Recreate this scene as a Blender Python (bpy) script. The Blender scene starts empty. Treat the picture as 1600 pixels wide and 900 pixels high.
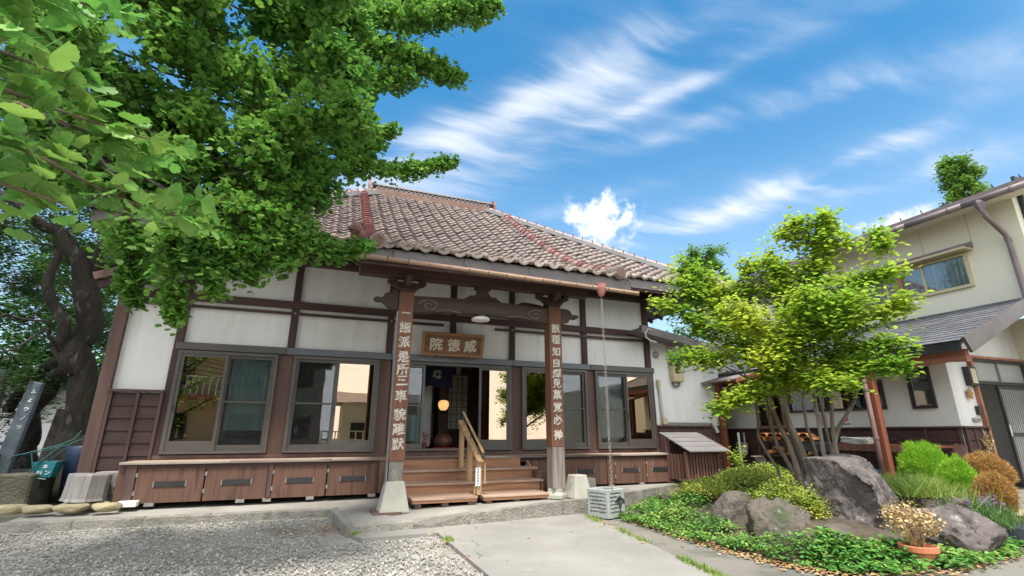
import bpy, bmesh, math, random
import numpy as np
from mathutils import Vector, Matrix, noise as mnoise

# ------------------------------------------------------------------ camera, world, sun
sc = bpy.context.scene
COL = sc.collection
R = math.radians
cam_d = bpy.data.cameras.new("camera")
cam = bpy.data.objects.new("camera", cam_d)
COL.objects.link(cam)
sc.camera = cam
cam.location = (0, 0, 1.4)
cam.rotation_euler = (R(90 + 16.63), 0, R(-21.15))
cam_d.sensor_width = 36
cam_d.lens = 17.1
cam_d.clip_start = 0.05
cam_d.clip_end = 2000

SUN_EL, SUN_AZ = 68.0, 200.0      # azimuth clockwise from +Y
w = bpy.data.worlds.new("World")
sc.world = w
w.use_nodes = True
nt = w.node_tree
nt.nodes.clear()
def N(tree, t, **kw):
    n = tree.nodes.new(t)
    for k, v in kw.items():
        setattr(n, k, v)
    return n
def math_n(tree, op, a, b=None, c=None, clamp=False):
    n = tree.nodes.new('ShaderNodeMath'); n.operation = op; n.use_clamp = clamp
    for i, v in enumerate((a, b, c)):
        if v is None: continue
        if isinstance(v, (int, float)): n.inputs[i].default_value = v
        else: tree.links.new(v, n.inputs[i])
    return n.outputs[0]
sky = N(nt, 'ShaderNodeTexSky', sky_type='NISHITA', sun_disc=False)
sky.sun_elevation = R(SUN_EL)
sky.sun_rotation = R(SUN_AZ)
sky.altitude = 200; sky.air_density = 1.0; sky.dust_density = 0.6; sky.ozone_density = 2.2
hsv = N(nt, 'ShaderNodeHueSaturation')
hsv.inputs['Saturation'].default_value = 1.33
hsv.inputs['Value'].default_value = .47
hsv.inputs['Hue'].default_value = .485
nt.links.new(sky.outputs[0], hsv.inputs['Color'])
geo = N(nt, 'ShaderNodeTexCoord')
sep = N(nt, 'ShaderNodeSeparateXYZ')
nt.links.new(geo.outputs['Generated'], sep.inputs[0])
zc = math_n(nt, 'MAXIMUM', sep.outputs[2], 0.06)
px = math_n(nt, 'DIVIDE', sep.outputs[0], zc)
py = math_n(nt, 'DIVIDE', sep.outputs[1], zc)
comb = N(nt, 'ShaderNodeCombineXYZ')
nt.links.new(px, comb.inputs[0]); nt.links.new(py, comb.inputs[1])
warp = N(nt, 'ShaderNodeTexNoise'); warp.inputs['Scale'].default_value = 1.6; warp.inputs['Detail'].default_value = 3
nt.links.new(comb.outputs[0], warp.inputs['Vector'])
wv = N(nt, 'ShaderNodeVectorMath', operation='MULTIPLY_ADD')
nt.links.new(warp.outputs['Color'], wv.inputs[0])
wv.inputs[1].default_value = (.34, .34, 0); 
sub = N(nt, 'ShaderNodeVectorMath', operation='SUBTRACT'); sub.inputs[1].default_value = (.17, .17, 0)
nt.links.new(comb.outputs[0], sub.inputs[0]); nt.links.new(sub.outputs[0], wv.inputs[2])
P0 = wv.outputs[0]
# cirrus fibres: noise stretched along the wind
def fibres(rot, sx, sy, loc, lo, hi, detail=7):
    mp = N(nt, 'ShaderNodeMapping'); mp.inputs['Rotation'].default_value = (0, 0, R(rot))
    mp.inputs['Scale'].default_value = (sx, sy, 1); mp.inputs['Location'].default_value = loc
    nt.links.new(P0, mp.inputs[0])
    n = N(nt, 'ShaderNodeTexNoise'); n.inputs['Scale'].default_value = 1; n.inputs['Detail'].default_value = detail
    n.inputs['Roughness'].default_value = .55
    nt.links.new(mp.outputs[0], n.inputs['Vector'])
    r = N(nt, 'ShaderNodeMapRange', interpolation_type='SMOOTHSTEP'); r.inputs['From Min'].default_value = lo; r.inputs['From Max'].default_value = hi
    nt.links.new(n.outputs['Fac'], r.inputs[0])
    return r.outputs[0]
def blob(x, y, ang, rx, ry, amp, src=None):
    """soft elongated patch of thin cloud in the plane of the cirrus deck"""
    sp = N(nt, 'ShaderNodeVectorMath', operation='SUBTRACT'); sp.inputs[1].default_value = (x, y, 0)
    nt.links.new(src or P0, sp.inputs[0])
    rt = N(nt, 'ShaderNodeVectorRotate', rotation_type='Z_AXIS'); rt.inputs['Angle'].default_value = R(-ang)
    nt.links.new(sp.outputs[0], rt.inputs['Vector'])
    ml = N(nt, 'ShaderNodeVectorMath', operation='MULTIPLY'); ml.inputs[1].default_value = (1/rx, 1/ry, 0)
    nt.links.new(rt.outputs[0], ml.inputs[0])
    ln = N(nt, 'ShaderNodeVectorMath', operation='DOT_PRODUCT')
    nt.links.new(ml.outputs[0], ln.inputs[0]); nt.links.new(ml.outputs[0], ln.inputs[1])
    e = math_n(nt, 'EXPONENT', math_n(nt, 'MULTIPLY', ln.outputs['Value'], -1.0))
    return math_n(nt, 'MULTIPLY', e, amp)
blobs = [blob(.38, 1.42, -60, .50, .13, .78), blob(.62, .92, -64, .42, .10, .52), blob(.80, 1.15, -64, .45, .12, .34), blob(.90, 1.0, -60, .3, .05, .3),
         blob(.25, 2.1, -62, .9, .32, .42), blob(1.76, 1.20, -84, .62, .15, .60), blob(1.55, 1.75, -66, .75, .2, .42), blob(2.15, 1.05, -66, .6, .15, .42), blob(2.45, 1.35, -60, .4, .07, .35),
         blob(1.25, 1.0, -48, .7, .09, .34), blob(1.45, .70, -48, .55, .11, .30), blob(1.05, 1.8, -62, .45, .09, .3), blob(.30, .60, -55, .6, .2, .3), blob(1.15, .45, -50, .4, .12, .24),
         blob(-2, 1, 20, 1.5, .6, .5), blob(-1, -1.5, -50, 1.6, .5, .6), blob(2, -1.5, -60, 1.6, .5, .6), blob(0.5, -3, -30, 2, .6, .5)]
tot = blobs[0]
for b in blobs[1:]:
    tot = math_n(nt, 'ADD', tot, b)
fa = fibres(58, .9, 4.5, (3.1, 1.7, 0), .3, .72, 8)
fb = fibres(50, 1.6, 3.2, (7.3, 2.2, 0), .3, .72)
fm = math_n(nt, 'MULTIPLY_ADD', fa, .6, .45)
fc = fibres(54, 2.2, 15, (1.3, 5.1, 0), .2, .8, 6)
tg_ = math_n(nt, 'MULTIPLY', tot, 1.6, clamp=True)
rag = math_n(nt, 'ADD', math_n(nt, 'MULTIPLY_ADD', fa, .8, -.42), math_n(nt, 'ADD', math_n(nt, 'MULTIPLY_ADD', fb, .5, -.25), math_n(nt, 'MULTIPLY_ADD', fc, .28, -.14)))
dens = math_n(nt, 'MULTIPLY_ADD', rag, tg_, tot)
cmr = N(nt, 'ShaderNodeMapRange', interpolation_type='SMOOTHSTEP'); cmr.inputs['From Min'].default_value = .0; cmr.inputs['From Max'].default_value = 1.5
nt.links.new(dens, cmr.inputs[0]); cir = cmr.outputs[0]
haze_low = N(nt, 'ShaderNodeMapRange', interpolation_type='SMOOTHSTEP'); haze_low.inputs['From Min'].default_value = .62; haze_low.inputs['From Max'].default_value = 0.0
haze_low.inputs['To Max'].default_value = .5
nt.links.new(sep.outputs[2], haze_low.inputs[0])
# cumulus puffs
cu_n = N(nt, 'ShaderNodeTexNoise'); cu_n.inputs['Scale'].default_value = 30; cu_n.inputs['Detail'].default_value = 8; cu_n.inputs['Roughness'].default_value = .6
nt.links.new(geo.outputs['Generated'], cu_n.inputs['Vector'])
def puff(az, el, rw, rh, amp):
    c = Vector((math.sin(R(az))*math.cos(R(el)), math.cos(R(az))*math.cos(R(el)), math.sin(R(el))))
    sp = N(nt, 'ShaderNodeVectorMath', operation='SUBTRACT'); sp.inputs[1].default_value = c
    nt.links.new(geo.outputs['Generated'], sp.inputs[0])
    ml = N(nt, 'ShaderNodeVectorMath', operation='MULTIPLY'); ml.inputs[1].default_value = (1/rw, 1/rw, 1/rh)
    nt.links.new(sp.outputs[0], ml.inputs[0])
    ln = N(nt, 'ShaderNodeVectorMath', operation='LENGTH'); nt.links.new(ml.outputs[0], ln.inputs[0])
    return math_n(nt, 'MULTIPLY', math_n(nt, 'SUBTRACT', 1, ln.outputs['Value']), amp, clamp=False)
pf = puff(32.2, 23.9, .085, .068, 1)
for a in ((35.6, 23.9, .03, .026, 1), (61.5, 18.2, .07, .035, 1), (66, 17.5, .07, .03, 1), (73, 17.5, .06, .04, 1), (-60, 22, .2, .08, 1), (170, 20, .25, .09, 1), (215, 25, .2, .08, 1)):
    pf = math_n(nt, 'MAXIMUM', pf, puff(*a))
cu = math_n(nt, 'ADD', pf, math_n(nt, 'MULTIPLY', math_n(nt, 'SUBTRACT', cu_n.outputs['Fac'], .5), 2.5))
cum = N(nt, 'ShaderNodeMapRange', interpolation_type='SMOOTHSTEP'); cum.inputs['From Min'].default_value = .05; cum.inputs['From Max'].default_value = .8
nt.links.new(cu, cum.inputs[0])
gate = N(nt, 'ShaderNodeMapRange', interpolation_type='SMOOTHSTEP'); gate.inputs['From Min'].default_value = -.35; gate.inputs['From Max'].default_value = .2
nt.links.new(pf, gate.inputs[0])
cumf = math_n(nt, 'MULTIPLY', cum.outputs[0], gate.outputs[0])
mix1 = N(nt, 'ShaderNodeMixRGB'); mix1.inputs[2].default_value = (1.95, 2.08, 2.3, 1)
nt.links.new(math_n(nt, 'ADD', cir, haze_low.outputs[0], clamp=True), mix1.inputs[0]); nt.links.new(hsv.outputs[0], mix1.inputs[1])
mix2 = N(nt, 'ShaderNodeMixRGB'); mix2.inputs[2].default_value = (2.4, 2.45, 2.55, 1)
nt.links.new(cumf, mix2.inputs[0]); nt.links.new(mix1.outputs[0], mix2.inputs[1])
# thin high veil, out of view, added bright to fill the shaded facade, over the southern half of the sky, on the sun's side (the panes of the hall mirror it as bright white)
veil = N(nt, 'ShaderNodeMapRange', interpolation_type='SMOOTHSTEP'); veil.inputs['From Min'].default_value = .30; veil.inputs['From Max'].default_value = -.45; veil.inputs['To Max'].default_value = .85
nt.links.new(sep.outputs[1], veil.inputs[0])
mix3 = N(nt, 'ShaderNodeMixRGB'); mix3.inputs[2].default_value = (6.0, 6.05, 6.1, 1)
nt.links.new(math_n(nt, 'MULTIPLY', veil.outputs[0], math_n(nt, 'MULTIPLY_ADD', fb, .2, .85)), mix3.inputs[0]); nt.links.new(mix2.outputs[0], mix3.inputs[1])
bg = N(nt, 'ShaderNodeBackground'); bg.inputs['Strength'].default_value = 0.15
wo = N(nt, 'ShaderNodeOutputWorld')
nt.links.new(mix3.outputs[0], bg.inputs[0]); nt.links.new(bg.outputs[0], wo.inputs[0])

sun_d = bpy.data.lights.new("sun", 'SUN'); sun = bpy.data.objects.new("sun", sun_d); COL.objects.link(sun)
sun_d.energy = 2.0; sun_d.angle = R(10); sun_d.color = (1, .95, .88)
sd = Vector((math.sin(R(SUN_AZ))*math.cos(R(SUN_EL)), math.cos(R(SUN_AZ))*math.cos(R(SUN_EL)), math.sin(R(SUN_EL))))
sun.rotation_euler = sd.to_track_quat('Z', 'Y').to_euler()
sc.view_settings.view_transform = 'Standard'
sc.view_settings.look = 'None'
sc.view_settings.exposure = 1.78
sc.view_settings.gamma = 1
sc.cycles.max_bounces = 8
sc.cycles.diffuse_bounces = 4
sc.cycles.transparent_max_bounces = 12
sc.cycles.caustics_reflective = False
sc.cycles.caustics_refractive = False

# ------------------------------------------------------------------ helpers
rnd = random.Random(11)
rng = np.random.default_rng(5)

def mat(name, cols, scale=(1, 1, 1), ns=4.0, detail=6, rough=.8, bump=.25, bs=30.0, vary=0.0, island=False, metallic=0.0,
        blot=None, bump_dist=.01, spec=.5, bscale=None, translucent=0.0, hue=0.0, rlo=.3, rhi=.7, crack=None):
    """procedural material. cols: colours along a noise ramp; blot=(colour, scale, lo, hi): patches of dirt, lichen or wear"""
    m = bpy.data.materials.new(name); m.use_nodes = True
    t = m.node_tree; t.nodes.clear()
    out = N(t, 'ShaderNodeOutputMaterial'); p = N(t, 'ShaderNodeBsdfPrincipled')
    tc = N(t, 'ShaderNodeTexCoord'); mp = N(t, 'ShaderNodeMapping'); mp.inputs['Scale'].default_value = scale
    t.links.new(tc.outputs['Object'], mp.inputs[0])
    oi = N(t, 'ShaderNodeObjectInfo')
    if not island:     # copies of one mesh get their own piece of the pattern
        cmb = N(t, 'ShaderNodeCombineXYZ')
        k = math_n(t, 'MULTIPLY', oi.outputs['Random'], 37.0)
        for i in range(3): t.links.new(k, cmb.inputs[i])
        t.links.new(cmb.outputs[0], mp.inputs['Location'])
    n = N(t, 'ShaderNodeTexNoise'); n.inputs['Scale'].default_value = ns; n.inputs['Detail'].default_value = detail
    t.links.new(mp.outputs[0], n.inputs['Vector'])
    cr = N(t, 'ShaderNodeValToRGB')
    els = cr.color_ramp.elements
    for i, c in enumerate(cols):
        pos = rlo + (rhi - rlo)*i/max(1, len(cols)-1)
        if i < 2: e = els[i]; e.position = pos
        else: e = els.new(pos)
        e.color = (*c, 1)
    if len(cols) == 1: els[1].color = (*cols[0], 1)
    t.links.new(n.outputs['Fac'], cr.inputs[0])
    c_out = cr.outputs[0]
    if blot:
        items = blot if isinstance(blot, list) else [blot]
        for (bc, bsc, lo, hi) in items:
            n2 = N(t, 'ShaderNodeTexNoise'); n2.inputs['Scale'].default_value = bsc; n2.inputs['Detail'].default_value = 8; n2.inputs['Roughness'].default_value = .65
            t.links.new(tc.outputs['Object'] if island else mp.outputs[0], n2.inputs['Vector'])
            r = N(t, 'ShaderNodeMapRange', interpolation_type='SMOOTHSTEP'); r.inputs['From Min'].default_value = lo; r.inputs['From Max'].default_value = hi
            t.links.new(n2.outputs['Fac'], r.inputs[0])
            mx = N(t, 'ShaderNodeMixRGB'); mx.inputs[2].default_value = (*bc, 1)
            t.links.new(r.outputs[0], mx.inputs[0]); t.links.new(c_out, mx.inputs[1]); c_out = mx.outputs[0]
    if crack:      # hairline cracks filled with dirt: (scale, width, colour)
        wn = N(t, 'ShaderNodeTexNoise'); wn.inputs['Scale'].default_value = 3.5; wn.inputs['Detail'].default_value = 6; t.links.new(tc.outputs['Object'], wn.inputs['Vector'])
        wa = N(t, 'ShaderNodeVectorMath', operation='MULTIPLY_ADD'); wa.inputs[1].default_value = (.5, .5, .5); t.links.new(wn.outputs['Color'], wa.inputs[0]); t.links.new(tc.outputs['Object'], wa.inputs[2])
        vo = N(t, 'ShaderNodeTexVoronoi', feature='DISTANCE_TO_EDGE'); vo.inputs['Scale'].default_value = crack[0]; t.links.new(wa.outputs[0], vo.inputs['Vector'])
        mr = N(t, 'ShaderNodeMapRange'); mr.inputs['From Min'].default_value = 0; mr.inputs['From Max'].default_value = crack[1]; mr.inputs['To Min'].default_value = .75; mr.inputs['To Max'].default_value = 0
        t.links.new(vo.outputs['Distance'], mr.inputs[0]); gatec = math_n(t, 'MULTIPLY', mr.outputs[0], math_n(t, 'GREATER_THAN', n.outputs['Fac'], .5))
        mx = N(t, 'ShaderNodeMixRGB'); mx.inputs[2].default_value = (*crack[2], 1); t.links.new(gatec, mx.inputs[0]); t.links.new(c_out, mx.inputs[1]); c_out = mx.outputs[0]
    if vary or hue:
        hs = N(t, 'ShaderNodeHueSaturation')
        if island:
            g = N(t, 'ShaderNodeNewGeometry'); rs = g.outputs['Random Per Island']
        else:
            rs = oi.outputs['Random']
        t.links.new(math_n(t, 'MULTIPLY_ADD', rs, 2*vary, 1-vary), hs.inputs['Value'])
        if hue:
            w2 = N(t, 'ShaderNodeTexWhiteNoise', noise_dimensions='1D'); t.links.new(rs, w2.inputs['W'])
            t.links.new(math_n(t, 'MULTIPLY_ADD', w2.outputs['Value'], hue, .5-hue/2), hs.inputs['Hue'])
        t.links.new(c_out, hs.inputs['Color']); c_out = hs.outputs[0]
    t.links.new(c_out, p.inputs['Base Color'])
    p.inputs['Roughness'].default_value = rough; p.inputs['Metallic'].default_value = metallic
    p.inputs['Specular IOR Level'].default_value = spec
    if bump:
        nb = N(t, 'ShaderNodeTexNoise'); nb.inputs['Scale'].default_value = bs; nb.inputs['Detail'].default_value = 10
        if bscale:
            m2 = N(t, 'ShaderNodeMapping'); m2.inputs['Scale'].default_value = bscale; t.links.new(tc.outputs['Object'], m2.inputs[0]); t.links.new(m2.outputs[0], nb.inputs['Vector'])
        else: t.links.new(mp.outputs[0], nb.inputs['Vector'])
        bp = N(t, 'ShaderNodeBump'); bp.inputs['Strength'].default_value = bump; bp.inputs['Distance'].default_value = bump_dist
        t.links.new(nb.outputs['Fac'], bp.inputs['Height']); t.links.new(bp.outputs[0], p.inputs['Normal'])
    sh = p.outputs[0]
    if translucent:
        tr = N(t, 'ShaderNodeBsdfTranslucent'); t.links.new(c_out, tr.inputs['Color'])
        ms = N(t, 'ShaderNodeMixShader'); ms.inputs[0].default_value = translucent
        t.links.new(sh, ms.inputs[1]); t.links.new(tr.outputs[0], ms.inputs[2]); sh = ms.outputs[0]
    t.links.new(sh, out.inputs[0])
    return m

def wood(name, cols, axis='z', **kw):
    s = {'z': (1, 1, .07), 'x': (.07, 1, 1), 'y': (1, .07, 1)}[axis]
    kw.setdefault('ns', 9); kw.setdefault('bs', 60); kw.setdefault('bump', .35); kw.setdefault('rough', .72)
    return mat(name, cols, scale=s, **kw)

def org(o):
    v = Vector((0, 0, 0))
    while o is not None:
        v += o.location; o = o.parent
    return v

class MB:
    def __init__(s): s.v = []; s.f = []
    def add(s, vs, fs):
        b = len(s.v); s.v += [tuple(v) for v in vs]; s.f += [tuple(i + b for i in f) for f in fs]; return s
    def box(s, x0, x1, y0, y1, z0, z1, ch=0.0):
        if ch:
            return s.cbox(x0, x1, y0, y1, z0, z1, ch)
        vs = [(x, y, z) for x in (x0, x1) for y in (y0, y1) for z in (z0, z1)]
        return s.add(vs, [(0, 1, 3, 2), (4, 6, 7, 5), (0, 4, 5, 1), (2, 3, 7, 6), (0, 2, 6, 4), (1, 5, 7, 3)])
    def cbox(s, x0, x1, y0, y1, z0, z1, c):
        bm = bmesh.new(); bmesh.ops.create_cube(bm, size=1)
        for v in bm.verts:
            v.co = Vector(((x0+x1)/2 + v.co.x*(x1-x0), (y0+y1)/2 + v.co.y*(y1-y0), (z0+z1)/2 + v.co.z*(z1-z0)))
        bmesh.ops.bevel(bm, geom=bm.edges[:], offset=c, segments=1, affect='EDGES')
        bm.verts.index_update(); s.add([v.co.copy() for v in bm.verts], [tuple(v.index for v in f.verts) for f in bm.faces]); bm.free(); return s
    def beam(s, a, b, w, h, up=(0, 0, 1)):
        """box with its axis from a to b, w across, h along up"""
        a, b = Vector(a), Vector(b); d = (b-a).normalized(); u = Vector(up); sd_ = d.cross(u).normalized(); u = sd_.cross(d).normalized()
        vs = []
        for q in (a, b):
            for i, j in ((-1, -1), (1, -1), (1, 1), (-1, 1)): vs.append(q + sd_*(w/2*i) + u*(h/2*j))
        return s.add(vs, [(0, 1, 2, 3), (7, 6, 5, 4), (0, 4, 5, 1), (1, 5, 6, 2), (2, 6, 7, 3), (3, 7, 4, 0)])
    def prism(s, pts, d):
        """closed outline pts extruded by vector d"""
        n = len(pts); d = Vector(d); vs = [Vector(p) for p in pts] + [Vector(p)+d for p in pts]
        fs = [tuple(range(n-1, -1, -1)), tuple(range(n, 2*n))] + [(i, (i+1) % n, (i+1) % n+n, i+n) for i in range(n)]
        return s.add(vs, fs)
    def tube(s, pts, rs, n=8, cap=True):
        pts = [Vector(p) for p in pts]
        if isinstance(rs, (int, float)): rs = [rs]*len(pts)
        rings = []; ref = None
        for i, p in enumerate(pts):
            t = (pts[min(i+1, len(pts)-1)] - pts[max(i-1, 0)]).normalized()
            if ref is None: ref = Vector((0, 0, 1)) if abs(t.z) < .9 else Vector((1, 0, 0))
            a = t.cross(ref).normalized(); bb = a.cross(t).normalized(); ref = bb
            rings.append([p + (a*math.cos(2*math.pi*k/n) + bb*math.sin(2*math.pi*k/n))*rs[i] for k in range(n)])
        vs = [v for r in rings for v in r]; fs = []
        for i in range(len(pts)-1):
            for k in range(n):
                fs.append((i*n+k, i*n+(k+1) % n, (i+1)*n+(k+1) % n, (i+1)*n+k))
        if cap: fs += [tuple(range(n-1, -1, -1)), tuple(range((len(pts)-1)*n, len(pts)*n))]
        return s.add(vs, fs)
    def lathe(s, c, prof, n=16):
        vs = []; fs = []
        for r, z in prof:
            for k in range(n): vs.append((c[0]+r*math.cos(2*math.pi*k/n), c[1]+r*math.sin(2*math.pi*k/n), c[2]+z))
        for i in range(len(prof)-1):
            for k in range(n): fs.append((i*n+k, i*n+(k+1) % n, (i+1)*n+(k+1) % n, (i+1)*n+k))
        fs += [tuple(range(n-1, -1, -1)), tuple(range((len(prof)-1)*n, len(prof)*n))]
        return s.add(vs, fs)
    def mesh(s, name, origin=(0, 0, 0)):
        me = bpy.data.meshes.new(name)
        o = Vector(origin)
        me.from_pydata([(v[0]-o.x, v[1]-o.y, v[2]-o.z) for v in s.v], [], s.f); me.update(); return me
    def build(s, name, m, parent=None, smooth=False, loc=None, bevel=0):
        o0 = org(parent)
        l = Vector(loc) if loc is not None else o0
        me = s.mesh(name, l); me.materials.append(m)
        if smooth: me.shade_smooth()
        o = bpy.data.objects.new(name, me); COL.objects.link(o)
        o.parent = parent; o.location = l - o0
        if bevel:
            b = o.modifiers.new('bevel', 'BEVEL'); b.width = bevel; b.segments = 2; b.limit_method = 'ANGLE'
        return o

def tag(o, label=None, cat=None, group=None, kind=None):
    if label: o['label'] = label
    if cat: o['category'] = cat
    if group: o['group'] = group
    if kind: o['kind'] = kind
    return o
def thing(name, label, cat, loc=(0, 0, 0), group=None, rotz=0):
    o = bpy.data.objects.new(name, None); COL.objects.link(o); o.location = loc; o.rotation_euler.z = rotz
    o.empty_display_size = .2
    return tag(o, label, cat, group)
def struct(o): o['kind'] = 'structure'; return o
def copy_tree(o, parent=None):
    c = o.copy(); COL.objects.link(c); c.parent = parent
    for ch in o.children: copy_tree(ch, c)
    return c
def np_mesh(name, verts, faces, m, parent=None, loc=(0, 0, 0), smooth=False):
    """verts Nx3, faces Mxk (all the same size) -> object"""
    me = bpy.data.meshes.new(name)
    o0 = np.array(loc, float)
    v = (verts - o0).astype(np.float32)
    k = faces.shape[1]
    me.vertices.add(len(v)); me.vertices.foreach_set('co', v.ravel())
    me.loops.add(faces.size); me.loops.foreach_set('vertex_index', faces.astype(np.int32).ravel())
    me.polygons.add(len(faces)); me.polygons.foreach_set('loop_start', np.arange(0, faces.size, k, dtype=np.int32))
    me.update(calc_edges=True)
    me.materials.append(m)
    if smooth: me.shade_smooth()
    o = bpy.data.objects.new(name, me); COL.objects.link(o); o.parent = parent
    o.location = Vector(loc) - org(parent)
    return o
def rot_frames(n, up_bias=.6, gen=rng, droop=0.0):
    """random orthonormal frames whose z tends upward and whose y (leaf tip) droops"""
    z = gen.normal(size=(n, 3)); z /= np.linalg.norm(z, axis=1)[:, None]
    z[:, 2] = np.abs(z[:, 2]); z = z*(1-up_bias) + np.array([0, 0, 1])*up_bias
    z /= np.linalg.norm(z, axis=1)[:, None]
    y = gen.normal(size=(n, 3)); y[:, 2] -= droop
    y -= (y*z).sum(1)[:, None]*z; y /= np.linalg.norm(y, axis=1)[:, None]
    x = np.cross(y, z)
    return np.stack([x, y, z], axis=2)      # columns
def scatter(name, pts, tmpl_v, tmpl_f, size, m, parent=None, up=.5, droop=.3, loc=(0, 0, 0), frames=None, jitter=.42):
    n = len(pts); F = frames if frames is not None else rot_frames(n, up, droop=droop)
    s = size*(1 + jitter*(rng.random(n)-.5)*2)
    tv = np.array(tmpl_v, float)
    v = np.einsum('nij,kj->nki', F, tv)*s[:, None, None] + pts[:, None, :]
    f = np.array(tmpl_f)[None] + (np.arange(n)*len(tv))[:, None, None]
    o = np_mesh(name, v.reshape(-1, 3), f.reshape(-1, f.shape[-1]), m, parent, loc)
    if parent: o['kind'] = 'stuff'
    return o

# leaf outlines (x across, y to the tip, z a slight fold), all triangles
def fan_leaf():
    vs = [(0, 0, 0)]
    for i, (a, r_) in enumerate([(-68, .82), (-45, .96), (-22, 1.0), (-4, .97), (0, .72), (4, .97), (22, 1.0), (45, .96), (68, .82)]):
        vs.append((math.sin(R(a))*r_, math.cos(R(a))*r_, .10*math.cos(i*1.9)))
    return vs, [(0, i+1, i) for i in range(1, 9)]
FAN_V, FAN_F = fan_leaf()
def near_leaf():
    vs = [(0, 0, 0)]; n = 18
    for i in range(n+1):
        a = -74+148*i/n; rr = (.93 if abs(a) > 62 else 1.0)*(1-.05*(i % 2)-.24*math.exp(-(a/6)**2))
        vs.append((math.sin(R(a))*rr, math.cos(R(a))*rr, .05*math.cos(i*2.1)+.10*abs(a)/74))
    vs += [(-.022, -.05, 0), (.022, -.05, 0), (.012, -1.1, -.15), (-.012, -1.1, -.15)]
    return vs, [(0, i+1, i) for i in range(1, n+1)]+[(n+2, n+3, n+4), (n+2, n+4, n+5)]
NEAR_V, NEAR_F = near_leaf()
OVAL_V = [(0, 0, 0), (.26, .3, .07), (.28, .6, .06), (0, 1, -.06), (-.28, .6, .06), (-.26, .3, .07), (0, .5, -.02)]
OVAL_F = [(0, 1, 6), (1, 2, 6), (2, 3, 6), (3, 4, 6), (4, 5, 6), (5, 0, 6)]
DIA_V = [(0, 0, 0), (.3, .5, .05), (0, 1, -.05), (-.3, .5, .05)]
DIA_F = [(0, 1, 2), (0, 2, 3)]
BLADE_V = [(-.022, 0, 0), (.022, 0, 0), (0, 1, .1)]
BLADE_F = [(0, 1, 2)]

def bough_points(boughs, per_m, k, crad, gen=rng, flat=.8, hang=.0):
    """clusters of leaves along boughs: returns leaf points and the twig segments that carry them"""
    P, tw = [], []
    for pts, r0, r1 in boughs:
        pts = np.array(pts, float); seg = np.linalg.norm(np.diff(pts, axis=0), axis=1); L = seg.sum(); cum = np.concatenate([[0], np.cumsum(seg)])
        n = max(3, int(L*per_m*((r0+r1)/.6 if r0+r1 > .5 else .8)))
        for q in range(n):
            s = gen.random()*L; i = min(len(seg)-1, np.searchsorted(cum, s, side='right')-1); u = (s-cum[i])/seg[i]
            c = pts[i]*(1-u) + pts[i+1]*u; r = r0 + (r1-r0)*s/L
            off = gen.normal(size=3); off /= np.linalg.norm(off); off *= r*gen.random()**.45
            off[2] *= flat
            e = c + off
            tw.append((c, e))
            u_ = gen.uniform(.30, 1.08, size=(k, 1))**.7
            sag = np.zeros((k, 3)); sag[:, 2:3] = -hang*u_*u_*np.linalg.norm(off)
            P.append(c + off*u_ + sag + gen.normal(size=(k, 3))*crad*(.35 + .5*gen.random()))
    return np.concatenate(P), tw
def twig_mesh(name, tw, rad, m, parent, loc=(0, 0, 0)):
    """thin three-sided twigs, joined"""
    a = np.array([t[0] for t in tw]); b = np.array([t[1] for t in tw]); d = b-a; L = np.linalg.norm(d, axis=1)+1e-6; d = d/L[:, None]
    ref = np.where(np.abs(d[:, 2:3]) < .9, np.array([[0, 0, 1.]]), np.array([[1., 0, 0]]))
    u = np.cross(d, ref); u /= np.linalg.norm(u, axis=1)[:, None]; v = np.cross(d, u)
    mid = (a+b)/2 + np.array([0, 0, .06])*L[:, None]
    rings = []
    for P_, rr in ((a, rad), (mid, rad*.7), (b, rad*.35)):
        for k in range(3):
            th = 2*math.pi*k/3; rings.append(P_ + (u*math.cos(th)+v*math.sin(th))*rr)
    V = np.stack(rings, 1)
    f = []
    for i in range(2):
        for k in range(3):
            f.append((i*3+k, i*3+(k+1) % 3, (i+1)*3+(k+1) % 3, (i+1)*3+k))
    F = np.array(f)[None] + (np.arange(len(a))*9)[:, None, None]
    return np_mesh(name, V.reshape(-1, 3), F.reshape(-1, 4), m, parent, loc)

def glyphs(text, size, extrude=.004, bold=0.0, rough=0.0):
    """one mesh for written characters, front facing -Y, centred"""
    cu_ = bpy.data.curves.new('glyph', 'FONT'); cu_.body = text; cu_.size = size; cu_.extrude = extrude
    cu_.align_x = 'CENTER'; cu_.align_y = 'CENTER'; cu_.resolution_u = 2
    ob = bpy.data.objects.new('glyph', cu_); COL.objects.link(ob)
    dg = bpy.context.evaluated_depsgraph_get(); dg.update()
    me = bpy.data.meshes.new_from_object(ob.evaluated_get(dg))
    bpy.data.objects.remove(ob); 
    me.transform(Matrix.Rotation(R(90), 4, 'X'))
    if me.vertices:
        co = np.array([v.co for v in me.vertices]); c = (co.max(0)+co.min(0))/2
        me.transform(Matrix.Translation((-c[0], 0, -c[2])))
    if rough:
        for v in me.vertices:
            q = v.co*(2.2/size); d = mnoise.noise_vector(Vector((q.x, 7.3, q.z)))
            v.co.x += d.x*rough*size; v.co.z += d.z*rough*size
    if bold:       # thicker strokes: shifted copies, each a hair deeper than the last
        vs = [v.co.copy() for v in me.vertices]; fs = [tuple(f.vertices) for f in me.polygons]; mb = MB()
        for i, (dx, dz) in enumerate(((0, 0), (1, .2), (-1, -.2), (.2, 1), (-.2, -1))):
            mb.add([(v.x+dx*bold, v.y+i*.0004, v.z+dz*bold) for v in vs], fs)
        me = mb.mesh('glyph')
    return me
def glyph_obj(name, text, size, loc, m, parent=None, rot=None, **kw):
    me = glyphs(text, size, **kw); me.materials.clear(); me.materials.append(m)
    o = bpy.data.objects.new(name, me); COL.objects.link(o); o.parent = parent; o.location = Vector(loc)-org(parent)
    if rot: o.rotation_euler = rot
    return o

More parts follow.
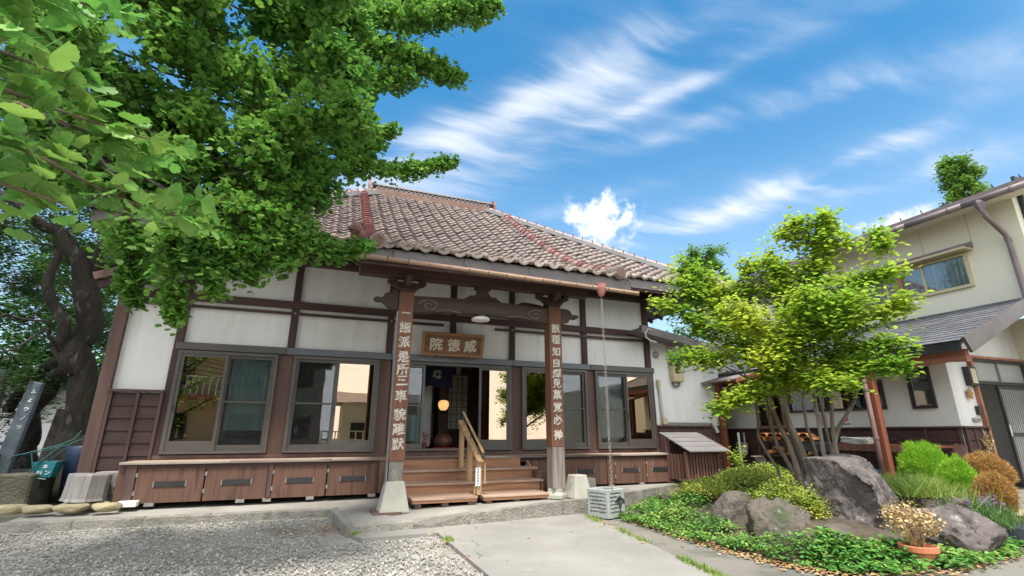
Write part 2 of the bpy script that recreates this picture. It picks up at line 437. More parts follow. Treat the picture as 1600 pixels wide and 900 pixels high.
def rock(name, loc, rx, ry, rz, m, seed, parent=None, lab=None, cat='rock', group=None, amp=.22, sub=5, box=.45, rotz=0, flat=0.0, freq=1.3):
    bm = bmesh.new(); bmesh.ops.create_icosphere(bm, subdivisions=sub, radius=1)
    off = Vector((seed*3.7, seed*1.3, seed*.7))
    rr = random.Random(seed*7+1); planes = []
    for _ in range(16):
        pn = Vector((rr.gauss(0, 1), rr.gauss(0, 1), rr.gauss(0, .8))).normalized(); planes.append((pn, rr.uniform(.72, .95)))
    for v in bm.verts:
        d = v.co.normalized()
        # blocky base shape: push toward a cube with bevelled corners
        mx = max(abs(d.x), abs(d.y), abs(d.z)); q = d*(1/mx)**box
        n1 = mnoise.noise(q*freq+off)*amp*1.6; n2 = mnoise.noise(q*freq*2.7+off)*amp*.55; n3 = (abs(mnoise.noise(q*freq*3.2+off))*.5+abs(mnoise.noise(q*freq*7+off))*.3)*amp; n4 = mnoise.noise(q*freq*16+off)*amp*.14
        q = q*(1+n1*.8+n2*.6)
        for pn, pd in planes:
            ex = q.dot(pn)-pd
            if ex > 0: q = q-pn*ex*.86
        q = q*(1-n3+n4*1.6)
        if flat and q.z > 1-flat: q.z = (1-flat) + (q.z-(1-flat))*.25
        v.co = Vector((q.x*rx, q.y*ry, q.z*rz))
    me = bpy.data.meshes.new(name); bm.to_mesh(me); bm.free(); me.materials.append(m); me.shade_smooth()
    o = bpy.data.objects.new(name, me); COL.objects.link(o); o.parent = parent; o.location = Vector(loc)-org(parent); o.rotation_euler.z = rotz
    if lab: tag(o, lab, cat, group)
    return o

# ------------------------------------------------------------------ bough tables (metres)
GINKGO_BOUGHS = [
  ( [(-1.72, 4.77, 6.22), (-0.54, 5.78, 6.91), (0.76, 5.96, 7.41), (2.02, 5.8, 7.98)] , 0.55 , 0.22 ),
  ( [(-1.0, 5.61, 6.27), (0.34, 5.96, 6.73), (1.59, 6.4, 6.91)] , 0.6 , 0.2 ),
  ( [(-0.97, 5.55, 5.56), (0.05, 6.0, 6.07), (0.75, 6.15, 6.46)] , 0.5 , 0.25 ),
  ( [(-0.1, 6.17, 7.95), (1.07, 6.22, 8.23), (1.76, 6.36, 8.23)] , 0.6 , 0.3 ),
  ( [(-1.0, 5.39, 4.9), (-0.35, 5.88, 5.18), (0.16, 6.13, 5.37)] , 0.5 , 0.2 ),
  ( [(-0.9, 5.21, 4.24), (0.0, 5.94, 4.71), (0.69, 6.32, 4.99), (1.58, 6.49, 5.42)] , 0.38 , 0.09 ),
  ( [(-0.01, 5.89, 4.8), (0.29, 5.94, 5.09), (0.56, 5.95, 5.41)] , 0.15 , 0.08 ),
  ( [(-0.91, 4.85, 3.82), (-0.55, 5.19, 3.92), (-0.11, 5.36, 4.09)] , 0.42 , 0.2 ),
  ( [(-0.99, 4.7, 3.39), (-0.53, 4.99, 3.4), (-0.17, 5.23, 3.41)] , 0.4 , 0.2 ),
  ( [(-0.72, 4.81, 3.23), (-0.28, 5.07, 3.23), (0.03, 5.18, 3.26), (0.33, 5.23, 3.37)] , 0.24 , 0.08 ),
  ( [(-1.07, 4.6, 3.03), (-0.7, 4.9, 3.0), (-0.4, 5.04, 2.99)] , 0.28 , 0.14 ),
  ( [(-1.11, 4.62, 2.97), (-0.88, 4.81, 2.86), (-0.68, 4.95, 2.83)] , 0.24 , 0.1 ),
  ( [(-1.18, 4.51, 3.21), (-1.06, 4.64, 2.93), (-0.95, 4.77, 2.57)] , 0.2 , 0.07 ),
  ( [(-1.32, 4.5, 3.13), (-1.25, 4.67, 2.68), (-1.21, 4.76, 2.31)] , 0.2 , 0.05 ),
  ( [(-1.71, 4.8, 3.19), (-1.66, 4.94, 2.83), (-1.6, 5.04, 2.49)] , 0.2 , 0.05 ),
]
GINKGO_BULK = [
  ( [(-2.52, 4.25, 5.15), (-2.33, 4.35, 5.1)] , 0.42 , 0.25 ),
  ( [(-2.3, 4.11, 4.66), (-2.11, 4.09, 4.4)] , 0.42 , 0.25 ),
  ( [(-3.1, 5.65, 5.16), (-2.81, 5.46, 4.82)] , 0.42 , 0.25 ),
  ( [(-2.78, 5.38, 4.49), (-2.56, 5.28, 4.19)] , 0.42 , 0.25 ),
  ( [(-2.72, 5.18, 3.82), (-2.37, 4.96, 3.53)] , 0.42 , 0.25 ),
  ( [(-2.56, 4.97, 5.94), (-2.13, 4.75, 5.66)] , 0.42 , 0.25 ),
  ( [(-2.9, 5.41, 5.79), (-2.68, 5.45, 5.5)] , 0.42 , 0.25 ),
  ( [(-2.67, 5.34, 5.09), (-2.39, 5.22, 4.9)] , 0.42 , 0.25 ),
  ( [(-2.51, 5.56, 4.69), (-2.02, 5.35, 4.34)] , 0.42 , 0.25 ),
  ( [(-2.74, 5.91, 4.25), (-2.3, 5.89, 3.98)] , 0.42 , 0.25 ),
  ( [(-2.42, 5.06, 5.92), (-2.18, 5.13, 5.91)] , 0.42 , 0.25 ),
  ( [(-2.33, 5.4, 6.04), (-1.98, 5.47, 6.0)] , 0.42 , 0.25 ),
  ( [(-2.03, 4.92, 4.81), (-1.92, 5.03, 4.67)] , 0.42 , 0.25 ),
  ( [(-2.43, 5.85, 4.84), (-1.9, 5.6, 4.56)] , 0.42 , 0.25 ),
  ( [(-2.19, 5.31, 4.11), (-2.02, 5.21, 3.97)] , 0.42 , 0.25 ),
  ( [(-2.38, 5.97, 4.14), (-1.89, 5.69, 3.91)] , 0.42 , 0.25 ),
  ( [(-2.48, 6.77, 3.76), (-2.1, 6.66, 3.48)] , 0.42 , 0.25 ),
  ( [(-1.9, 4.86, 5.88), (-1.57, 4.71, 5.62)] , 0.42 , 0.25 ),
  ( [(-1.79, 4.63, 5.11), (-1.57, 4.75, 5.06)] , 0.42 , 0.25 ),
  ( [(-1.83, 4.99, 5.26), (-1.56, 5.11, 5.17)] , 0.42 , 0.25 ),
  ( [(-1.98, 5.72, 4.95), (-1.67, 5.57, 4.62)] , 0.42 , 0.25 ),
  ( [(-1.7, 4.87, 3.93), (-1.32, 4.77, 3.83)] , 0.42 , 0.25 ),
  ( [(-1.97, 6.07, 4.14), (-1.68, 5.91, 3.92)] , 0.42 , 0.25 ),
  ( [(-1.74, 5.76, 3.35), (-1.52, 5.52, 3.07)] , 0.42 , 0.25 ),
  ( [(-1.53, 4.46, 5.65), (-1.32, 4.37, 5.5)] , 0.42 , 0.25 ),
  ( [(-1.76, 5.23, 5.97), (-1.5, 5.24, 5.7)] , 0.42 , 0.25 ),
  ( [(-1.82, 5.77, 5.82), (-1.43, 5.8, 5.54)] , 0.42 , 0.25 ),
  ( [(-1.51, 5.03, 4.65), (-1.25, 4.83, 4.27)] , 0.42 , 0.25 ),
  ( [(-1.42, 5.23, 4.17), (-1.09, 5.23, 3.93)] , 0.42 , 0.25 ),
  ( [(-1.37, 5.33, 3.73), (-1.13, 5.23, 3.55)] , 0.42 , 0.25 ),
  ( [(-1.43, 6.08, 3.46), (-1.16, 5.69, 3.28)] , 0.42 , 0.25 ),
  ( [(-1.17, 5.17, 6.77), (-0.68, 5.26, 6.61)] , 0.42 , 0.25 ),
  ( [(-1.16, 5.35, 6.18), (-0.82, 5.3, 6.04)] , 0.42 , 0.25 ),
  ( [(-1.18, 4.81, 5.09), (-0.98, 4.95, 4.93)] , 0.42 , 0.25 ),
  ( [(-1.21, 6.3, 5.47), (-0.67, 6.25, 5.12)] , 0.42 , 0.25 ),
  ( [(-0.89, 4.86, 4.3), (-0.64, 4.75, 4.03)] , 0.42 , 0.25 ),
  ( [(-0.9, 5.89, 4.16), (-0.6, 5.57, 3.9)] , 0.42 , 0.25 ),
  ( [(-0.94, 6.18, 3.81), (-0.67, 5.9, 3.48)] , 0.42 , 0.25 ),
  ( [(-0.63, 4.21, 5.71), (-0.26, 4.33, 5.63)] , 0.42 , 0.25 ),
  ( [(-0.7, 4.99, 6.28), (-0.44, 4.87, 6.06)] , 0.42 , 0.25 ),
  ( [(-0.74, 5.15, 5.45), (-0.59, 5.14, 5.38)] , 0.42 , 0.25 ),
  ( [(-0.75, 4.95, 4.63), (-0.35, 4.78, 4.51)] , 0.42 , 0.25 ),
  ( [(-0.71, 5.43, 4.64), (-0.33, 5.38, 4.42)] , 0.42 , 0.25 ),
  ( [(-0.64, 5.4, 4.16), (-0.29, 5.35, 3.9)] , 0.42 , 0.25 ),
  ( [(-0.43, 3.94, 5.72), (-0.12, 3.92, 5.5)] , 0.42 , 0.25 ),
  ( [(-0.34, 5.29, 6.54), (-0.03, 5.13, 6.21)] , 0.42 , 0.25 ),
  ( [(-0.24, 5.03, 5.65), (0.01, 4.86, 5.31)] , 0.42 , 0.25 ),
  ( [(-0.26, 4.73, 4.83), (0.18, 4.7, 4.55)] , 0.42 , 0.25 ),
  ( [(-0.13, 6.41, 5.45), (0.24, 6.1, 5.18)] , 0.42 , 0.25 ),
]
NEAR_BOUGHS = [
  ( [(-0.72, 1.13, 2.07), (-0.64, 1.23, 2.09), (-0.55, 1.32, 2.11), (-0.48, 1.4, 2.14)] , 0.13 , 0.03 ),
  ( [(-0.72, 1.1, 2.13), (-0.66, 1.23, 2.18), (-0.64, 1.33, 2.25)] , 0.14 , 0.04 ),
  ( [(-0.74, 1.12, 2.27), (-0.68, 1.22, 2.37), (-0.63, 1.32, 2.45), (-0.61, 1.36, 2.5)] , 0.14 , 0.03 ),
  ( [(-0.7, 1.14, 1.96), (-0.62, 1.24, 1.97), (-0.54, 1.34, 1.96), (-0.44, 1.43, 1.96), (-0.36, 1.5, 1.98)] , 0.1 , 0.03 ),
  ( [(-0.72, 1.22, 1.9), (-0.63, 1.27, 1.9), (-0.59, 1.34, 1.91)] , 0.12 , 0.05 ),
  ( [(-0.63, 1.3, 2.09), (-0.55, 1.44, 2.13), (-0.47, 1.5, 2.16)] , 0.07 , 0.02 ),
]
FAR_BOUGHS = [
  ( [(-7.41, 12.46, 7.29), (-7.33, 12.73, 7.16)] , 0.8 , 0.5 ),
  ( [(-6.42, 10.79, 6.12), (-6.2, 10.05, 5.51)] , 0.8 , 0.5 ),
  ( [(-6.49, 11.1, 5.05), (-7.03, 11.59, 5.1)] , 0.8 , 0.5 ),
  ( [(-6.3, 11.49, 4.58), (-6.11, 11.82, 4.41)] , 0.8 , 0.5 ),
  ( [(-7.74, 13.93, 4.29), (-7.33, 13.32, 3.9)] , 0.8 , 0.5 ),
  ( [(-7.31, 14.01, 3.89), (-7.73, 14.56, 3.74)] , 0.8 , 0.5 ),
  ( [(-6.49, 12.3, 2.75), (-6.27, 12.19, 2.51)] , 0.8 , 0.5 ),
  ( [(-6.53, 12.9, 2.03), (-6.58, 12.88, 1.95)] , 0.8 , 0.5 ),
  ( [(-7.68, 13.56, 7.93), (-8.21, 13.98, 7.73)] , 0.8 , 0.5 ),
  ( [(-7.08, 12.89, 6.87), (-6.64, 12.48, 6.39)] , 0.8 , 0.5 ),
  ( [(-5.93, 11.37, 5.23), (-6.1, 11.81, 5.2)] , 0.8 , 0.5 ),
  ( [(-6.21, 11.74, 4.93), (-5.89, 11.36, 4.68)] , 0.8 , 0.5 ),
  ( [(-6.8, 13.85, 4.65), (-6.89, 14.61, 4.64)] , 0.8 , 0.5 ),
  ( [(-6.76, 13.56, 3.75), (-7.02, 13.22, 3.46)] , 0.8 , 0.5 ),
  ( [(-5.9, 12.28, 2.74), (-6.08, 13.28, 2.76)] , 0.8 , 0.5 ),
  ( [(-6.21, 13.55, 2.02), (-5.92, 13.81, 1.75)] , 0.8 , 0.5 ),
  ( [(-6.21, 12.19, 7.37), (-6.68, 13.03, 7.44)] , 0.8 , 0.5 ),
  ( [(-6.35, 12.29, 6.85), (-6.53, 13.23, 7.02)] , 0.8 , 0.5 ),
  ( [(-6.97, 13.92, 6.62), (-7.37, 14.22, 6.54)] , 0.8 , 0.5 ),
  ( [(-6.66, 14.36, 5.81), (-6.2, 14.42, 5.71)] , 0.8 , 0.5 ),
  ( [(-6.69, 14.03, 4.84), (-6.24, 13.95, 4.7)] , 0.8 , 0.5 ),
  ( [(-6.14, 13.8, 3.98), (-6.25, 13.76, 3.76)] , 0.8 , 0.5 ),
  ( [(-5.33, 11.45, 7.06), (-5.13, 10.88, 6.54)] , 0.8 , 0.5 ),
  ( [(-5.39, 11.82, 6.87), (-4.73, 11.37, 6.41)] , 0.8 , 0.5 ),
  ( [(-6.48, 14.56, 6.6), (-6.31, 15.03, 6.63)] , 0.8 , 0.5 ),
  ( [(-5.81, 13.83, 5.73), (-5.63, 14.35, 5.54)] , 0.8 , 0.5 ),
  ( [(-7.12, 17.08, 5.69), (-7.27, 17.54, 5.57)] , 0.8 , 0.5 ),
  ( [(-6.89, 17.47, 4.31), (-7.34, 17.62, 3.97)] , 0.8 , 0.5 ),
  ( [(-4.66, 11.42, 7.39), (-4.75, 10.88, 6.69)] , 0.8 , 0.5 ),
  ( [(-4.91, 12.28, 6.91), (-4.81, 12.32, 6.67)] , 0.8 , 0.5 ),
  ( [(-5.08, 12.37, 6.32), (-4.87, 12.62, 6.15)] , 0.8 , 0.5 ),
  ( [(-5.53, 14.27, 5.93), (-5.31, 13.52, 5.32)] , 0.8 , 0.5 ),
  ( [(-4.78, 12.61, 8.02), (-4.88, 12.49, 7.73)] , 0.8 , 0.5 ),
  ( [(-4.56, 13.08, 7.58), (-4.01, 12.8, 7.42)] , 0.8 , 0.5 ),
  ( [(-4.24, 11.92, 5.82), (-3.81, 11.46, 5.57)] , 0.8 , 0.5 ),
  ( [(-4.28, 13.43, 5.44), (-3.77, 12.93, 5.07)] , 0.8 , 0.5 ),
  ( [(-4.05, 12.28, 8.16), (-3.83, 11.94, 7.84)] , 0.8 , 0.5 ),
  ( [(-4.51, 14.1, 7.81), (-3.9, 14.15, 7.5)] , 0.8 , 0.5 ),
  ( [(-3.92, 13.69, 6.74), (-3.18, 13.55, 6.47)] , 0.8 , 0.5 ),
  ( [(-4.21, 15.15, 6.2), (-4.01, 15.74, 6.34)] , 0.8 , 0.5 ),
  ( [(-6.97, 18.33, 5.34), (-6.24, 18.87, 3.66)] , 0.8 , 0.6 ),
  ( [(-5.74, 12.72, 2.46), (-5.11, 13.0, 2.38)] , 0.45 , 0.25 ),
  ( [(-5.61, 11.7, 2.25), (-5.26, 11.84, 2.45)] , 0.4 , 0.3 ),
]
GARDEN_BOUGHS = [
  ( [(6.8, 5.63, 2.54), (6.12, 5.9, 2.74), (5.48, 6.12, 3.16), (5.01, 6.29, 3.47)] , 0.35 , 0.15 ),
  ( [(6.82, 5.51, 2.93), (6.28, 5.8, 3.47), (5.68, 6.09, 3.93), (5.41, 6.18, 4.27)] , 0.4 , 0.2 ),
  ( [(6.81, 5.47, 2.51), (6.02, 5.47, 2.47), (5.51, 5.7, 2.48), (5.03, 6.12, 2.51)] , 0.3 , 0.12 ),
  ( [(6.67, 5.38, 2.11), (5.98, 5.27, 2.08), (5.47, 5.4, 1.85), (5.16, 5.57, 1.72)] , 0.22 , 0.1 ),
  ( [(6.93, 5.38, 2.91), (6.77, 5.34, 3.62), (6.52, 5.39, 4.15)] , 0.5 , 0.35 ),
  ( [(6.97, 5.27, 3.1), (6.97, 4.96, 3.84), (7.03, 4.8, 4.32), (6.99, 4.66, 4.64)] , 0.5 , 0.12 ),
  ( [(6.97, 4.93, 4.26), (6.74, 5.09, 4.51), (6.64, 5.26, 4.44)] , 0.28 , 0.14 ),
  ( [(7.01, 4.85, 4.29), (7.21, 4.59, 4.22), (7.26, 4.54, 4.16)] , 0.28 , 0.12 ),
  ( [(6.91, 4.83, 4.54), (6.74, 5.01, 4.64)] , 0.2 , 0.12 ),
  ( [(6.94, 5.14, 3.07), (7.1, 4.56, 3.53), (7.21, 4.18, 3.53), (7.29, 4.01, 3.58)] , 0.45 , 0.18 ),
  ( [(6.93, 5.08, 2.76), (6.94, 4.48, 2.93), (7.07, 4.03, 3.02), (7.12, 3.89, 3.16)] , 0.38 , 0.15 ),
  ( [(6.9, 5.02, 2.46), (6.79, 4.46, 2.51), (6.84, 3.99, 2.52), (6.91, 3.89, 2.51)] , 0.35 , 0.12 ),
  ( [(6.82, 5.0, 2.26), (6.63, 4.4, 2.23), (6.67, 3.95, 2.22), (6.65, 3.8, 2.18)] , 0.25 , 0.1 ),
  ( [(6.54, 5.12, 2.64), (6.22, 4.79, 2.93), (6.16, 4.59, 3.25)] , 0.55 , 0.4 ),
  ( [(6.19, 5.33, 2.85), (5.79, 5.28, 3.0), (5.6, 5.42, 3.21)] , 0.5 , 0.3 ),
  ( [(6.65, 4.75, 2.87), (6.48, 4.4, 3.05), (6.58, 4.18, 3.18)] , 0.5 , 0.35 ),
  ( [(6.49, 5.27, 2.19), (6.25, 4.78, 2.13), (6.26, 4.44, 2.01), (6.26, 4.27, 2.0)] , 0.3 , 0.15 ),
  ( [(6.69, 5.45, 3.96), (6.36, 5.91, 4.13), (6.09, 6.21, 4.08)] , 0.35 , 0.2 ),
  ( [(6.44, 5.28, 2.47), (5.98, 5.02, 2.59), (5.7, 5.08, 2.4)] , 0.45 , 0.3 ),
  ( [(6.48, 5.85, 4.3), (6.49, 5.77, 4.44), (6.43, 5.75, 4.6)] , 0.15 , 0.06 ),
  ( [(5.61, 6.43, 4.26), (5.9, 6.19, 3.87), (6.07, 5.98, 3.61)] , 0.35 , 0.3 ),
  ( [(7.25, 4.14, 3.85), (7.16, 4.1, 4.17)] , 0.1 , 0.05 ),
]
GARDEN_STEMS = [
   [(6.73, 5.64, 0.78, 0.07), (6.67, 5.74, 1.37, 0.06), (6.54, 5.84, 2.15, 0.05), (6.35, 5.89, 2.96, 0.03), (6.0, 6.04, 3.62, 0.015)] ,
   [(6.81, 5.55, 0.83, 0.07), (6.75, 5.64, 1.47, 0.065), (6.66, 5.7, 2.14, 0.06), (6.6, 5.62, 2.93, 0.04), (6.5, 5.55, 3.87, 0.02)] ,
   [(6.83, 5.68, 0.8, 0.06), (6.8, 5.73, 1.56, 0.05), (6.78, 5.72, 2.14, 0.05), (6.87, 5.45, 2.92, 0.03), (7.03, 5.05, 3.88, 0.015)] ,
   [(6.78, 6.04, 0.85, 0.035), (6.66, 6.2, 1.37, 0.03), (6.65, 6.18, 1.97, 0.028), (6.4, 6.21, 2.6, 0.02), (5.9, 6.33, 3.01, 0.012)] ,
   [(6.85, 5.8, 0.77, 0.05), (6.75, 5.95, 1.18, 0.045), (6.7, 6.0, 1.66, 0.04), (6.59, 5.94, 2.16, 0.03), (5.92, 6.01, 2.44, 0.015)] ,
   [(7.06, 5.57, 1.08, 0.04), (7.04, 5.61, 1.47, 0.035), (7.04, 5.58, 1.94, 0.03), (7.0, 5.38, 2.51, 0.02), (7.01, 5.15, 3.28, 0.015)] ,
   [(7.04, 5.44, 1.08, 0.05), (7.06, 5.42, 1.65, 0.045), (7.05, 5.39, 2.12, 0.04), (7.03, 5.25, 2.89, 0.03), (7.05, 4.83, 4.23, 0.012)] ,
   [(7.1, 5.36, 1.08, 0.035), (7.1, 5.37, 1.46, 0.03), (7.01, 5.29, 2.02, 0.03), (7.07, 4.87, 2.83, 0.02), (7.18, 4.26, 3.46, 0.012)] ,
   [(7.05, 5.25, 1.05, 0.05), (7.08, 5.23, 1.55, 0.045), (7.09, 5.16, 2.11, 0.04), (6.95, 4.74, 2.61, 0.025), (7.01, 4.19, 2.87, 0.012)] ,
   [(7.03, 5.29, 1.09, 0.05), (7.11, 5.18, 1.44, 0.045), (7.16, 4.92, 1.83, 0.04), (7.06, 4.67, 2.15, 0.03), (6.9, 4.15, 2.34, 0.012)] ,
]
CHERRY = [
   [(-4.4, 12.73, 0.46, 0.95), (-4.52, 12.72, 1.12, 0.72), (-4.6, 12.68, 1.86, 0.62), (-4.65, 12.59, 2.89, 0.6), (-4.64, 12.47, 3.67, 0.62), (-4.75, 12.3, 4.31, 0.55), (-4.98, 12.05, 4.91, 0.4), (-5.68, 11.86, 5.58, 0.25), (-6.27, 11.66, 5.94, 0.15)] ,
   [(-4.74, 12.33, 4.18, 0.4), (-4.67, 12.05, 4.95, 0.3), (-4.11, 11.56, 5.71, 0.2), (-3.07, 10.53, 6.27, 0.12)] ,
   [(-4.72, 12.49, 2.48, 0.3), (-4.92, 12.21, 3.33, 0.26), (-5.15, 11.94, 4.17, 0.22), (-5.18, 11.74, 4.91, 0.15)] ,
   [(-5.55, 13.4, 1.24, 0.45), (-5.55, 13.39, 1.75, 0.4), (-5.32, 13.25, 2.13, 0.33), (-5.01, 12.98, 2.92, 0.3)] ,
   [(-6.0, 13.52, 1.87, 0.25), (-5.74, 13.39, 2.33, 0.25), (-5.35, 13.17, 2.93, 0.25)] ,
   [(-4.79, 12.43, 2.86, 0.12), (-4.97, 11.29, 3.4, 0.06), (-5.2, 10.65, 3.29, 0.04)] ,
   [(-4.9, 11.47, 3.19, 0.06), (-5.09, 11.22, 2.84, 0.04), (-5.24, 10.73, 2.6, 0.03)] ,
]

# ------------------------------------------------------------------ materials
M_post = wood('dark_post_wood', [(.035, .018, .016), (.075, .036, .03)], vary=.15, blot=((.12, .075, .06), 6, .62, .75))
M_beam = wood('dark_beam_wood', [(.04, .021, .018), (.085, .042, .034)], 'x', vary=.15)
M_purlin = wood('red_brown_purlin', [(.05, .024, .02), (.095, .045, .038)], 'x')
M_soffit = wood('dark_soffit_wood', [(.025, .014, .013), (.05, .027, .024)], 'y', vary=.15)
M_pillar = wood('painted_pillar_wood', [(.075, .041, .032), (.128, .072, .056)], vary=.1)
M_col = wood('orange_column_wood', [(.085, .038, .024), (.17, .072, .038), (.12, .05, .03)], vary=.05, blot=((.09, .045, .03), 2.5, .52, .7))
M_colgrey = wood('weathered_column_wood', [(.12, .09, .075), (.26, .23, .20)], ns=14, rhi=.65)
M_carve = wood('carved_beam_wood', [(.04, .024, .018), (.085, .052, .038)], 'x', blot=((.16, .06, .035), 3, .55, .7))
M_door = wood('hatch_door_wood', [(.055, .026, .017), (.135, .068, .043), (.09, .042, .028)], vary=.18, ns=14, blot=((.32, .25, .2), 16, .66, .74))
M_deck = wood('grey_deck_edge', [(.2, .16, .13), (.36, .31, .26)], 'x', ns=12, vary=.15, blot=((.09, .055, .04), 5, .5, .62))
M_step = wood('stair_wood', [(.20, .09, .045), (.34, .175, .095), (.26, .125, .068)], 'x', ns=10, vary=.12, blot=((.3, .22, .16), 5, .6, .75))
M_tread = wood('worn_tread_wood', [(.26, .15, .095), (.42, .29, .21), (.3, .17, .11)], 'x', ns=13, vary=.1, blot=((.1, .06, .045), 6, .58, .7))
M_rail = wood('pale_handrail_wood', [(.3, .18, .09), (.45, .3, .16)], 'z', ns=12, vary=.1)
M_plank = wood('dark_red_plank', [(.036, .018, .014), (.078, .039, .031)], 'x', vary=.15)
M_batten = wood('batten_wood', [(.06, .032, .028), (.10, .055, .048)])
M_redpost = wood('red_brown_post', [(.13, .035, .018), (.24, .075, .035)], ns=7)
M_rust = wood('bare_eave_beam', [(.24, .085, .05), (.42, .19, .12)], 'y', ns=8)
M_slat = wood('slat_wood', [(.10, .045, .035), (.17, .085, .065)], vary=.15)
M_plaster = mat('white_plaster', [(.70, .695, .67), (.79, .785, .765)], scale=(2.6, 2.6, .3), ns=1.6, rough=.9, bump=.12, bs=90, bump_dist=.004, blot=((.55, .52, .46), 1.3, .53, .8))
M_cream = mat('cream_siding', [(.64, .60, .46), (.70, .66, .52)], ns=.8, rough=.8, bump=.1, bs=60, bump_dist=.004)
M_housew = mat('house_plaster', [(.68, .665, .64), (.74, .73, .70)], ns=1, rough=.9, bump=.15, bs=80, bump_dist=.005)
M_alum = mat('bronze_aluminium', [(.075, .068, .06), (.098, .09, .08)], ns=3, rough=.45, bump=.02)
M_lintel = mat('blue_grey_lintel', [(.105, .115, .13), (.14, .15, .165)], ns=2, rough=.45, bump=.02)
M_darkal = mat('dark_aluminium', [(.035, .035, .035), (.05, .05, .05)], ns=3, rough=.4, bump=.02, metallic=.3)
M_concrete = mat('plinth_concrete', [(.22, .207, .18), (.31, .295, .262)], ns=1.3, detail=9, rough=.9, bump=.5, bs=45, bump_dist=.01, blot=[((.19, .18, .15), 1.7, .52, .72), ((.42, .41, .37), 6, .62, .72)])
M_kerb = mat('rough_kerb_stone', [(.17, .16, .135), (.31, .29, .25)], ns=6, detail=9, rough=.95, bump=1.0, bs=38, bump_dist=.03, vary=.1, blot=((.16, .17, .12), 2.5, .52, .68))
M_slab = mat('bright_slab_concrete', [(.20, .19, .17), (.265, .254, .23)], ns=1.1, detail=10, rough=.92, bump=.6, bs=60, bump_dist=.008, blot=[((.20, .19, .165), 1.4, .5, .7), ((.10, .09, .08), 45, .64, .74), ((.31, .30, .27), 5, .6, .75)], crack=(.42, .006, (.07, .065, .05)))
M_oldcon = mat('old_path_concrete', [(.14, .13, .107), (.195, .183, .157)], ns=1.5, detail=10, rough=.95, bump=.8, bs=70, bump_dist=.01, blot=[((.10, .098, .078), 2.1, .48, .66), ((.25, .24, .215), 30, .64, .74)], crack=(.6, .007, (.06, .06, .04)))
M_block = mat('block_concrete', [(.33, .32, .27), (.43, .42, .36)], ns=3, rough=.9, bump=.4, bs=60, bump_dist=.006, blot=((.22, .21, .19), 5, .6, .7))
M_fascia = mat('grey_metal_fascia', [(.085, .074, .072), (.13, .115, .11)], ns=2, rough=.5, bump=.1, bs=12, metallic=.2, vary=.1, blot=((.22, .2, .19), 4, .62, .8))
M_tile = mat('clay_roof_tile', [(.048, .031, .025), (.112, .078, .063), (.076, .044, .035)], ns=5, rough=.5, bump=.35, bs=40, bump_dist=.006, vary=.28, hue=.03, blot=[((.22, .175, .145), 9, .55, .72), ((.04, .026, .022), 14, .58, .7)], island=True)
M_tileo = mat('clay_roof_tile_single', [(.048, .031, .025), (.112, .078, .063), (.076, .044, .035)], ns=5, rough=.5, bump=.35, bs=40, bump_dist=.006, vary=.28, hue=.03, blot=[((.22, .175, .145), 9, .55, .72), ((.04, .026, .022), 14, .58, .7)])
M_eavet = mat('pale_eave_tile', [(.13, .10, .08), (.24, .197, .162)], ns=6, rough=.6, bump=.4, bs=30, vary=.14, blot=((.22, .15, .12), 10, .58, .68))
M_redt = mat('red_glazed_tile', [(.13, .04, .035), (.22, .085, .072)], ns=5, rough=.4, bump=.2, vary=.2, blot=((.5, .36, .33), 9, .56, .7))
M_pinkt = mat('faded_red_tile', [(.18, .095, .08), (.27, .175, .15)], ns=5, rough=.5, bump=.2, vary=.2, blot=((.38, .32, .28), 8, .52, .66))
M_ridge = mat('ridge_brown', [(.12, .07, .052), (.20, .125, .095)], ns=6, rough=.8, bump=.5, vary=.15)
M_lattice = mat('ridge_lattice', [(.3, .29, .3), (.42, .41, .42)], ns=4, rough=.7, vary=.1)
M_hipm = mat('grey_hip_cap', [(.16, .155, .155), (.24, .235, .23)], ns=3, rough=.55, metallic=.2, vary=.1)
M_clay = mat('brown_lion_clay', [(.09, .035, .025), (.19, .09, .06)], ns=9, rough=.6, bump=.6, bs=25)
M_bamboo = mat('bamboo', [(.20, .12, .075), (.31, .20, .13)], scale=(.15, 1, 1), ns=12, rough=.55, bump=.2, vary=.1, blot=((.2, .12, .08), 5, .6, .75))
M_white = mat('white_paint', [(.72, .71, .68), (.8, .79, .76)], ns=20, rough=.8, bump=.1)
M_paint = mat('flaking_white_paint', [(.50, .47, .41), (.64, .61, .54)], ns=20, rough=.9, bump=.3, blot=((.17, .08, .045), 38, .54, .60))
M_gold = mat('pale_carved_letters', [(.58, .52, .42), (.68, .62, .52)], ns=20, rough=.7, bump=.1)
M_plaque = wood('plaque_wood', [(.13, .06, .03), (.22, .11, .055)], 'x', ns=8, blot=((.28, .15, .07), 3, .5, .7))
M_plaquef = wood('plaque_frame_wood', [(.24, .12, .055), (.34, .18, .09)], 'x', ns=10)
M_black = mat('black_ink', [(.02, .02, .02)], bump=0)
M_grey = mat('grey_metal', [(.25, .25, .25), (.32, .32, .32)], rough=.45, metallic=.4, bump=.05)
M_pvc = mat('beige_plastic', [(.45, .38, .22), (.52, .45, .28)], rough=.5, bump=.05)
M_pipe = mat('grey_pipe', [(.45, .45, .42), (.55, .55, .52)], rough=.5, bump=.05)
M_rustpipe = mat('brown_pipe', [(.16, .09, .08), (.25, .16, .145)], ns=6, rough=.5, bump=.1)
M_gutter = mat('brown_gutter', [(.14, .105, .10), (.21, .165, .16)], ns=3, rough=.55, bump=.05)
M_shingle = mat('slate_shingle', [(.065, .066, .072), (.125, .126, .134)], scale=(1, 1, 1), ns=7, rough=.7, bump=.3, vary=.22)
M_shed = mat('grey_shed_board', [(.12, .11, .11), (.19, .18, .175)], scale=(.1, 1, 1), ns=9, rough=.7, vary=.12)
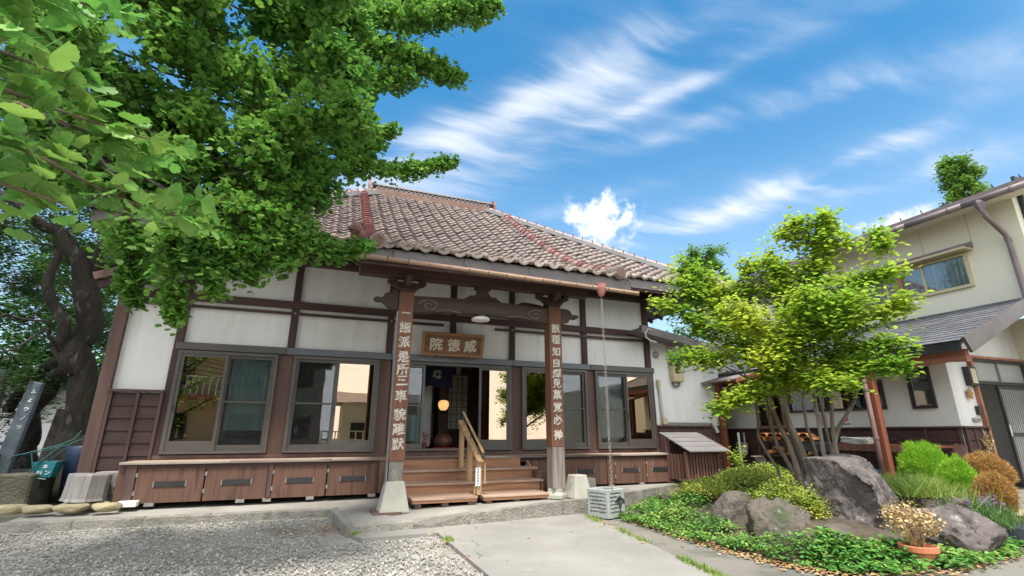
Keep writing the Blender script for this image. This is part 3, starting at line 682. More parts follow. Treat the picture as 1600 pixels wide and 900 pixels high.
M_jar = mat('brown_glazed_jar', [(.07, .035, .028), (.13, .07, .055)], ns=5, rough=.3, bump=.1)
M_copper = mat('red_copper', [(.28, .10, .09), (.4, .18, .15)], ns=5, rough=.45)
M_chain = mat('chain_metal', [(.2, .17, .14), (.34, .3, .26)], ns=9, rough=.5, metallic=.4)
M_interior = mat('interior_wall', [(.42, .36, .27), (.5, .44, .34)], ns=2, rough=.9)
M_intdark = wood('interior_timber', [(.035, .021, .016), (.075, .046, .034)])
M_tatami = mat('tatami', [(.3, .25, .13), (.36, .3, .17)], scale=(1, .1, 1), ns=30, rough=.8)
M_shoji = mat('shoji_paper', [(.75, .73, .66), (.8, .78, .7)], rough=.9, bump=0, translucent=.3)
M_teal = mat('teal_curtain', [(.45, .72, .66), (.55, .8, .74)], scale=(3, 1, .2), ns=4, rough=.9)
M_greycur = mat('pale_curtain', [(.6, .68, .66), (.7, .76, .74)], scale=(3, 1, .2), ns=4, rough=.9)
M_bluecloth = mat('navy_cloth', [(.012, .016, .05), (.02, .026, .075)], ns=3, rough=.9)
M_bluebright = mat('bright_blue_cloth', [(.05, .25, .55), (.08, .3, .6)], ns=3, rough=.8)
M_red = mat('red_cloth', [(.42, .03, .03), (.55, .05, .04)], ns=5, rough=.8)
M_lace = mat('lace_curtain', [(.5, .58, .62), (.78, .82, .84)], scale=(4, 4, .6), ns=3, rough=.9)
M_soil = mat('bed_soil', [(.05, .038, .025), (.10, .08, .055)], ns=9, rough=1, bump=1, bs=40, bump_dist=.03)
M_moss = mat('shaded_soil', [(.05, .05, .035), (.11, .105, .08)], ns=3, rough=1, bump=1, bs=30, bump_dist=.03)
M_rock = mat('dark_boulder', [(.028, .023, .022), (.12, .10, .092), (.06, .05, .047)], ns=2.6, detail=12, rough=.9, bump=1.0, bs=14, bump_dist=.03, blot=[((.27, .25, .235), 3.6, .56, .68), ((.02, .018, .016), 6, .6, .66)])
M_rock2 = mat('mossy_rock', [(.042, .034, .027), (.115, .096, .078), (.07, .058, .046)], ns=3, detail=12, rough=.95, bump=1.0, bs=18, bump_dist=.03, blot=[((.05, .062, .028), 2.6, .52, .68), ((.24, .22, .2), 7, .6, .72)])
M_bark = mat('grey_brown_bark', [(.10, .075, .055), (.26, .215, .17)], scale=(1, 1, .2), ns=9, rough=.95, bump=1, bs=25, bump_dist=.02, bscale=(1, 1, .15), blot=((.33, .31, .28), 4, .52, .68))
M_darkbark = mat('dark_bark', [(.014, .011, .009), (.045, .036, .03)], scale=(1, 1, .4), ns=4, detail=10, rough=1, bump=1, bs=9, bump_dist=.08, bscale=(1, 1, .35), blot=[((.11, .10, .085), 5, .57, .68), ((.022, .032, .012), 2, .52, .7)])
M_twig = mat('twig', [(.09, .062, .038), (.15, .11, .07)], ns=9, rough=.9, bump=0)
def leafmat(name, cols, tr=.35, rough=.5, vary=.3, hue=.035, ns=.8):
    return mat(name, cols, ns=ns, detail=3, rough=rough, bump=0, vary=vary, island=True, hue=hue, translucent=tr, spec=.35)
M_gink = leafmat('ginkgo_leaf', [(.075, .20, .035), (.14, .29, .045), (.10, .24, .04)], tr=.5)
M_ginkn = mat('ginkgo_leaf_near', [(.12, .28, .045), (.20, .37, .07)], scale=(1, 1, 1), ns=6, detail=4, rough=.5, bump=.3, bs=55, bump_dist=.003, vary=.22, hue=.04, translucent=.4, blot=((.24, .34, .08), 9, .6, .75))  # sunlight put into the colour: lighter and yellower than the leaves further off
M_maple = leafmat('fine_dark_leaf', [(.045, .12, .03), (.09, .2, .04)], tr=.4, ns=.25)
M_garden = leafmat('garden_tree_leaf', [(.18, .33, .035), (.32, .46, .045), (.46, .52, .06)], tr=.56, ns=1.3)
M_far = leafmat('far_tree_leaf', [(.10, .22, .035), (.2, .34, .06)], ns=.5)
M_azal = leafmat('azalea_leaf', [(.12, .2, .03), (.28, .36, .05), (.4, .4, .07)], tr=.25, ns=1.6)
M_azgreen = leafmat('hedge_leaf', [(.05, .13, .03), (.10, .2, .045)], tr=.25, ns=1.2)
M_cover = leafmat('ground_cover_leaf', [(.06, .17, .03), (.13, .28, .05), (.22, .34, .07)], tr=.3, ns=2.2, hue=.07, vary=.4)
M_grass = leafmat('grass_blade', [(.16, .27, .05), (.3, .38, .09)], tr=.3, ns=2)
M_koch = leafmat('kochia_green', [(.2, .42, .03), (.33, .55, .04)], tr=.35, ns=1.5, vary=.25)
M_kochb = leafmat('kochia_tan', [(.36, .2, .06), (.52, .32, .11)], tr=.2, ns=1.5, vary=.3)
M_dry = leafmat('dried_flower', [(.36, .24, .10), (.58, .45, .24)], tr=.15, ns=5, vary=.3)
M_litter = leafmat('fallen_leaf', [(.4, .2, .08), (.58, .4, .2)], tr=.1, ns=8, vary=.35, hue=.05)
M_grav = mat('gravel_stone', [(.21, .197, .168), (.34, .325, .285), (.27, .243, .2)], ns=3, rough=.85, bump=.3, vary=.34, island=True, hue=.04)
M_ground = mat('gravel_ground', [(.2, .185, .155), (.40, .385, .345), (.29, .27, .235)], ns=26, detail=10, rough=.95, bump=1, bs=42, bump_dist=.03, blot=[((.20, .16, .115), .9, .52, .72)], rlo=.35, rhi=.65)
M_terra = mat('terracotta', [(.5, .16, .08), (.6, .22, .12)], ns=5, rough=.7)
M_mint = mat('mint_plastic', [(.3, .45, .36), (.36, .5, .42)], ns=3, rough=.5)
M_greenpl = mat('dark_green_plastic', [(.01, .09, .075), (.02, .12, .1)], ns=3, rough=.45)
M_logs = mat('orange_clay_tile_stack', [(.36, .14, .04), (.52, .25, .09)], ns=7, rough=.7, vary=.2, blot=((.2, .1, .05), 9, .6, .7))
M_log = wood('grey_log', [(.17, .155, .14), (.34, .32, .30)], ns=16, vary=.1)
M_logend = mat('log_end', [(.2, .185, .165), (.28, .26, .235)], ns=6, rough=.9)
M_green = mat('green_paint', [(.02, .14, .09)], bump=0)
M_sand = mat('yellow_sandstone', [(.26, .22, .13), (.38, .32, .2)], ns=6, rough=.95, bump=.8, bs=22, bump_dist=.02, vary=.15)
M_granite = mat('grey_granite', [(.28, .3, .29), (.4, .42, .4)], ns=30, rough=.8, bump=.3, bs=60, blot=((.2, .21, .2), 3, .55, .7))
M_darkgran = mat('dark_granite', [(.02, .023, .024), (.045, .05, .05)], ns=8, rough=.6, bump=.2)
M_slate = mat('blue_slate', [(.055, .075, .09), (.10, .13, .15)], ns=6, rough=.7, bump=.3)
M_tan = mat('tan_house_wall', [(.45, .36, .24), (.52, .42, .3)], ns=1, rough=.9)

M_frost = mat('frosted_glass', [(.3, .31, .3), (.38, .39, .38)], ns=1, rough=.25, bump=0)
def glass(name, tint, refl, dark, rough=.0):
    m = bpy.data.materials.new(name); m.use_nodes = True; t = m.node_tree; t.nodes.clear()
    out = N(t, 'ShaderNodeOutputMaterial'); g = N(t, 'ShaderNodeBsdfGlossy'); g.inputs['Color'].default_value = (*tint, 1); g.inputs['Roughness'].default_value = rough
    tr = N(t, 'ShaderNodeBsdfTransparent'); tr.inputs['Color'].default_value = (*dark, 1)
    lw = N(t, 'ShaderNodeLayerWeight'); lw.inputs['Blend'].default_value = .25
    fac = math_n(t, 'MULTIPLY_ADD', lw.outputs['Fresnel'], 1-refl, refl, clamp=True)
    mx = N(t, 'ShaderNodeMixShader'); t.links.new(fac, mx.inputs[0]); t.links.new(tr.outputs[0], mx.inputs[1]); t.links.new(g.outputs[0], mx.inputs[2])
    nz = N(t, 'ShaderNodeTexNoise'); nz.inputs['Scale'].default_value = 1.4; nz.inputs['Detail'].default_value = 1
    tc = N(t, 'ShaderNodeTexCoord'); t.links.new(tc.outputs['Object'], nz.inputs[0])
    b = N(t, 'ShaderNodeBump'); b.inputs['Strength'].default_value = .12; b.inputs['Distance'].default_value = .01; t.links.new(nz.outputs['Fac'], b.inputs['Height']); t.links.new(b.outputs[0], g.inputs['Normal'])
    t.links.new(mx.outputs[0], out.inputs[0]); return m
G_bronze = glass('bronze_glass', (1.0, .78, .56), .36, (.4, .38, .34))
G_clear = glass('clear_glass', (.95, .97, 1), .10, (.75, .78, .78))
G_dark = glass('grey_glass', (.9, .92, .95), .2, (.3, .3, .3))
def screen_mat():
    m = bpy.data.materials.new('insect_screen'); m.use_nodes = True; t = m.node_tree; t.nodes.clear()
    out = N(t, 'ShaderNodeOutputMaterial'); d = N(t, 'ShaderNodeBsdfDiffuse'); d.inputs['Color'].default_value = (.05, .05, .055, 1)
    tr = N(t, 'ShaderNodeBsdfTransparent'); mx = N(t, 'ShaderNodeMixShader'); mx.inputs[0].default_value = .14
    t.links.new(tr.outputs[0], mx.inputs[1]); t.links.new(d.outputs[0], mx.inputs[2]); t.links.new(mx.outputs[0], out.inputs[0]); return m
G_screen = screen_mat()
def emit_mat(name, col, s):
    m = bpy.data.materials.new(name); m.use_nodes = True; p = m.node_tree.nodes['Principled BSDF']
    p.inputs['Base Color'].default_value = (*col, 1); p.inputs['Emission Color'].default_value = (*col, 1); p.inputs['Emission Strength'].default_value = s
    return m
M_lamp = emit_mat('paper_lamp_lit', (1, .55, .2), .28)

# ------------------------------------------------------------------ ground and paving
G0 = .14
def sheet(name, pts, z, m, kind='structure', parent=None, h=.0):
    mb = MB()
    if h: mb.prism([(x, y, z-h) for x, y in pts], (0, 0, h))
    else: mb.add([(x, y, z) for x, y in pts], [tuple(range(len(pts)))])
    o = mb.build(name, m, parent)
    if not parent: o['kind'] = kind
    return o
struct(MB().add([(-90, -90, G0-.01), (110, -90, G0-.01), (110, 130, G0-.01), (-90, 130, G0-.01)], [(0, 1, 2, 3)]).build('ground', M_ground))
SLAB = [(1.62, 7.16), (1.6, 6.74), (1.59, 4.9), (1.56, 2.2), (1.5, -9), (3.3, -9), (3.42, 3.4), (3.62, 4.6), (3.95, 6.3), (4.12, 7.5), (3.0, 7.38)]
sheet('concrete_path', SLAB, G0+.032, M_slab, h=.06)
sheet('old_concrete_path', [(3.3, -9), (3.42, 3.4), (3.62, 4.6), (3.95, 6.3), (4.12, 7.5), (4.5, 7.62), (4.5, 6.7), (4.4, 6.4), (4.36, 3.9), (4.55, 3.5), (7.45, 3.45), (7.5, 2.2), (11, 1.4), (11, -9)], G0+.024, M_oldcon, h=.05)
sheet('pavement_strip', [(.52, 7.08), (1.62, 7.16), (1.6, 6.80), (.66, 6.72)], G0+.036, M_slab, h=.07)
mb = MB(); mb.add([(7.45, 3.45, G0+.03), (7.5, 2.2, G0+.03), (11, 1.4, G0+.05), (13.5, 1.4, .3), (13.5, 5.4, .46), (9.6, 5.4, .46), (9.3, 4.35, .40)], [(0, 1, 2, 3, 4, 5, 6)])
struct(mb.build('entrance_pavement', M_oldcon))

def zt(x, y):
    return .37 - max(0, min(2.2, 9.2-y))*(.055 if x > .32 else .10)*max(0, min(1, (3.8-x)/2.4))
plinth = MB()
out_pts = [(-3.6, 8.5), (.31, 8.42), (.33, 8.3), (.50, 7.06), (1.6, 7.17), (3.0, 7.34), (4.46, 7.60), (5.6, 8.2), (7.4, 9.1), (10.3, 9.1), (10.3, 11.5), (-3.6, 11.5)]
bm = bmesh.new()
top = [bm.verts.new((x, y, zt(x, y))) for x, y in out_pts]; bot = [bm.verts.new((x, y, .05)) for x, y in out_pts]
# interior vertices so the slope bends smoothly
f = bm.faces.new(top); n_ = len(top)
for i in range(n_): bm.faces.new((top[i], bot[i], bot[(i+1) % n_], top[(i+1) % n_]))
bmesh.ops.recalc_face_normals(bm, faces=bm.faces[:]); bmesh.ops.triangulate(bm, faces=[f])
pl = MB(); bm.verts.index_update(); pl.add([v.co.copy() for v in bm.verts], [tuple(v.index for v in g.verts) for g in bm.faces]); bm.free()
plinth = pl.build('concrete_plinth', M_concrete); struct(plinth)
# rough edging stones along the front of the plinth
def edging(x0, y0, x1, y1, n, w_=.13, cut=.012):
    for i in range(n):
        a, b = i/n, (i+1)/n; g = .006
        ax, ay, bx, by = x0+(x1-x0)*a, y0+(y1-y0)*a, x0+(x1-x0)*b, y0+(y1-y0)*b
        L = math.hypot(bx-ax, by-ay); dx, dy = (bx-ax)/L, (by-ay)/L; nx, ny = dy, -dx
        ax += dx*g; ay += dy*g; bx -= dx*g; by -= dy*g
        o_ = .02 + rnd.uniform(-.006, .006)
        q = [(ax+nx*o_, ay+ny*o_), (bx+nx*o_, by+ny*o_), (bx-nx*w_, by-ny*w_), (ax-nx*w_, ay-ny*w_)]
        zz = [zt(px_, py_)+.007 for px_, py_ in q]
        vs = [(x, y, .06) for x, y in q] + [(q[k][0] - (nx*.012 if k < 2 else 0), q[k][1] - (ny*.012 if k < 2 else 0), zz[k]) for k in range(4)]
        m_ = MB().add(vs, [(3, 2, 1, 0), (4, 5, 6, 7), (0, 1, 5, 4), (1, 2, 6, 5), (2, 3, 7, 6), (3, 0, 4, 7)])
        m_.build('edging_stone', M_kerb, plinth)
edging(.50, 7.06, 3.0, 7.34, 3); edging(3.0, 7.34, 4.46, 7.60, 2); edging(4.46, 7.60, 7.4, 9.1, 3); edging(.31, 8.42, .50, 7.06, 1, .1); edging(-3.6, 8.5, .31, 8.42, 5, .12)

def gz(x, y):
    return G0+.065*max(0, min(1, (y-6.6)/1.8))*max(0, min(1, (.45-x)/.15))
vs = []; fs = []
for j in range(17):
    for i in range(31): x, y = -9+9.6*i/30, 6.2+2.4*j/16; vs.append((x, y, gz(x, y)-.004))
for j in range(16):
    for i in range(30): q = j*31+i; fs.append((q, q+1, q+32, q+31))
struct(MB().add(vs, fs).build('raised_gravel_ground', M_ground, None, smooth=True))
# gravel: loose stones near the camera, thinning out to the textured ground
def gravel():
    n = 48000; y = rng.uniform(2.6, 8.6, n); x = rng.uniform(-6.5, 1.58, n)
    keep = ((x < .28) | (y < 6.7)) & (y < 8.38) & (x > -1.0*y-0.6)
    patch = np.array([mnoise.noise(Vector((a*1.1, b*1.1, 3))) for a, b in zip(x, y)])
    keep &= (rng.random(n) < np.clip(1.1 - patch*1.1, .2, 1)) & ~((y > 7.0) & (rng.random(n) < .35)) & ~((x > 1.0) & (rng.random(n) < (x-1.0)/1.0))
    x, y = x[keep], y[keep]; n = len(x)
    s = np.exp(rng.normal(-4.45, .40, n)); s = np.clip(s, .005, .026)
    oct_v = np.array([(1, 0, 0), (-.9, .1, .1), (.1, 1, 0), (0, -.95, .1), (.1, .1, .75), (0, 0, -.7)]); oct_f = np.array([(0, 2, 4), (2, 1, 4), (1, 3, 4), (3, 0, 4), (2, 0, 5), (1, 2, 5), (3, 1, 5), (0, 3, 5)])
    F = rot_frames(n, .55)
    v = np.einsum('nij,kj->nki', F, oct_v)*s[:, None, None]; v *= (1 + .25*rng.normal(size=v.shape))
    v += np.stack([x, y, np.array([gz(a, b) for a, b in zip(x, y)])+s*.25], 1)[:, None, :]
    f = oct_f[None] + (np.arange(n)*6)[:, None, None]
    return np_mesh('gravel', v.reshape(-1, 3), f.reshape(-1, 3), M_grav)
tag(gravel(), 'loose grey gravel spread in front of the temple', 'gravel', kind='stuff')

# ------------------------------------------------------------------ the temple hall
FY = 10.0
temple = thing('temple_building', 'long white plastered wooden temple hall with reddish tiled roof and porch', 'temple', (2.2, 10, .37))
T = temple
# walls (plaster panels stand 3 cm behind the posts)
wall = MB().box(-3.28, 7.5, 10.03, 10.16, 2.9, 5.1).build('front_wall', M_plaster, T)
mb = MB().box(-3.28, -3.15, 10.16, 16.4, .4, 4.6).box(7.4, 7.5, 10.16, 16.4, .4, 5.0).box(-3.28, 7.5, 16.4, 16.5, .4, 5.0)
mb.build('side_and_back_wall', M_plaster, T)
MB().box(-3.25, -2.42, 10.03, 10.16, 2.05, 2.9).build('wall_panel', M_plaster, T)
# posts, each with a metal stud where it meets the rails
def post(x, z0, z1, w_=.13, m=M_post, name='post', d=.14):
    o = MB().box(x-w_/2, x+w_/2, FY-.04, FY+d, z0, z1).build(name, m, T, bevel=.006)
    return o
corner = MB().box(-3.40, -3.22, 9.94, 10.15, .40, 4.35).build('corner_post', M_pillar, T, bevel=.006)
post(-2.40, .98, 4.6, .13); post(-.60, 2.9, 4.6); post(1.21, 2.9, 4.6); post(2.51, 2.9, 4.6); post(3.87, 2.9, 4.6, .12); post(5.69, 2.9, 4.6, .13); post(7.46, .98, 4.6, .14)
for x in (-.60, 1.21, 3.87, 5.69):
    MB().lathe((x, 9.955, 3.6), [(.02, -.02), (.03, 0), (.02, .02)], 8).build('stud', M_grey, T)
# horizontal rails
MB().box(-3.2, 7.4, 9.93, 9.985, 3.69, 3.83).build('upper_rail', M_beam, T, bevel=.004)
MB().box(-3.2, 2.3, 9.94, 9.985, 3.57, 3.62).build('thin_rail', M_beam, T); MB().box(3.45, 7.4, 9.94, 9.985, 3.57, 3.62).build('thin_rail', M_beam, T)
MB().box(-3.3, 7.6, 9.86, 10.10, 4.58, 4.86).build('wall_plate', M_beam, T)
# window openings: the red brown boards between them
for x0, x1 in ((-2.47, -2.36), (-.78, -.52), (1.04, 1.27), (1.29, 1.50), (3.82, 4.07), (5.68, 5.90), (7.46, 7.56)):
    MB().box(x0, x1, 9.965, 10.1, 1.0, 2.80).build('pillar_board', M_pillar, T, bevel=.005)
MB().box(-2.45, 7.55, 9.93, 10.1, .985, 1.05).build('sill_beam', M_pillar, T)
for x0, x1 in ((-2.42, -.66), (-.655, 1.25), (1.255, 3.85), (3.855, 5.78), (5.785, 7.56)):
    MB().box(x0, x1, 9.90, 10.1, 2.803, 2.93, ch=.01).build('lintel', M_lintel if x0 > -1 and x0 < 4 else M_alum, T)

def pane_mesh(x0, x1, z0, z1, y): return MB().box(x0, x1, y, y+.005, z0, z1)
def window(x0, x1, split, refl, scr, z0=1.07, z1=2.79, scr_first=True):
    """two-track sliding window: outer frame, one glazed sash with a wide bottom rail, one sash behind an insect screen"""
    w_ = thing('window', None, None, ((x0+x1)/2, 9.95, z0)); w_.parent = T; w_.location = Vector(((x0+x1)/2, 9.95, z0)) - org(T)
    f_ = .055
    fr = MB().box(x0, x0+f_, 9.90, 10.02, z0, z1).box(x1-f_, x1, 9.90, 10.02, z0, z1).box(x0+f_, x1-f_, 9.90, 10.02, z1-f_, z1).box(x0+f_, x1-f_, 9.89, 10.02, z0, z0+.045)
    fr.build('window_frame', M_alum, w_)
    def sash(a, b, y, bottom, mid, gl):
        s_ = .05
        q = MB().box(a, a+s_, y, y+.03, z0+.045, z1-f_).box(b-s_, b, y, y+.03, z0+.045, z1-f_).box(a+s_, b-s_, y, y+.03, z1-f_-s_, z1-f_).box(a+s_, b-s_, y, y+.03, z0+.045, z0+.045+bottom)
        if mid: q.box(a+s_, b-s_, y-.003, y+.03, mid-.014, mid+.014)
        q.build('sash_frame', M_alum, w_)
        pane_mesh(a+s_, b-s_, z0+.045+bottom, z1-f_-s_, y+.012).build('insect_screen' if gl is G_screen else 'glass_pane', gl, w_)
    if refl:
        a, b = refl; sash(a, b, 9.915, .16, None, G_bronze)
        MB().box(a+.015, a+.032, 9.905, 9.916, 1.75, 1.86).build('sash_pull', M_darkal, w_)
    if scr:
        a, b = scr; sash(a, b, 9.945 if refl and not (a > refl[1]) else 9.93, .09, 1.93, G_screen); sash(a, b, 9.985, .09, None, G_clear)
    return w_
window(-2.36, -.78, -1.6, (-2.305, -1.58), (-1.60, -.835))
window(-.52, 1.04, .22, (.25, .985), (-.465, .27))
window(1.50, 3.82, 0, (3.10, 3.765), (1.555, 1.96))
window(4.07, 5.68, 0, (4.125, 4.90), (4.88, 5.625))
window(5.90, 7.46, 0, (6.72, 7.405), (5.955, 6.74))

# left wall cladding: dark red planks in two bays
cl = MB().box(-3.22, -2.47, 9.99, 10.05, .42, 2.05).build('cladding', M_post, T)
for c0, c1 in ((-3.16, -2.84), (-2.79, -2.50)):
    for i in range(8):
        z0 = .45+i*.198
        MB().add([(c0, 9.985, z0), (c1, 9.985, z0), (c1, 9.985, z0+.19), (c0, 9.985, z0+.19), (c0, 9.955, z0), (c1, 9.955, z0), (c1, 9.975, z0+.19), (c0, 9.975, z0+.19)],
                 [(0, 3, 2, 1), (4, 5, 6, 7), (0, 1, 5, 4), (2, 3, 7, 6), (0, 4, 7, 3), (1, 2, 6, 5)]).build('plank', M_plank, cl)
for x in (-3.19, -2.815, -2.485):
    MB().box(x-.022, x+.022, 9.925, 9.99, .42, 2.06).build('batten', M_batten, cl)
MB().box(-3.24, -2.46, 9.90, 9.995, 2.06, 2.10).build('cladding_cap', M_batten, cl)

# veranda deck with storage hatches under it
deck = thing('deck', None, None, (2.4, 9.5, .98)); deck.parent = T; deck.location = Vector((2.4, 9.5, .98))-org(T)
xs = [-2.66, -1.2, .3, 1.32, 3.0, 4.45, 6.0, 7.5]
for a, b in zip(xs[:-1], xs[1:]):
    MB().box(a+.002, b-.002, 9.19, 9.40, .945+rnd.uniform(0, .003), .985).build('deck_board', M_deck, deck, bevel=.008)
    MB().box(a+.002, b-.002, 9.404, 9.66, .95, .983).build('deck_board', M_tread, deck); MB().box(a+.002, b-.002, 9.664, 9.90, .95, .981).build('deck_board', M_tread, deck)
MB().box(-2.5, 7.4, 9.24, 9.30, .87, .944).build('deck_joist', M_beam, deck)
def hatch(x0, x1, handle=True, mm=M_door):
    o = MB().box(x0, x1, 9.235, 9.275, .405, .885).build('hatch_door', mm, deck, bevel=.004)
    cx = (x0+x1)/2
    MB().box(cx-.20, cx+.20, 9.225, 9.236, .625, .705).build('vent_slot', M_darkal, o)
    for s in (-1, 1): MB().box(cx+s*.208-.007, cx+s*.208+.007, 9.226, 9.236, .625, .705).build('vent_clip', M_grey, o)
    if handle:
        for z in (.55, .80): MB().box(x0-.012, x0+.014, 9.226, 9.236, z-.03, z+.03).build('hinge', M_grey, o)
for a, b in ((-2.42, -1.54), (-1.52, -.65), (-.57, .24), (.26, 1.08)): hatch(a, b)
for a, b in ((3.86, 4.5), (4.66, 5.66), (5.86, 6.62), (6.64, 7.34)): hatch(a, b)
for a, b in ((-2.56, -2.43), (-.64, -.58), (1.09, 1.2), (5.67, 5.85), (7.35, 7.44), (4.51, 4.65)):
    MB().box(a, b, 9.22, 9.32, .42, .943).build('deck_post', M_door if a > 1 else M_batten, deck)
for x in (-2.5, -2.2, -1.0, -.62, .02, 1.0, 5.0, 5.76, 6.5, 7.3):
    MB().box(x-.06, x+.06, 9.23, 9.34, .36, .41).build('footing_block', M_kerb, deck)
MB().box(-2.5, 7.4, 9.62, 9.7, .37, .94).build('underfloor_screen', M_intdark, deck)
MB().box(-2.66, -2.56, 9.25, 9.88, .42, .944).build('deck_end_board', M_door, deck)

# ---- roof surfaces
def zm(Y): t = Y-8.6; return 4.72+.66*t+.0117*t*t
def zk(Y):
    if Y >= 9.6: return zm(Y)
    u = Y-9.6; return zm(9.6)+.683*u+.069*u*u
roof = MB()
RY, RX0, RX1 = 13.2, 1.0, 4.2
def surf(xf0, xf1, zf, y0, y1, n, dz=-.03):
    rows = []
    for i in range(n+1):
        y = y0+(y1-y0)*i/n
        rows.append([(xf0(y), y, zf(y)+dz), (xf1(y), y, zf(y)+dz)])
    vs = [p for r in rows for p in r]
    return vs, [(2*i, 2*i+1, 2*i+3, 2*i+2) for i in range(n)]
roof.add(*surf(lambda y: RX0-(RY-y), lambda y: RX1+(RY-y), zm, 8.62, RY, 12))
roof.add(*surf(lambda y: .46, lambda y: 4.80, zk, 6.95, 9.7, 8))
# left slope, right slope and back slope
yb = 17.8
lx, rx = RX0-(RY-8.62), RX1+(RY-8.62)
roof.add([(lx, 8.62, zm(8.62)-.03), (lx, yb, zm(8.62)-.03), (RX0, RY, zm(RY)-.03)], [(0, 1, 2)])
roof.add([(rx, 8.62, zm(8.62)-.03), (rx, yb, zm(8.62)-.03), (RX1, RY, zm(RY)-.03)], [(0, 2, 1)])
roof.add([(lx, yb, zm(8.62)-.03), (rx, yb, zm(8.62)-.03), (RX1, RY, zm(RY)-.03), (RX0, RY, zm(RY)-.03)], [(0, 1, 2, 3)])
ROOF = roof.build('roof', M_tile, T)

TW, TL, EXP = .27, .30, .245
PROF = [.036, .014, -.004, -.012, -.008, .010, .036, .046, .036]
def tile_geo(front=False):
    vs = []; fs = []; n = len(PROF)
    for j, (yy, dz) in enumerate(((0, .034), (TL, -.004))):
        for i, h in enumerate(PROF): vs.append(((i/(n-1)-.5)*TW*1.03, yy, h+dz))
    for i, h in enumerate(PROF):      # lower lip
        vs.append(((i/(n-1)-.5)*TW*1.03, .002, h+.034-(.055 if front else .042)))
    for i in range(n-1):
        fs.append((i, i+1, n+i+1, n+i)); fs.append((i+1, i, 2*n+i, 2*n+i+1))
    return vs, fs
TV, TF = tile_geo(); FV, FF = tile_geo(True)
tv = np.array(TV)
def me_tile(vs, fs, m, name):
    me = bpy.data.meshes.new(name); me.from_pydata(vs, [], fs); me.update(); me.shade_smooth(); me.materials.append(m); return me
ME_TILE = me_tile(TV, TF, M_tileo, 'roof_tile')
fv2, ff2 = list(FV), list(FF)
b_ = len(fv2); fv2 += [(TW*.40+.045*math.cos(a_*math.pi/4), -.008, .032+.042*math.sin(a_*math.pi/4)) for a_ in range(8)] + [(TW*.40+.045*math.cos(a_*math.pi/4), .10, .030+.042*math.sin(a_*math.pi/4)) for a_ in range(8)]
ff2 += [tuple(b_+7-i for i in range(8))] + [(b_+i, b_+(i+1) % 8, b_+8+(i+1) % 8, b_+8+i) for i in range(8)]
ME_EAVE = me_tile(fv2, ff2, M_eavet, 'eave_tile')
tiles = []
def lay(x0, x1f, zf, y0, x_lo, x_hi, dz=0):
    """rows of tiles up the slope from y0 to the ridge, x limits given as functions of y"""
    y = y0; row = 0
    while y < RY-.12:
        slope = math.atan2(zf(y+.05)-zf(y-.05), .1)
        nc = int((x1f-x0)/TW)
        for c in range(nc+1):
            x = x0+TW*(c+.5)
            if x_lo(y) < x < x_hi(y):
                tiles.append((x+rnd.uniform(-.012, .012), y+rnd.uniform(-.012, .012)*(row > 0), zf(y)+dz+rnd.uniform(-.007, .007), slope+rnd.uniform(-.02, .02), row == 0, rnd.uniform(-.045, .045)))
        y += EXP*math.cos(slope); row += 1
lay(.62, 4.62, zk, 6.90, lambda y: .60, lambda y: 4.66)
lay(-3.8, .44, zm, 8.58, lambda y: RX0-(RY-y)+.06, lambda y: .50)
lay(4.77, 9.0, zm, 8.58, lambda y: 4.76, lambda y: RX1+(RY-y)-.06)
C0 = Vector((0, 0, 1.4))
body = [t for t in tiles if not t[4]]; eave = [t for t in tiles if t[4]]
vis = lambda t: (Vector(t[:3])-C0).length + (6 if (t[0] < -.6) else 0)
body.sort(key=vis)
def tmat(t): return Matrix.Translation(t[:3]) @ Matrix.Rotation(t[5], 4, 'Z') @ Matrix.Rotation(t[3], 4, 'X')
ro = org(ROOF)
for t in eave:
    o = bpy.data.objects.new('eave_tile', ME_EAVE); COL.objects.link(o); o.parent = ROOF; m4 = tmat(t); m4.translation -= ro; o.matrix_local = m4
for t in body[:300]:
    o = bpy.data.objects.new('roof_tile', ME_TILE); COL.objects.link(o); o.parent = ROOF; m4 = tmat(t); m4.translation -= ro; o.matrix_local = m4
V = []; 
for t in body[300:]:
    m4 = np.array(tmat(t)); V.append(tv@m4[:3, :3].T + m4[:3, 3])
V = np.array(V); F_ = np.array(TF)[None]+(np.arange(len(V))*len(TV))[:, None, None]
o = np_mesh('upper_roof_tiles', V.reshape(-1, 3), F_.reshape(-1, 4), M_tile, ROOF, tuple(ro), smooth=True); o['kind'] = 'stuff'

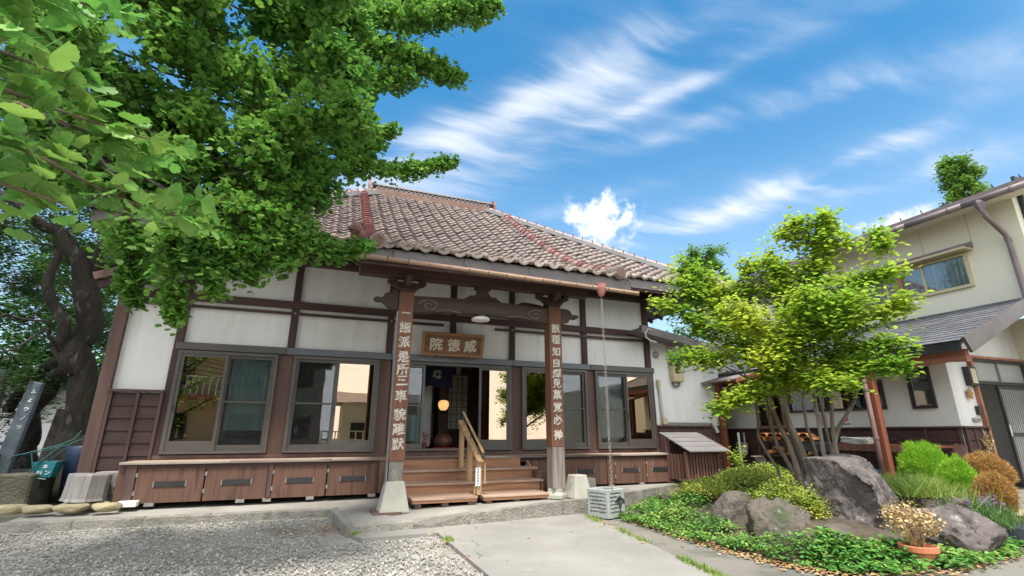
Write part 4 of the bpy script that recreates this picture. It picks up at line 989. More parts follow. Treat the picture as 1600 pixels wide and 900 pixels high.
# red ridge rolls running down both sides of the porch roof
def half_tile(m, L=.26, r=.115):
    vs = []; fs = []; n = 8
    for j, (yy, rr, lift) in enumerate(((0, r, .02), (.035, r, .02), (.036, r*.9, .01), (L, r*.86, 0))):
        for i in range(n+1):
            a = math.pi*i/n; vs.append((-rr*math.cos(a), yy, rr*.95*math.sin(a)+lift))
    for j in range(3):
        for i in range(n): q = j*(n+1)+i; fs.append((q, q+1, q+n+2, q+n+1))
    fs.append(tuple(range(n, -1, -1)))
    me = bpy.data.meshes.new('ridge_roll_tile'); me.from_pydata(vs, [], fs); me.update(); me.materials.append(m); return me
H_red, H_pink = half_tile(M_redt), half_tile(M_pinkt)
def roll(x, ms, y0=6.98, y1=12.75):
    y = y0; i = 0
    while y < y1:
        s = math.atan2(zk(y+.05)-zk(y-.05), .1)
        o = bpy.data.objects.new('ridge_roll_tile', ms[i % len(ms)]); COL.objects.link(o); o.parent = ROOF
        o.matrix_local = Matrix.Translation(Vector((x, y, zk(y)+.055))-ro) @ Matrix.Rotation(s, 4, 'X')
        y += .235*math.cos(s); i += 1
    m_ = MB()
    vs, fs = surf(lambda q: x-.12, lambda q: x+.12, lambda q: zk(q)+.05, y0-.04, y1, 16, 0); m_.add(vs, fs)
    vs, fs = surf(lambda q: x-.121, lambda q: x-.119, lambda q: zk(q)+.03, y0-.04, y1, 16, 0)
    m_.build('ridge_roll_bed', M_eavet, ROOF)
    # round end tile
    e = MB().tube([(x, y0-.10, zk(y0)+.03), (x, y0+.16, zk(y0)+.09)], .12, 14); o = e.build('round_end_tile', M_eavet, ROOF)
    ring = []
    MB().tube([(x, y0-.112, zk(y0)+.028), (x, y0-.098, zk(y0)+.03)], .085, 12).build('end_disc', M_ridge, o)
roll(.56, [H_red]); roll(4.70, [H_pink, H_pink, H_red])
# verge tiles outside the rolls
for sx, xx in ((-1, .42), (1, 4.84)):
    for i in range(7):
        y = 6.92+i*.25
        s = math.atan2(zk(y+.05)-zk(y-.05), .1)
        MB().add(*tile_geo(True)).mesh  # keep profile in sync
        o = bpy.data.objects.new('verge_tile', ME_EAVE if i < 1 else ME_TILE); COL.objects.link(o); o.parent = ROOF
        o.matrix_local = Matrix.Translation(Vector((xx, y, zk(y)-.01))-ro) @ Matrix.Rotation(s, 4, 'X') @ Matrix.Diagonal((.62, 1, 1, 1))
# clay lions at the corners of the porch roof
def lion(x, y, z, fx):
    bm = bmesh.new()
    for c, r_, s_ in (((0, .1, .1), .12, (1, 1.5, .95)), ((fx*-.05, -.02, .17), .10, (1, 1, 1.1)), ((fx*-.13, -.08, .14), .05, (1, 1, .8)), ((0, .28, .16), .05, (.8, 1, 1.6)), ((.06, -.02, .03), .045, (1, 1.2, 1.2)), ((-.06, -.02, .03), .045, (1, 1.2, 1.2)), ((0, 0, .27), .04, (1.6, .8, .7))):
        g = bmesh.ops.create_icosphere(bm, subdivisions=2, radius=r_)
        for v in g['verts']:
            v.co = Vector((v.co.x*s_[0]+c[0], v.co.y*s_[1]+c[1], v.co.z*s_[2]+c[2])); v.co += mnoise.noise_vector(v.co*14)*.014
    me = bpy.data.meshes.new('lion_ornament'); bm.to_mesh(me); bm.free(); me.materials.append(M_clay)
    o = bpy.data.objects.new('lion_ornament', me); COL.objects.link(o); o.parent = ROOF; o.location = Vector((x, y, z))-ro
    return o
lion(.30, 7.15, zk(7.15)+.04, 1)
o = lion(4.90, 7.35, zk(7.3)+.04, -1); o.data.materials[0] = M_redt; o.scale = (.6, .6, .6)
for sx in (.32, 4.86):
    MB().beam((sx, 6.95, zk(6.95)+.01), (sx, 8.7, zk(8.7)+.01), .10, .05).build('verge_board_tile', M_eavet, ROOF)

# main ridge: brown courses, lattice band, cap tiles
rz = zm(RY)
MB().box(RX0-.1, RX1+.1, RY-.16, RY+.16, rz-.12, rz+.12).build('ridge_course', M_ridge, ROOF)
MB().box(RX0-.14, RX1+.14, RY-.12, RY+.12, rz+.12, rz+.21).build('ridge_course', M_post, ROOF)
lat = MB()
for i in range(24):
    x = RX0-.1+i*(RX1-RX0+.2)/24; w_ = (RX1-RX0+.2)/24
    lat.beam((x, RY-.13, rz+.125), (x+w_/2, RY-.13, rz+.205), .02, .022, (0, 1, 0)); lat.beam((x+w_/2, RY-.13, rz+.205), (x+w_, RY-.13, rz+.125), .02, .022, (0, 1, 0))
lat.build('ridge_lattice', M_lattice, ROOF)
MB().box(RX0-.2, RX1+.2, RY-.17, RY+.17, rz+.21, rz+.235).build('ridge_course', M_hipm, ROOF)
for i in range(30):
    x = RX0-.2+i*(RX1-RX0+.4)/30
    MB().tube([(x, RY, rz+.25), (x+.125, RY, rz+.252)], [.085, .078], 10).build('ridge_cap_tile', M_eavet if i % 3 else M_pinkt, ROOF)
for xx, s in ((RX0-.24, -1), (RX1+.24, 1)):
    MB().prism([(xx, RY-.2, rz-.02), (xx, RY-.16, rz+.2), (xx, RY-.1, rz+.33), (xx, RY, rz+.42), (xx, RY+.1, rz+.33), (xx, RY+.16, rz+.2), (xx, RY+.2, rz-.02)], (s*.08, 0, 0)).build('ridge_end_ornament', M_clay, ROOF)
# hips: grey cap with little round tiles on it
for sg, xr in ((-1, RX0), (1, RX1)):
    n = 24; pts = []
    for i in range(n+1):
        y = RY-.05-(RY-8.55)*i/n; pts.append(Vector((xr+sg*(RY-y), y, zm(y)+.06)))
    m_ = MB()
    for a, b in zip(pts[:-1], pts[1:]): m_.beam(a, b, .26, .10)
    m_.build('hip_cap', M_hipm, ROOF)
    for a, b in zip(pts[:-1], pts[1:]):
        d = (b-a); 
        MB().tube([a+Vector((0, 0, .08)), a+d*.92+Vector((0, 0, .075))], [.05, .06], 8).build('hip_roll_tile', M_pinkt, ROOF)
        q = a+d*.95+Vector((0, 0, .125)); MB().lathe(q, [(.02, 0), (.026, .03), (.012, .06)], 6).build('hip_knob', M_ridge, ROOF)

# ---- eaves: fascia, rafters, soffits
MB().beam((.30, 6.99, zk(6.95)-.135), (4.96, 6.99, zk(6.95)-.135), .04, .20).build('porch_fascia', M_fascia, T)
MB().beam((.30, 7.03, zk(6.95)-.255), (4.96, 7.03, zk(6.95)-.255), .05, .05).build('fascia_trim', M_post, T)
for xx in (.30, 4.96):
    MB().prism([(xx-.02, 7.0, zk(7.0)-.28), (xx-.02, 8.75, zk(8.75)-.34), (xx-.02, 8.75, zk(8.75)-.05), (xx-.02, 7.0, zk(7.0)-.05)], (.04, 0, 0)).build('porch_side_fascia', M_fascia, T)
for a, b in ((lx+.05, .28), (4.98, rx-.05)):
    MB().beam((a, 8.66, zm(8.6)-.13), (b, 8.66, zm(8.6)-.13), .04, .20).build('main_fascia', M_fascia, T)
    MB().beam((a, 8.70, zm(8.6)-.25), (b, 8.70, zm(8.6)-.25), .05, .05).build('fascia_trim', M_post, T)
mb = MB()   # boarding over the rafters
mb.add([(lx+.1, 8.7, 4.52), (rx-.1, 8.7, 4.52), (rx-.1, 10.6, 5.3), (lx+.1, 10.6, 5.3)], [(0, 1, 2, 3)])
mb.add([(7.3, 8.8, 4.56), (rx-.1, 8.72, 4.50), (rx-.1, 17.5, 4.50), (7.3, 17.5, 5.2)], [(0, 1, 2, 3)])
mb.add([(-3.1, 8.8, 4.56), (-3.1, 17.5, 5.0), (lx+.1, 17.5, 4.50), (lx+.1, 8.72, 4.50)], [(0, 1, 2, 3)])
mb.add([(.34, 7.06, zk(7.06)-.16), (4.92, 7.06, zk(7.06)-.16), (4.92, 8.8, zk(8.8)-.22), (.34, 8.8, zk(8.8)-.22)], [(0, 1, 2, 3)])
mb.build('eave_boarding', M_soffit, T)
x = lx+.25
while x < rx-.1:
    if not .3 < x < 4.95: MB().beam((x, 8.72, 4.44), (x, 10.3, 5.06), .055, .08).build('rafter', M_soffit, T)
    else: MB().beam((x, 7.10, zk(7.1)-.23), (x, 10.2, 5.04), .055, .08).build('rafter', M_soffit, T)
    x += .36
y = 9.0
while y < 16.5:
    MB().beam((7.4, y, 4.98), (rx-.12, y, 4.44), .055, .08).build('rafter', M_soffit, T); y += .45
MB().beam((7.5, 9.9, 4.9), (rx-.1, 8.74, 4.42), .1, .14).build('hip_rafter', M_soffit, T)
MB().beam((-3.3, 9.9, 4.7), (lx+.1, 8.74, 4.42), .1, .14).build('hip_rafter', M_soffit, T)
# the lower left corner: a short sloping verge under the leaves
MB().beam((-3.55, 9.3, 3.80), (-2.5, 9.3, 4.28), .10, .12).build('verge_board', M_pillar, T)
MB().beam((-3.5, 9.36, 3.68), (-2.6, 9.5, 4.10), .12, .12).build('verge_board', M_post, T)
MB().add([(-3.6, 9.25, 3.88), (-2.5, 9.25, 4.40), (-2.5, 16, 4.40), (-3.6, 16, 3.88)], [(0, 1, 2, 3)]).build('side_eave_boarding', M_soffit, T)

# ---- porch: columns, rainbow beam, brackets, frog-leg strut, purlin
porch = thing('porch', None, None, (2.5, 7.9, .3)); porch.parent = T; porch.location = Vector((2.5, 7.9, .3))-org(T)
PYc = 7.9
CL, CR = 1.17, 3.86
c1 = MB().box(CL-.12, CL+.115, PYc-.115, PYc+.115, 1.0, 3.63).build('column', M_col, porch, bevel=.008)
MB().box(CL-.105, CL+.10, PYc-.10, PYc+.10, .50, 1.0).build('column_foot', M_kerb, porch)
MB().box(CL-.135, CL-.121, PYc-.08, PYc+.08, .5, 3.3).build('cable_duct', M_grey, porch)
q = .215; z0, z1 = zt(CL, PYc), .72
MB().add([(CL-q, PYc-q, z0), (CL+q, PYc-q, z0), (CL+q, PYc+q, z0), (CL-q, PYc+q, z0), (CL-.13, PYc-.13, z1), (CL+.13, PYc-.13, z1), (CL+.13, PYc+.13, z1), (CL-.13, PYc+.13, z1)],
         [(3, 2, 1, 0), (4, 5, 6, 7), (0, 1, 5, 4), (1, 2, 6, 5), (2, 3, 7, 6), (3, 0, 4, 7)]).build('column_base', M_block, porch, bevel=.012)
MB().box(CL-.30, CL+.1, PYc-.24, PYc+.2, z0-.01, z0+.02).build('base_slab', M_ridge, porch)
c2 = MB().box(CR-.125, CR+.115, PYc-.115, PYc+.115, 1.18, 3.63).build('column', M_col, porch, bevel=.008)
MB().box(CR-.12, CR+.11, PYc-.112, PYc+.112, .52, 1.178).build('column_foot', M_colgrey, porch, bevel=.005)
MB().lathe((CR, PYc, .37), [(.20, 0), (.20, .05), (.165, .10), (.165, .15)], 4).build('column_base', M_block, porch)
# painted characters down the column faces
yf = PYc-.1185
for ch, z in zip('一諧派是所三車貌離默', (3.27, 3.04, 2.80, 2.56, 2.37, 2.19, 1.96, 1.68, 1.47, 1.25)):
    glyph_obj('painted_character', ch, .19 if ch != '一' else .14, (CL, yf, z), M_paint, c1, extrude=.003, bold=.0046, rough=.08)
for ch, z in zip('観種知自輝見菓覚必禅', (3.22, 3.02, 2.80, 2.60, 2.41, 2.24, 2.05, 1.84, 1.63, 1.38)):
    glyph_obj('painted_character', ch, .172, (CR-.005, yf, z), M_paint, c2, extrude=.003, bold=.0044, rough=.08)
# rainbow beam
bp = []
for i in range(13):
    u = i/12; x = CL+.11+(CR-CL-.23)*u; bp.append((x, PYc-.08, 3.585+.035*math.sin(math.pi*u)))
for i in range(12, -1, -1):
    u = i/12; x = CL+.11+(CR-CL-.23)*u; bp.append((x, PYc-.08, 3.31+.035*math.sin(math.pi*u)+(.02 if .15 < u < .85 else 0)))
rb = MB().prism(bp, (0, .16, 0)).build('rainbow_beam', M_carve, porch, bevel=.012)
for s, xc in ((1, CL+.38), (-1, CR-.38)):   # carved swirl at each end
    pts = [(xc+s*(.02+.011*k)*math.cos(k*.62), PYc-.085, 3.44+(.02+.006*k)*math.sin(k*.62)) for k in range(16)]
    MB().tube(pts, .007, 5).build('carved_swirl', M_colgrey, rb)
    MB().tube([(xc+s*.12, PYc-.083, 3.35), (xc+s*.3, PYc-.083, 3.40), (xc+s*.55, PYc-.083, 3.36)], .007, 5).build('carved_swirl', M_colgrey, rb)
def nose(x, s):
    pr = [(0, 3.33), (.09, 3.33), (.13, 3.36), (.18, 3.36), (.20, 3.41), (.25, 3.43), (.28, 3.455), (.34, 3.445), (.39, 3.46), (.40, 3.50), (.35, 3.525), (.29, 3.515), (.25, 3.53), (.24, 3.575), (.18, 3.61), (.10, 3.62), (0, 3.61)]
    MB().prism([(x+s*a, PYc-.065, z) for a, z in pr], (0, .13, 0)).build('carved_nose', M_carve, porch, bevel=.014)
nose(CL-.12, -1); nose(CR+.115, 1)
def bracket(x):
    MB().prism([(x-.09, PYc-.1, 3.632), (x+.09, PYc-.1, 3.632), (x+.15, PYc-.1, 3.67), (x+.15, PYc-.1, 3.70), (x-.15, PYc-.1, 3.70), (x-.15, PYc-.1, 3.67)], (0, .2, 0)).build('bearing_block', M_post, porch)
    pr = [(-.10, 3.702), (-.17, 3.705), (-.20, 3.725), (-.22, 3.755), (-.25, 3.76), (-.30, 3.78), (-.33, 3.815), (.33, 3.815), (.30, 3.78), (.25, 3.76), (.22, 3.755), (.20, 3.725), (.17, 3.705), (.10, 3.702)]
    MB().prism([(x+a, PYc-.05, z) for a, z in pr], (0, .1, 0)).build('bracket_arm', M_post, porch)
    for dx in (-.26, 0, .26): MB().box(x+dx-.055, x+dx+.055, PYc-.08, PYc+.08, 3.817, 3.877, ch=.01).build('bearing_block', M_post, porch)
    pr2 = [(PYc-.32, 3.86), (PYc-.30, 3.80), (PYc-.18, 3.74), (PYc-.06, 3.71), (PYc+.1, 3.71), (PYc+.1, 3.86), (PYc-.30, 3.87)]
    MB().prism([(x-.045, y, z) for y, z in pr2], (.09, 0, 0)).build('bracket_nose', M_intdark, porch)
bracket(CL); bracket(CR)
kx = (CL+CR)/2-.02
kp = [(0, .26), (.09, .26), (.09, .24), (.13, .245), (.155, .225), (.13, .20), (.10, .20), (.10, .15), (.13, .10), (.19, .075), (.23, .085), (.27, .05), (.32, .03), (.33, 0)]
full = [(kx+a, PYc-.05, 3.618+z) for a, z in kp] + [(kx-a, PYc-.05, 3.618+z) for a, z in reversed(kp)]
MB().prism(full[:-1], (0, .1, 0)).build('frog_leg_strut', M_carve, porch)
MB().box(.39, 4.58, PYc-.085, PYc+.085, 3.88, 4.15, ch=.008).build('porch_purlin', M_purlin, porch)
MB().box(.50, 4.74, PYc-.55, PYc-.40, 3.96-.02, 4.05).build('eave_purlin', M_beam, porch)
for x in (CL, CR):
    pts = [(x, PYc+.1, 3.5), (x, PYc+.7, 3.78), (x, PYc+1.3, 3.98), (x, 9.9, 4.05)]
    m_ = MB()
    for a, b in zip(pts[:-1], pts[1:]): m_.beam(a, b, .12, .15)
    m_.build('tie_beam', M_post, porch)

# bamboo gutter with a cup and a rain chain
gut = thing('bamboo_gutter', 'bamboo gutter hung along the porch eave with a copper cup', 'gutter', (2.8, 6.85, 3.85))
xs = np.linspace(.10, 5.02, 17)
for i, (a, b) in enumerate(zip(xs[:-1], xs[1:])):
    za, zb = 3.845-.019*a, 3.845-.019*b
    MB().tube([(a, 6.86, za), (a+.02, 6.86, za), (b-.02, 6.86, zb), (b, 6.86, zb)], [.043, .036, .036, .043], 10).build('bamboo_length', M_bamboo, gut); MB().tube([(b-.008, 6.86, zb), (b+.008, 6.86, zb)], .047, 10).build('bamboo_node', M_ridge, gut)
for x in (.8, 1.9, 3.0, 4.1, 4.9):
    MB().tube([(x, 6.86, 3.86), (x, 6.92, 4.0), (x, 7.0, 4.0)], .008, 5).build('gutter_hook', M_darkal, gut)
MB().lathe((4.28, 6.86, 3.62), [(.03, 0), (.06, .05), (.085, .14), (.09, .22), (.06, .22)], 12).build('copper_cup', M_copper, gut)
ch = MB(); z = 3.60; i = 0
while z > .62:
    pts = []
    for k in range(9):
        a = 2*math.pi*k/8; r_ = .019
        dx = r_*math.cos(a) if i % 2 == 0 else 0; dy = 0 if i % 2 == 0 else r_*math.cos(a)
        pts.append((4.28+dx+.002*math.sin(i), 6.86+dy, z-.035+.035*math.sin(a)))
    ch.tube(pts, .0046, 4, cap=False); z -= .052; i += 1
tag(ch.build('rain_chain', M_chain, None, loc=(4.28, 6.86, 3.62)), 'thin metal rain chain hanging from the copper cup', 'chain')

# ------------------------------------------------------------------ things on and around the temple front
# name plaque leaning forward above the door
pq = thing('name_plaque', 'wooden name plaque with three pale brushed characters above the temple door', 'plaque', (2.45, 9.75, 2.90))
MB().box(1.86, 3.04, 9.78, 9.80, 2.95, 3.33).build('board', M_plaque, pq)
MB().box(1.80, 3.10, 9.755, 9.80, 3.32, 3.38).box(1.80, 3.10, 9.755, 9.80, 2.90, 2.96).box(1.80, 1.865, 9.755, 9.80, 2.96, 3.32).box(3.035, 3.10, 9.755, 9.80, 2.96, 3.32).build('frame', M_plaquef, pq, bevel=.006)
for c_, x in zip('院徳威', (2.10, 2.46, 2.81)):
    glyph_obj('letter', c_, .27, (x, 9.776, 3.14), M_gold, pq, extrude=.004, bold=.007, rough=.08)
for x in (2.1, 2.8): MB().box(x-.02, x+.02, 9.74, 9.80, 2.885, 2.915).build('hook', M_darkal, pq)
pq.rotation_euler = (R(12), 0, 0); pq.location.y = 9.70
# round lamp under the rainbow beam
lp = thing('porch_lamp', 'round white flush lamp fixed under the carved beam', 'lamp', (2.47, 7.9, 3.33))
MB().lathe((2.47, 7.9, 3.24), [(.10, .03), (.155, .035), (.16, .06), (.14, .085), (.09, .09)], 20).build('lamp_rim', M_white, lp, smooth=True)
MB().lathe((2.47, 7.9, 3.32), [(.10, 0), (.10, .05)], 16).build('lamp_base', M_darkal, lp)
# wooden steps
ST = thing('wooden_steps', 'worn brown wooden steps leading up to the temple door', 'steps', (2.5, 8.4, .37))
def step(x0, x1, yf_, z, d, th=.04, mm=M_tread):
    MB().box(x0, x1, yf_, yf_+d, z-th, z, ch=.006).build('tread', mm, ST)
for z, y, x0, x1 in ((.80, 8.80, 1.40, 3.92), (.62, 8.42, 1.36, 3.86)):
    step(x0, x1, y, z, .42)
for z0, z1, y, x0, x1 in ((.80, .945, 9.18, 1.30, 3.72), (.62, .762, 8.83, 1.44, 3.84), (.43, .582, 8.45, 1.40, 3.80)):
    MB().box(x0, x1, y, y+.03, z0, z1).build('riser', M_step, ST)
for x in (1.34, 3.87):
    MB().prism([(x-.02, 8.50, .37), (x-.02, 9.18, .37), (x-.02, 9.18, .9), (x-.02, 8.95, .76), (x-.02, 8.85, .60), (x-.02, 8.5, .58)], (.035, 0, 0)).build('stringer', M_step, ST)
for a, b in ((1.44, 2.47), (2.56, 3.72)):
    y0 = 7.86
    for k in range(3): MB().box(a, b, y0+k*.212, y0+k*.212+.208, .425, .458, ch=.005).build('mat_board', M_tread, ST)
    MB().box(a+.01, b-.01, y0+.015, y0+.6, .385, .424).build('mat_frame', M_step, ST)
    for x in (a+.1, (a+b)/2, b-.1): MB().box(x-.05, x+.05, y0+.02, y0+.6, zt(x, 7.9)-.01, .386).build('mat_foot', M_intdark, ST)
# handrail: sloping cap between an upper and a lower post, a round rail above it
hr = thing('handrail', 'pale wooden handrail with round grip rail in the middle of the steps', 'handrail', (2.5, 8.6, .4))
for y, z0, z1 in ((9.10, .80, 1.56), (8.55, .62, 1.27), (8.02, .458, .99)):
    MB().box(2.485, 2.565, y-.04, y+.04, z0, z1).build('rail_post', M_rail, hr, bevel=.004)
MB().beam((2.525, 9.20, 1.625), (2.525, 7.93, .955), .10, .035).build('rail_cap', M_rail, hr)
MB().tube([(2.56, 9.16, 1.78), (2.56, 7.90, 1.10)], .022, 10).build('grip_rail', M_rail, hr)
for t in (.15, .5, .85):
    y = 9.16+(7.90-9.16)*t; z = 1.78+(1.10-1.78)*t
    MB().tube([(2.56, y, z), (2.53, y+.01, z-.05), (2.53, y, z-.13)], .008, 5).build('rail_bracket', M_darkal, hr)
MB().beam((2.45, 8.0, .47), (2.50, 8.0, .82), .022, .022, (0, 1, 0)).build('brace_stick', M_rail, hr); MB().beam((2.545, 7.99, .47), (2.50, 7.99, .82), .022, .022, (0, 1, 0)).build('brace_stick', M_rail, hr)
MB().tube([(2.62, 7.99, .94), (2.62, 7.99, .62)], [.012, .024], 8).build('hanging_mallet', M_rail, hr)
tg = tag(MB().box(2.455, 2.535, 7.955, 7.962, .595, .87).build('paper_notice', M_white, None, loc=(2.495, 7.96, .6)), 'white vertical paper notice fixed to the handrail foot', 'notice')
for i, c_ in enumerate('参拝記念受付'):
    glyph_obj('letter', c_, .036, (2.495, 7.953, .845-i*.044), M_black, tg, extrude=.0005, bold=.0006)

tag(MB().lathe((3.98, 8.75, .37), [(.07, 0), (.12, .02), (.175, .14), (.185, .28), (.165, .36), (.175, .385), (.15, .39), (.14, .33)], 20).build('brown_jar', M_jar, None, smooth=True, loc=(3.98, 8.75, .37)), 'dark brown glazed jar beside the right end of the steps', 'jar')
def trapezoid(name, lab, x, y, z, b, t, h, rotz=0, b2=None, t2=None):
    b2 = b2 or b; t2 = t2 or t
    m_ = MB().add([(-b, -b2, 0), (b, -b2, 0), (b, b2, 0), (-b, b2, 0), (-t, -t2, h), (t, -t2, h), (t, t2, h), (-t, t2, h)], [(3, 2, 1, 0), (4, 5, 6, 7), (0, 1, 5, 4), (1, 2, 6, 5), (2, 3, 7, 6), (3, 0, 4, 7)])
    o = m_.build(name, M_block, None, bevel=.012, loc=(0, 0, 0)); o.location = (x, y, z); o.rotation_euler.z = rotz
    return tag(o, lab, 'concrete block')
trapezoid('concrete_foot_block', 'tapered concrete foot block in front of the right porch column', 4.20, 7.80, .37, .18, .115, .36, .1)
trapezoid('concrete_block', 'low rectangular concrete block behind the tapered one by the deck hatches', 4.95, 8.95, .37, .22, .21, .20, .05, .12, .11)

# carved square stone planter
cb = thing('carved_stone_box', 'grey square stone box with lines of carved text at the edge of the path', 'stone box', (4.30, 7.08, G0), rotz=R(20))
def local(mb, name, m, par, **kw):
    me = mb.mesh(name); me.materials.append(m); o = bpy.data.objects.new(name, me); COL.objects.link(o); o.parent = par
    if kw.get('bevel'):
        b = o.modifiers.new('bevel', 'BEVEL'); b.width = kw['bevel']; b.segments = 2
    if kw.get('smooth'): me.shade_smooth()
    return o
hs_ = .20
sb = MB().box(-hs_, hs_, -hs_, -hs_+.05, .04, .44).box(-hs_, hs_, hs_-.05, hs_, .04, .44).box(-hs_, -hs_+.05, -hs_+.05, hs_-.05, .04, .44).box(hs_-.05, hs_, -hs_+.05, hs_-.05, .04, .44).box(-hs_+.05, hs_-.05, -hs_+.05, hs_-.05, .04, .30)
local(sb, 'stone_body', M_granite, cb, bevel=.006)
local(MB().box(-hs_+.02, hs_-.02, -hs_+.02, hs_-.02, .0, .04), 'stone_foot', M_darkgran, cb)
def carve_lines(face):
    m_ = MB(); r_ = random.Random(4+face)
    for j in range(6):
        z = .385-j*.052; u = -.15
        while u < (.12 if face else .15):
            w_ = r_.uniform(.01, .022)
            for k in range(2):
                a = (u, z+r_.uniform(-.01, .01)); b2_ = (u+w_, z+r_.uniform(-.012, .012))
                if face: m_.box(hs_*0+a[0], b2_[0], -hs_-.0025, -hs_, min(a[1], b2_[1])-.003, max(a[1], b2_[1])+.002)
                else: m_.box(-hs_-.0025, -hs_, a[0], b2_[0], min(a[1], b2_[1])-.003, max(a[1], b2_[1])+.002)
            u += w_+.008
    return m_
local(carve_lines(1), 'carved_lines', M_darkgran, cb); local(carve_lines(0), 'carved_lines', M_darkgran, cb)
tr_ = MB()
def twig2(x, z, a, L, w_):
    x2, z2 = x+math.sin(a)*L, z+math.cos(a)*L
    tr_.beam((x, -hs_-.003, z), (x2, -hs_-.003, z2), w_, .004, (0, 1, 0))
    if L > .025:
        for s in (-.55, .1, .6): twig2(x2, z2, a+s+rnd.uniform(-.2, .2), L*.66, w_*.7)
twig2(.08, .07, 0, .1, .02)
local(tr_, 'carved_tree', M_darkgran, cb)

# logs and flat stones by the left corner
def log(name, lab, x, y, z, r, h, rot, mark=False):
    t = thing(name, lab, 'log', (x, y, z)); t.rotation_euler = rot
    n = 20; prof = [1+.10*math.sin(3*2*math.pi*k/n+1)+.05*math.sin(7*2*math.pi*k/n) for k in range(n)]
    vs = []; fs = []
    for j, zz in enumerate((0, .04, h/2, h-.02, h)):
        sc_ = (1.06, 1.0, .97, .97, .94)[j]
        for k in range(n): a = 2*math.pi*k/n; vs.append((r*prof[k]*sc_*math.cos(a), r*prof[k]*sc_*math.sin(a), zz))
    for j in range(4):
        for k in range(n): fs.append((j*n+k, j*n+(k+1) % n, (j+1)*n+(k+1) % n, (j+1)*n+k))
    o = local(MB().add(vs, fs), 'log_bark', M_log, t)
    local(MB().add(vs[4*n:], [tuple(range(n))]), 'log_core', M_logend, t)
    return t
log('upright_log', 'short grey weathered log standing on flat stones at the temple corner', -3.02, 9.28, .475, .25, .36, (0, R(3), .4))
l2 = thing('log_block', 'grey wooden block with green painted mark behind the standing log', 'log', (-2.82, 9.62, .37))
l2o = MB().box(-3.02, -2.60, 9.52, 9.78, .50, .84, ch=.01).build('block_body', M_logend, l2)
MB().box(-3.0, -2.66, 9.54, 9.76, .37, .50).build('block_foot', M_log, l2)
gm = MB().tube([(-2.70+.035*math.cos(a), 9.515, .75+.04*math.sin(a)) for a in np.linspace(0, 6.3, 12)], .010, 5).tube([(-2.70, 9.515, .71), (-2.72, 9.515, .64), (-2.75, 9.515, .61)], .010, 5).tube([(-2.70, 9.515, .67), (-2.66, 9.515, .60)], .010, 5)
gm.build('green_mark', M_green, l2)
for i, (x, y, a, b, lab) in enumerate(((-2.62, 8.98, .19, .11, 'yellowish flat stone nearest the deck in the row by the kerb'), (-3.04, 9.0, .22, .11, 'yellowish flat stone under the front of the grey log'), (-3.42, 9.06, .22, .12, 'yellowish flat stone second from the left of the row'), (-3.78, 9.2, .24, .14, 'yellowish flat stone at the far left end of the row'))):
    rock('flat_stone', (x, y, .41), a, b, .075, M_sand, 31+i, None, lab, 'stone', 'flat stones along the kerb', amp=.16, sub=3, flat=.3)
rock('flat_stone', (-2.95, 9.32, .41), .3, .14, .065, M_sand, 38, None, 'broad flat stone directly beneath the grey log', 'stone', 'flat stones along the kerb', amp=.12, sub=3, flat=.35)
tag(MB().box(-2.56, -2.32, 9.10, 9.24, .375, .455, ch=.01).build('white_stone_block', M_white, None, loc=(-2.44, 9.17, .37)), 'small white block lying at the left foot of the deck', 'block')

# ------------------------------------------------------------------ inside the hall
ins = MB().add([(-3.1, 10.17, 1.02), (7.35, 10.17, 1.02), (7.35, 16.2, 1.02), (-3.1, 16.2, 1.02)], [(0, 1, 2, 3)]).build('tatami_floor', M_tatami, T)
MB().add([(-3.1, 16.2, 1.0), (7.35, 16.2, 1.0), (7.35, 16.2, 4.5), (-3.1, 16.2, 4.5)], [(3, 2, 1, 0)]).build('inner_wall', M_interior, T)
MB().add([(-3.1, 10.17, 3.6), (7.35, 10.17, 3.6), (7.35, 16.2, 3.6), (-3.1, 16.2, 3.6)], [(0, 1, 2, 3)]).build('ceiling', M_intdark, T)
MB().box(-3.1, 1.2, 12.45, 12.6, 1.02, 3.6).box(4.5, 7.35, 12.45, 12.6, 1.02, 3.6).build('inner_partition', M_intdark, T)
for x in (-.4, .15, .7, -.95): MB().box(x, x+.36, 12.40, 12.44, 1.5, 2.35).build('dark_panel', M_bluecloth, T)
for x in (1.25, 4.45): MB().box(x-.12, x+.12, 12.3, 12.55, 1.02, 3.6).build('inner_post', M_post, T)
MB().box(-3, 4.6, 12.3, 12.45, 2.85, 3.1).build('inner_beam', M_intdark, T)
def shoji(x0, x1, y, z0, z1):
    s = MB().box(x0, x1, y, y+.01, z0, z1).build('shoji_screen', M_shoji, T)
    g = MB()
    n = max(2, int((x1-x0)/.14))
    for i in range(n+1): g.box(x0+(x1-x0)*i/n-.006, x0+(x1-x0)*i/n+.006, y-.014, y-.001, z0, z1)
    k = int((z1-z0)/.17)
    for i in range(k+1): g.box(x0, x1, y-.017, y-.015, z0+(z1-z0)*i/k-.005, z0+(z1-z0)*i/k+.005)
    g.build('shoji_grid', M_intdark, s)
shoji(3.05, 3.62, 12.6, 1.5, 2.95); shoji(2.75, 2.93, 13.4, 1.2, 2.9)
MB().box(2.98, 4.4, 12.62, 12.7, 1.02, 3.6).build('inner_partition', M_post, T)
MB().box(2.78, 3.02, 12.2, 12.5, 1.02, 3.6).build('inner_post', M_pillar, T)
MB().tube([(3.25, 12.2, 3.5), (3.25, 12.2, 2.85)], .07, 12).build('brass_hanging', M_gold, T)
